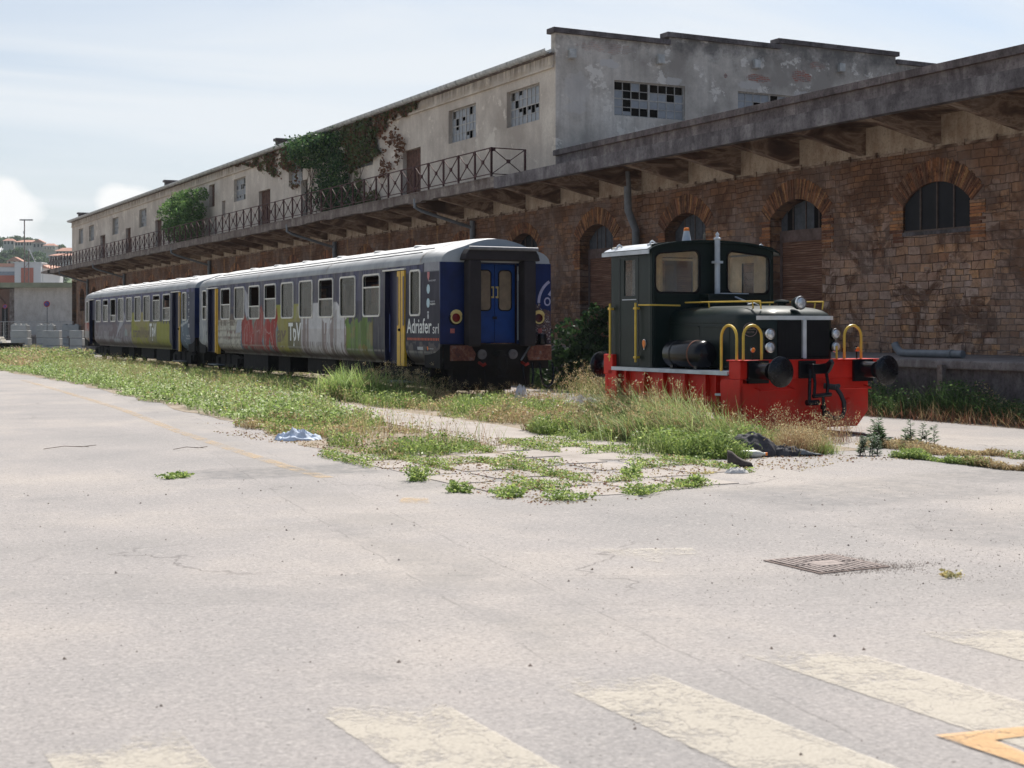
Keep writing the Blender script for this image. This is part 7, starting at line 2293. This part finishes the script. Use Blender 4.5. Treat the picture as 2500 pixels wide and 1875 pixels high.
def shoe(label, x, y, ang, mat, up=1.0):
    t = thing('old_shoe', label, 'shoe', (x, y, .0), ang)
    m = MB(); m.add([(-.15, -.045, .0), (-.05, -.05, .0), (.13, -.04, .0), (.16, 0, .0), (.13, .04, .0), (-.05, .05, .0), (-.15, .045, .0),
                     (-.15, -.045, .025), (-.05, -.05, .025), (.13, -.04, .025), (.16, 0, .025), (.13, .04, .025), (-.05, .05, .025), (-.15, .045, .025)],
                    [tuple(range(7))[::-1], tuple(range(7, 14))] + [(i, (i + 1) % 7, 7 + (i + 1) % 7, 7 + i) for i in range(7)]); m.build('sole', 'black', t)
    m = MB(); st_ = [(-.14, .04, .16 * up), (-.09, .045, .15 * up), (-.02, .046, .10 * up), (.05, .045, .07 * up), (.11, .038, .055 * up), (.145, .02, .04 * up)]
    V = []
    for (a, w_, h_) in st_:
        for t_ in np.linspace(0, PI, 7): V.append((a, -w_ * math.cos(t_), .026 + (h_ - .026) * math.sin(t_) ** .7))
    m.add(V, [(i * 7 + j, i * 7 + j + 1, (i + 1) * 7 + j + 1, (i + 1) * 7 + j) for i in range(5) for j in range(6)] + [tuple(range(7)), tuple(range(35, 42))[::-1]])
    m.build('upper', mat, t, smooth=True)
shoe('old brown shoe standing upright on the asphalt beside the paper scrap', 10.05, 13.65, rad(-30), simple('worn_brown_leather', (.085, .065, .055), .6, 0, .3, 12), 1.25)
shoe('black and grey shoe lying at the edge of the dry brown tuft', 11.72, 14.42, rad(-20), simple('grey_shoe_fabric', (.16, .17, .18), .7, 0, .4, 12), .6)
for i, (x, y, L, a, lb) in enumerate(((3.6, 19.9, .75, rad(10), 'bent dry twig lying alone on the asphalt at the left'), (5.0, 19.0, .5, rad(5), 'thin dry twig beside the yellow line'), (3.0, 28.5, .5, 0.2, 'short dark twig far out on the asphalt'))):
    m = MB(); m.tube([(-L / 2, 0, .01), (-L * .1, .05, .03), (L * .2, .03, .012), (L / 2, .08, .02)], .004, 5); m.tube([(L * .1, .04, .02), (L * .3, -.05, .015)], .003, 4)
    o = m.build('twig', 'bark'); o.location = (x, y, .004); o.rotation_euler = (0, 0, a); tag(o, lb, 'twig')
# loose grit, thousands of crumbs
v = Veg(); r = np.random.default_rng(55)
n = 5200
P = np.concatenate([r.uniform((0, 3.5), (13, 16), (n // 2, 2)), r.normal(size=(n // 4, 2)) * (1.6, 1.2) + (9.5, 9.0), r.normal(size=(n // 4, 2)) * (1.0, .7) + (6.9, 7.3), r.normal(size=(1500, 2)) * (.26, .07) + (6.65, 7.48), r.normal(size=(500, 2)) * (.05, .22) + (6.82, 7.7), r.uniform((1, 4), (12, 15), (160, 2))]); n = len(P)
s_ = r.uniform(.0015, .0055, n) * (1 + (r.random(n) < .03) * 1.2); s_[-160:] = r.uniform(.006, .014, 160)
V = np.zeros((n, 5, 3)); a = r.uniform(0, 2 * PI, n)
for k in range(4):
    V[:, k, 0] = P[:, 0] + np.cos(a + k * PI / 2) * s_; V[:, k, 1] = P[:, 1] + np.sin(a + k * PI / 2) * s_ * .8; V[:, k, 2] = 0
V[:, 4, :2] = P + r.normal(size=(n, 2)) * s_[:, None] * .3; V[:, 4, 2] = s_ * 1.1
i5 = np.arange(n)[:, None] * 5
T = np.concatenate([i5 + np.array([[k, (k + 1) % 4, 4]]) for k in range(4)])
C = np.repeat(pick(np.array([(.07, .06, .055), (.12, .10, .09), (.35, .32, .30), (.09, .07, .06), (.20, .18, .17)]), n, r), 5, 0)
tag(np_obj('gravel', V.reshape(-1, 3), [], T, C, 'voussoir'), 'loose grit and small stones scattered on the asphalt', 'gravel', kind='stuff')
# leaf litter and dead stalk fragments on the verge borders
v = Veg(); P = zone([(6.1, 11.5), (6.3, 24), (9.5, 24), (9.5, 15), (13, 14), (12.8, 13.2), (9.5, 13), (8.6, 11.4)], 6000, 56, .45); P[:, 2] = .012
v.leaves(P, .03, pick(np.concatenate([DRY * .8, RED * .7]), len(P), r), up=.1, rng=r)
tag(v.obj('plant_litter'), 'dead leaf crumbs around the weeds', 'leaf litter', kind='stuff')

# ------------------------------------------------------------------ far left: blocks, fence, signs, neighbours, hill
def at(px, Y, z=0.0):
    X = (px - 1250) * Y / 3500.0
    return Vector((Y * math.sin(PHI) + X * math.cos(PHI), Y * math.cos(PHI) - X * math.sin(PHI), z))
def zat(py, Y): return EYE + (800 - py) * Y / 3500.0
blk = simple('new_cast_concrete', (.38, .385, .375), .85, 0, .12, 3)
FWD = -PHI
BL = [(26, 78, 806, 92, 'front left'), (102, 153, 806, 92, 'front middle'), (169, 206, 806, 90, 'front right'), (23, 74, 793, 104, 'rear left'), (86, 138, 793, 104, 'rear middle'), (149, 198, 793, 104, 'rear right')]
for i, (pa, pb, pt, Y, nm) in enumerate(BL):
    w = (pb - pa) * Y / 3500 * .86; c = at((pa + pb) / 2, Y); H = zat(pt, Y)
    t = thing('block_stack', 'stack of pale concrete blocks, %s of the six stacks beyond the coaches' % nm, 'concrete blocks', (c.x, c.y, 0), FWD + rad(-14 + 5 * (i % 3)), 'stacks of pale concrete blocks')
    nl = 3 if i < 3 else 4; hh = H / nl
    for k in range(nl):
        m = MB(); o_ = (k % 2) * .03
        m.box(-w / 2 + o_, w / 2 + o_, -.22, .22, k * hh, (k + 1) * hh - .02)
        if k == nl - 1 and i >= 3:
            for x in (-w / 3, 0, w / 3): m.box(x - .12, x + .12, -.12, .12, (k + 1) * hh - .02, (k + 1) * hh + .07)
        m.build('block', blk, t, bevel=.03)
t = thing('slab_pile', 'low pile of white slabs left of the concrete blocks', 'slabs', at(6, 98), FWD)
for k in range(5):
    m = MB(); m.box(-1.0 - .15 * (k % 2), .35 - .1 * k, -.5, .5, .25 + k * .16, .37 + k * .16); m.build('slab', 'sash', t)
t = thing('dark_pallet', 'dark open crate in the grass before the white slabs', 'crate', at(18, 88), FWD)
m = MB(); m.box(-1.0, .8, -.4, .4, .05, .62); m.box(-1.1, .9, -.5, .5, .62, .70); m.build('crate_body', 'soot', t)
# mesh fence
t = thing('site_fence', 'galvanised mesh fence panels behind the concrete blocks', 'fence', at(30, 118), FWD)
for k in range(5):
    x0 = -2.6 + k * 1.9
    m = MB(); m.tube([(x0, 0, 0), (x0, 0, 2.15)], .03, 6); m.build('fence_post', 'zinc', t)
m = MB(); m.tube([(-2.6, 0, 2.12), (5, 0, 2.12)], .025, 6); m.tube([(-2.6, 0, .2), (5, 0, .2)], .025, 6)
for x in np.arange(-2.5, 5, .22): m.bar((x, 0, .2), (x, 0, 2.1), .008)
for z in np.arange(.4, 2.1, .3): m.bar((-2.6, 0, z), (5, 0, z), .008)
m.build('mesh_panel', 'zinc', t)
# no-parking signs
def sign(px, py, Y, r, label):
    c = at(px, Y); z = zat(py, Y); t = thing('road_sign', label, 'road sign', c, FWD)
    m = MB(); m.tube([(0, .05, 0), (0, .05, z - r * .5)], .03, 8); m.build('pole', 'greypipe', t)
    m = MB(); m.lathe((0, 0, z), (0, -1, 0), [(r, 0), (r, .02)], 28); d = m.build('disc', simple('red_sign_enamel', (.38, .03, .03), .4), t)
    m = MB(); m.lathe((0, -.022, z), (0, -1, 0), [(r * .76, 0), (r * .76, .006)], 28); m.build('blue_field', simple('blue_sign_enamel', (.04, .07, .24), .4), d)
    m = MB(); a = rad(45); k = r * .78; q = r * .09
    m.add([(x * math.cos(a) + zz * math.sin(a), -.0305, z - x * math.sin(a) + zz * math.cos(a)) for x, zz in ((-k, -q), (k, -q), (k, q), (-k, q))], [(0, 1, 2, 3)]); m.build('red_bar', bpy.data.materials['red_sign_enamel'], d)
sign(114.5, 742, 100, .22, 'round no-parking sign at the far corner of the warehouse')
sign(12, 748, 150, .22, 'distant round no-parking sign at the left edge before the brown wall')
# antenna mast
t = thing('lighting_mast', 'slender lattice mast with a cross bar and white stay, rising before the hill', 'mast', at(65, 230), FWD)
H = zat(537, 230)
m = MB()
for dx in (-.35, .35): m.tube([(dx, 0, 0), (dx, 0, H - 5 if dx > 0 else H)], .09, 6)
for k in range(14): m.bar((-.35, 0, 1 + k * .85), (.35, 0, 1.85 + k * .85), .06)
m.build('lattice', simple('mast_rust_grey', (.16, .13, .12), .7), t)
m = MB(); m.box(-1.1, 1.0, -.08, .08, H - .1, H + .1); m.box(-.5, -.3, -.1, .1, H - 2.2, H - 1.8); m.build('cross_bar', 'greypipe', t)
m = MB(); m.bar((.3, 0, zat(606, 230)), (1.35, 0, zat(640, 230)), .10); m.build('stay', 'whitedim', t)
# neighbouring low shed with pale end wall
t = thing('neighbour_shed', 'low shed with a blank pale plastered wall and flat mossy roof at the far left', 'shed', at(60, 190), FWD)
zt_ = zat(697, 190); k_ = 190 / 3500
pw = mk_conc('pale_blank_plaster', (.46, .43, .39), (.36, .33, .29), (.52, .49, .45), .4)
m = MB(); m.box((35 - 60) * k_, 8, 0, 12, 0, zt_ - .3); m.build('pale_wall', pw, t)
m = MB(); m.box((-70 - 60) * k_, (35 - 60) * k_ - .02, .8, 12, 0, zt_ - .4); m.build('brown_wall', simple('brown_stucco', (.17, .10, .075), .9, 0, .3, .5), t)
m = MB(); m.box((22 - 60) * k_, (35 - 60) * k_ - .03, .2, .79, 0, zt_ - .4); m.build('pier', 'fascia', t)
m = MB(); m.box((-70 - 60) * k_, 9, -1.2, 13, zt_ - .3, zt_ + .35); m.build('flat_roof', simple('mossy_roof_edge', (.20, .21, .14), .9, 0, .3, .6), t)
for j in range(2):
    m = MB(); m.bar((-2.8 - j * 1.4, .75, zt_ - 2.4), (-3.9 - j * 1.4, -.9, zt_ - .35), .16); m.build('bracket', 'olddoor', t)
m = MB(); m.prism([(-3.3, .2), (-2.5, .2), (-2.5, 4.2), (-2.9, 4.7), (-3.3, 4.2)], 'y', .76, .799); m.build('doorway', 'darkvoid', t)
# modern hall behind it
t = thing('modern_hall', 'white framed modern hall with brick red panels and pink roof behind the shed', 'hall', at(45, 300), FWD)
k_ = 300 / 3500; Z = lambda py: zat(py, 300); X_ = lambda px: (px - 45) * k_
wf = simple('white_concrete_frame', (.52, .53, .52), .8, 0, .06, .3); bp_ = simple('brick_red_panel', (.36, .13, .09), .85, 0, .1, .5)
m = MB(); m.box(X_(-90), X_(103), .5, 14, 0, Z(651)); m.build('body', wf, t)
m = MB(); m.box(X_(38), X_(102), -.6, 3, 0, Z(643)); m.box(X_(36), X_(104), -.7, 3.1, Z(643) + .01, Z(640)); m.build('front_block', wf, t)
m = MB(); m.box(X_(54), X_(84), -.68, -.601, 0, Z(654)); m.box(X_(-90), X_(37), .42, .499, 0, Z(672)); m.build('red_panel', bp_, t)
m = MB(); m.box(X_(-90), X_(37), .40, .499, Z(672) + .01, Z(663)); m.build('ribbon_window', simple('grey_ribbon_glass', (.22, .25, .28), .3), t)
m = MB(); m.prism([(X_(-90), Z(651) + .01), (X_(118), Z(654)), (X_(98), Z(644)), (X_(-90), Z(641))], 'y', .5, 13); m.build('roof', simple('pink_roof_tiles', (.50, .29, .22), .85, 0, .1, .5), t)
# hill and its houses and trees
hp = [(-520, 565), (-300, 570), (-120, 583), (0, 592), (60, 585), (100, 596), (150, 606), (185, 640), (230, 700), (320, 770), (500, 800), (900, 806)]
m = MB(); V = []
rows = [(560, 1.0, 8), (620, .45, 0), (700, .72, 0), (800, .93, 0), (900, .93, 0)]
for (Y, f, _) in rows:
    for (px, py) in hp:
        z = 1 + (zat(py + 14, Y) - 1) * (0 if f == 1.0 else f); p = at(px, Y); V.append((p.x, p.y, z))
nn = len(hp)
m.add(V, [(i * nn + j, i * nn + j + 1, (i + 1) * nn + j + 1, (i + 1) * nn + j) for i in range(len(rows) - 1) for j in range(nn - 1)])
hl = struct(m.build('hill', simple('wooded_hill_ground', (.075, .105, .05), .95, 0, .3, .02), smooth=True))
def hill_z(px, Y):
    py = np.interp(px, [p[0] for p in hp], [p[1] for p in hp]); f = np.interp(Y, [560, 620, 700, 800, 900], [0, .45, .72, .93, .93])
    return 1 + (zat(py + 14, Y) - 1) * f
HG = np.array([(.055, .10, .045), (.075, .13, .05), (.04, .08, .04), (.10, .15, .06)])
protos = []
def hill_tree(px, Y, R, label, seed, squash=.9):
    R = R * .58; z = float(hill_z(px, Y)); c = at(px, Y, z)
    rr_ = random.Random(seed); B = [(rr_.uniform(-.5, .5) * R, rr_.uniform(-.4, .4) * R, R * rr_.uniform(.7, 1.35), R * rr_.uniform(.45, .7)) for _ in range(7)]
    return bush('hill_tree', label, 'tree', c, B, 1500, R * .2, HG, seed, [[(0, 0, -1, R * .07), (0, 0, R * .6, R * .05)]], 'trees on the wooded hill')
# (px, Y, radius m, where)
HT = [(12, 830, 9), (38, 840, 9.5), (22, 800, 7), (62, 830, 8), (80, 845, 10), (92, 830, 7), (-6, 820, 9), (128, 800, 6), (143, 810, 8), (152, 805, 7), (15, 740, 6.5), (40, 735, 8), (56, 740, 8), (30, 720, 6), (72, 725, 6), (84, 715, 8), (98, 700, 8), (112, 690, 8), (75, 690, 7), (92, 670, 7.5), (105, 655, 8), (118, 650, 7), (14, 670, 7), (4, 690, 8), (60, 660, 7), (68, 640, 6), (84, 640, 7), (100, 625, 6), (112, 620, 6), (-20, 700, 9), (-45, 760, 10), (-70, 700, 9), (158, 760, 6), (170, 740, 6), (135, 700, 6), (150, 660, 6), (24, 645, 5), (-10, 640, 7)]
for i, (px, Y, R) in enumerate(HT):
    side = 'left edge of the picture' if px < 20 else 'mast' if px < 80 else 'colonnaded villa' if px < 120 else 'warehouse corner'
    row = 'skyline' if Y > 780 else 'upper slope' if Y > 710 else 'lower slope'
    if px < -2:
        hill_tree(px, Y, R, 'hill tree just beyond the left edge of the picture', 400 + i)
    else:
        nth = ['first', 'second', 'third', 'fourth', 'fifth', 'sixth', 'seventh', 'eighth'][sum(1 for q in HT[:i] if ('left edge of the picture' if q[0] < 20 else 'mast' if q[0] < 80 else 'colonnaded villa' if q[0] < 120 else 'warehouse corner') == side and ('skyline' if q[1] > 780 else 'upper slope' if q[1] > 710 else 'lower slope') == row and q[0] >= -2)]
        hill_tree(px, Y, R, '%s tree of the hill %s near the %s' % (nth, row, side), 400 + i)
rooft = simple('terracotta_roof_tiles', (.42, .22, .16), .85, 0, .15, .4); wl = simple('pale_villa_wall', (.50, .46, .40), .85, 0, .1, .3); wl2 = simple('grey_villa_wall', (.36, .33, .30), .85, 0, .1, .3)
def villa(pa, pb, pt, pe, pbm, Y, label, wall, gable=False, nw=5, cols=False):
    c = at((pa + pb) / 2, Y); k = Y / 3500; w = (pb - pa) * k; zt, ze, zb = zat(pt, Y), zat(pe, Y), zat(pbm, Y)
    t = thing('villa', label, 'house', (c.x, c.y, zb), FWD, 'villas on the hill'); hh = ze - zb
    m = MB(); m.box(-w / 2, w / 2, 0, w * .6, -6, hh); m.build('wall', wall, t)
    m = MB(); d = w * .6; o = .5
    if gable: m.prism([(-w / 2 - o, hh), (w / 2 + o, hh), (0, zt - zb)], 'y', -o, d + o)
    else: m.add([(-w / 2 - o, -o, hh + .01), (w / 2 + o, -o, hh + .01), (w / 2 + o, d + o, hh + .01), (-w / 2 - o, d + o, hh + .01), (-w / 2 + d * .4, d / 2, zt - zb), (w / 2 - d * .4, d / 2, zt - zb)], [(0, 1, 5, 4), (1, 2, 5), (2, 3, 4, 5), (3, 0, 4), (0, 3, 2, 1)])
    m.build('roof', rooft, t)
    for i in range(nw):
        x = -w / 2 + w * (i + .5) / nw
        for zz in ([hh * .62] if hh < 7 else [hh * .3, hh * .68]):
            m = MB(); m.box(x - .45, x + .45, -.06, -.001, zz - .8, zz + .8); m.build('window', 'archglass', t)
    if cols:
        m = MB(); m.box(-w / 2, w / 2, -1.8, -1.2, hh - .8, hh); 
        for i in range(8): x = -w / 2 + w * i / 7; m.box(x - .18, x + .18, -1.8, -1.3, 0, hh - .8)
        m.build('colonnade', wall, t)
villa(8, 34, 582, 588, 600, 790, 'small pale villa with pyramid roof at the left of the hill terrace', wl, nw=3)
villa(36, 92, 585, 591, 603, 785, 'long low villa with a terracotta roof in the middle of the hill', wl, nw=8)
villa(80, 107, 584, 592, 612, 770, 'grey gabled villa adjoining the long low villa', wl2, True, 3)
villa(106, 136, 594, 600, 612, 760, 'white colonnaded villa right of the gabled one', wl, False, 4, True)
villa(136, 186, 604, 613, 628, 735, 'villa with a hipped terracotta roof beside the warehouse corner', wl2, nw=6)
villa(17, 54, 627, 638, 650, 640, 'pink roofed house low on the slope above the modern hall', wl, True, 3)
villa(120, 186, 618, 624, 640, 650, 'long terracotta roof seen through the balcony railing', wl2, nw=6)

# ------------------------------------------------------------------ the air
hz_ = MB(); hz_.box(-1510, 1510, -610, 2410, -1.5, 95)
hm = bpy.data.materials.new('thin_summer_haze'); hm.use_nodes = True; hm.node_tree.nodes.clear()
ho_ = hm.node_tree.nodes.new('ShaderNodeOutputMaterial'); hv = hm.node_tree.nodes.new('ShaderNodeVolumePrincipled')
hv.inputs['Color'].default_value = (0.86, 0.93, 1.0, 1); hv.inputs['Density'].default_value = 0.00012; hv.inputs['Anisotropy'].default_value = 0.3
hm.node_tree.links.new(hv.outputs[0], ho_.inputs['Volume'])
tag(hz_.build('haze', hm), 'thin bluish haze in the air before the hill', 'haze', kind='stuff')
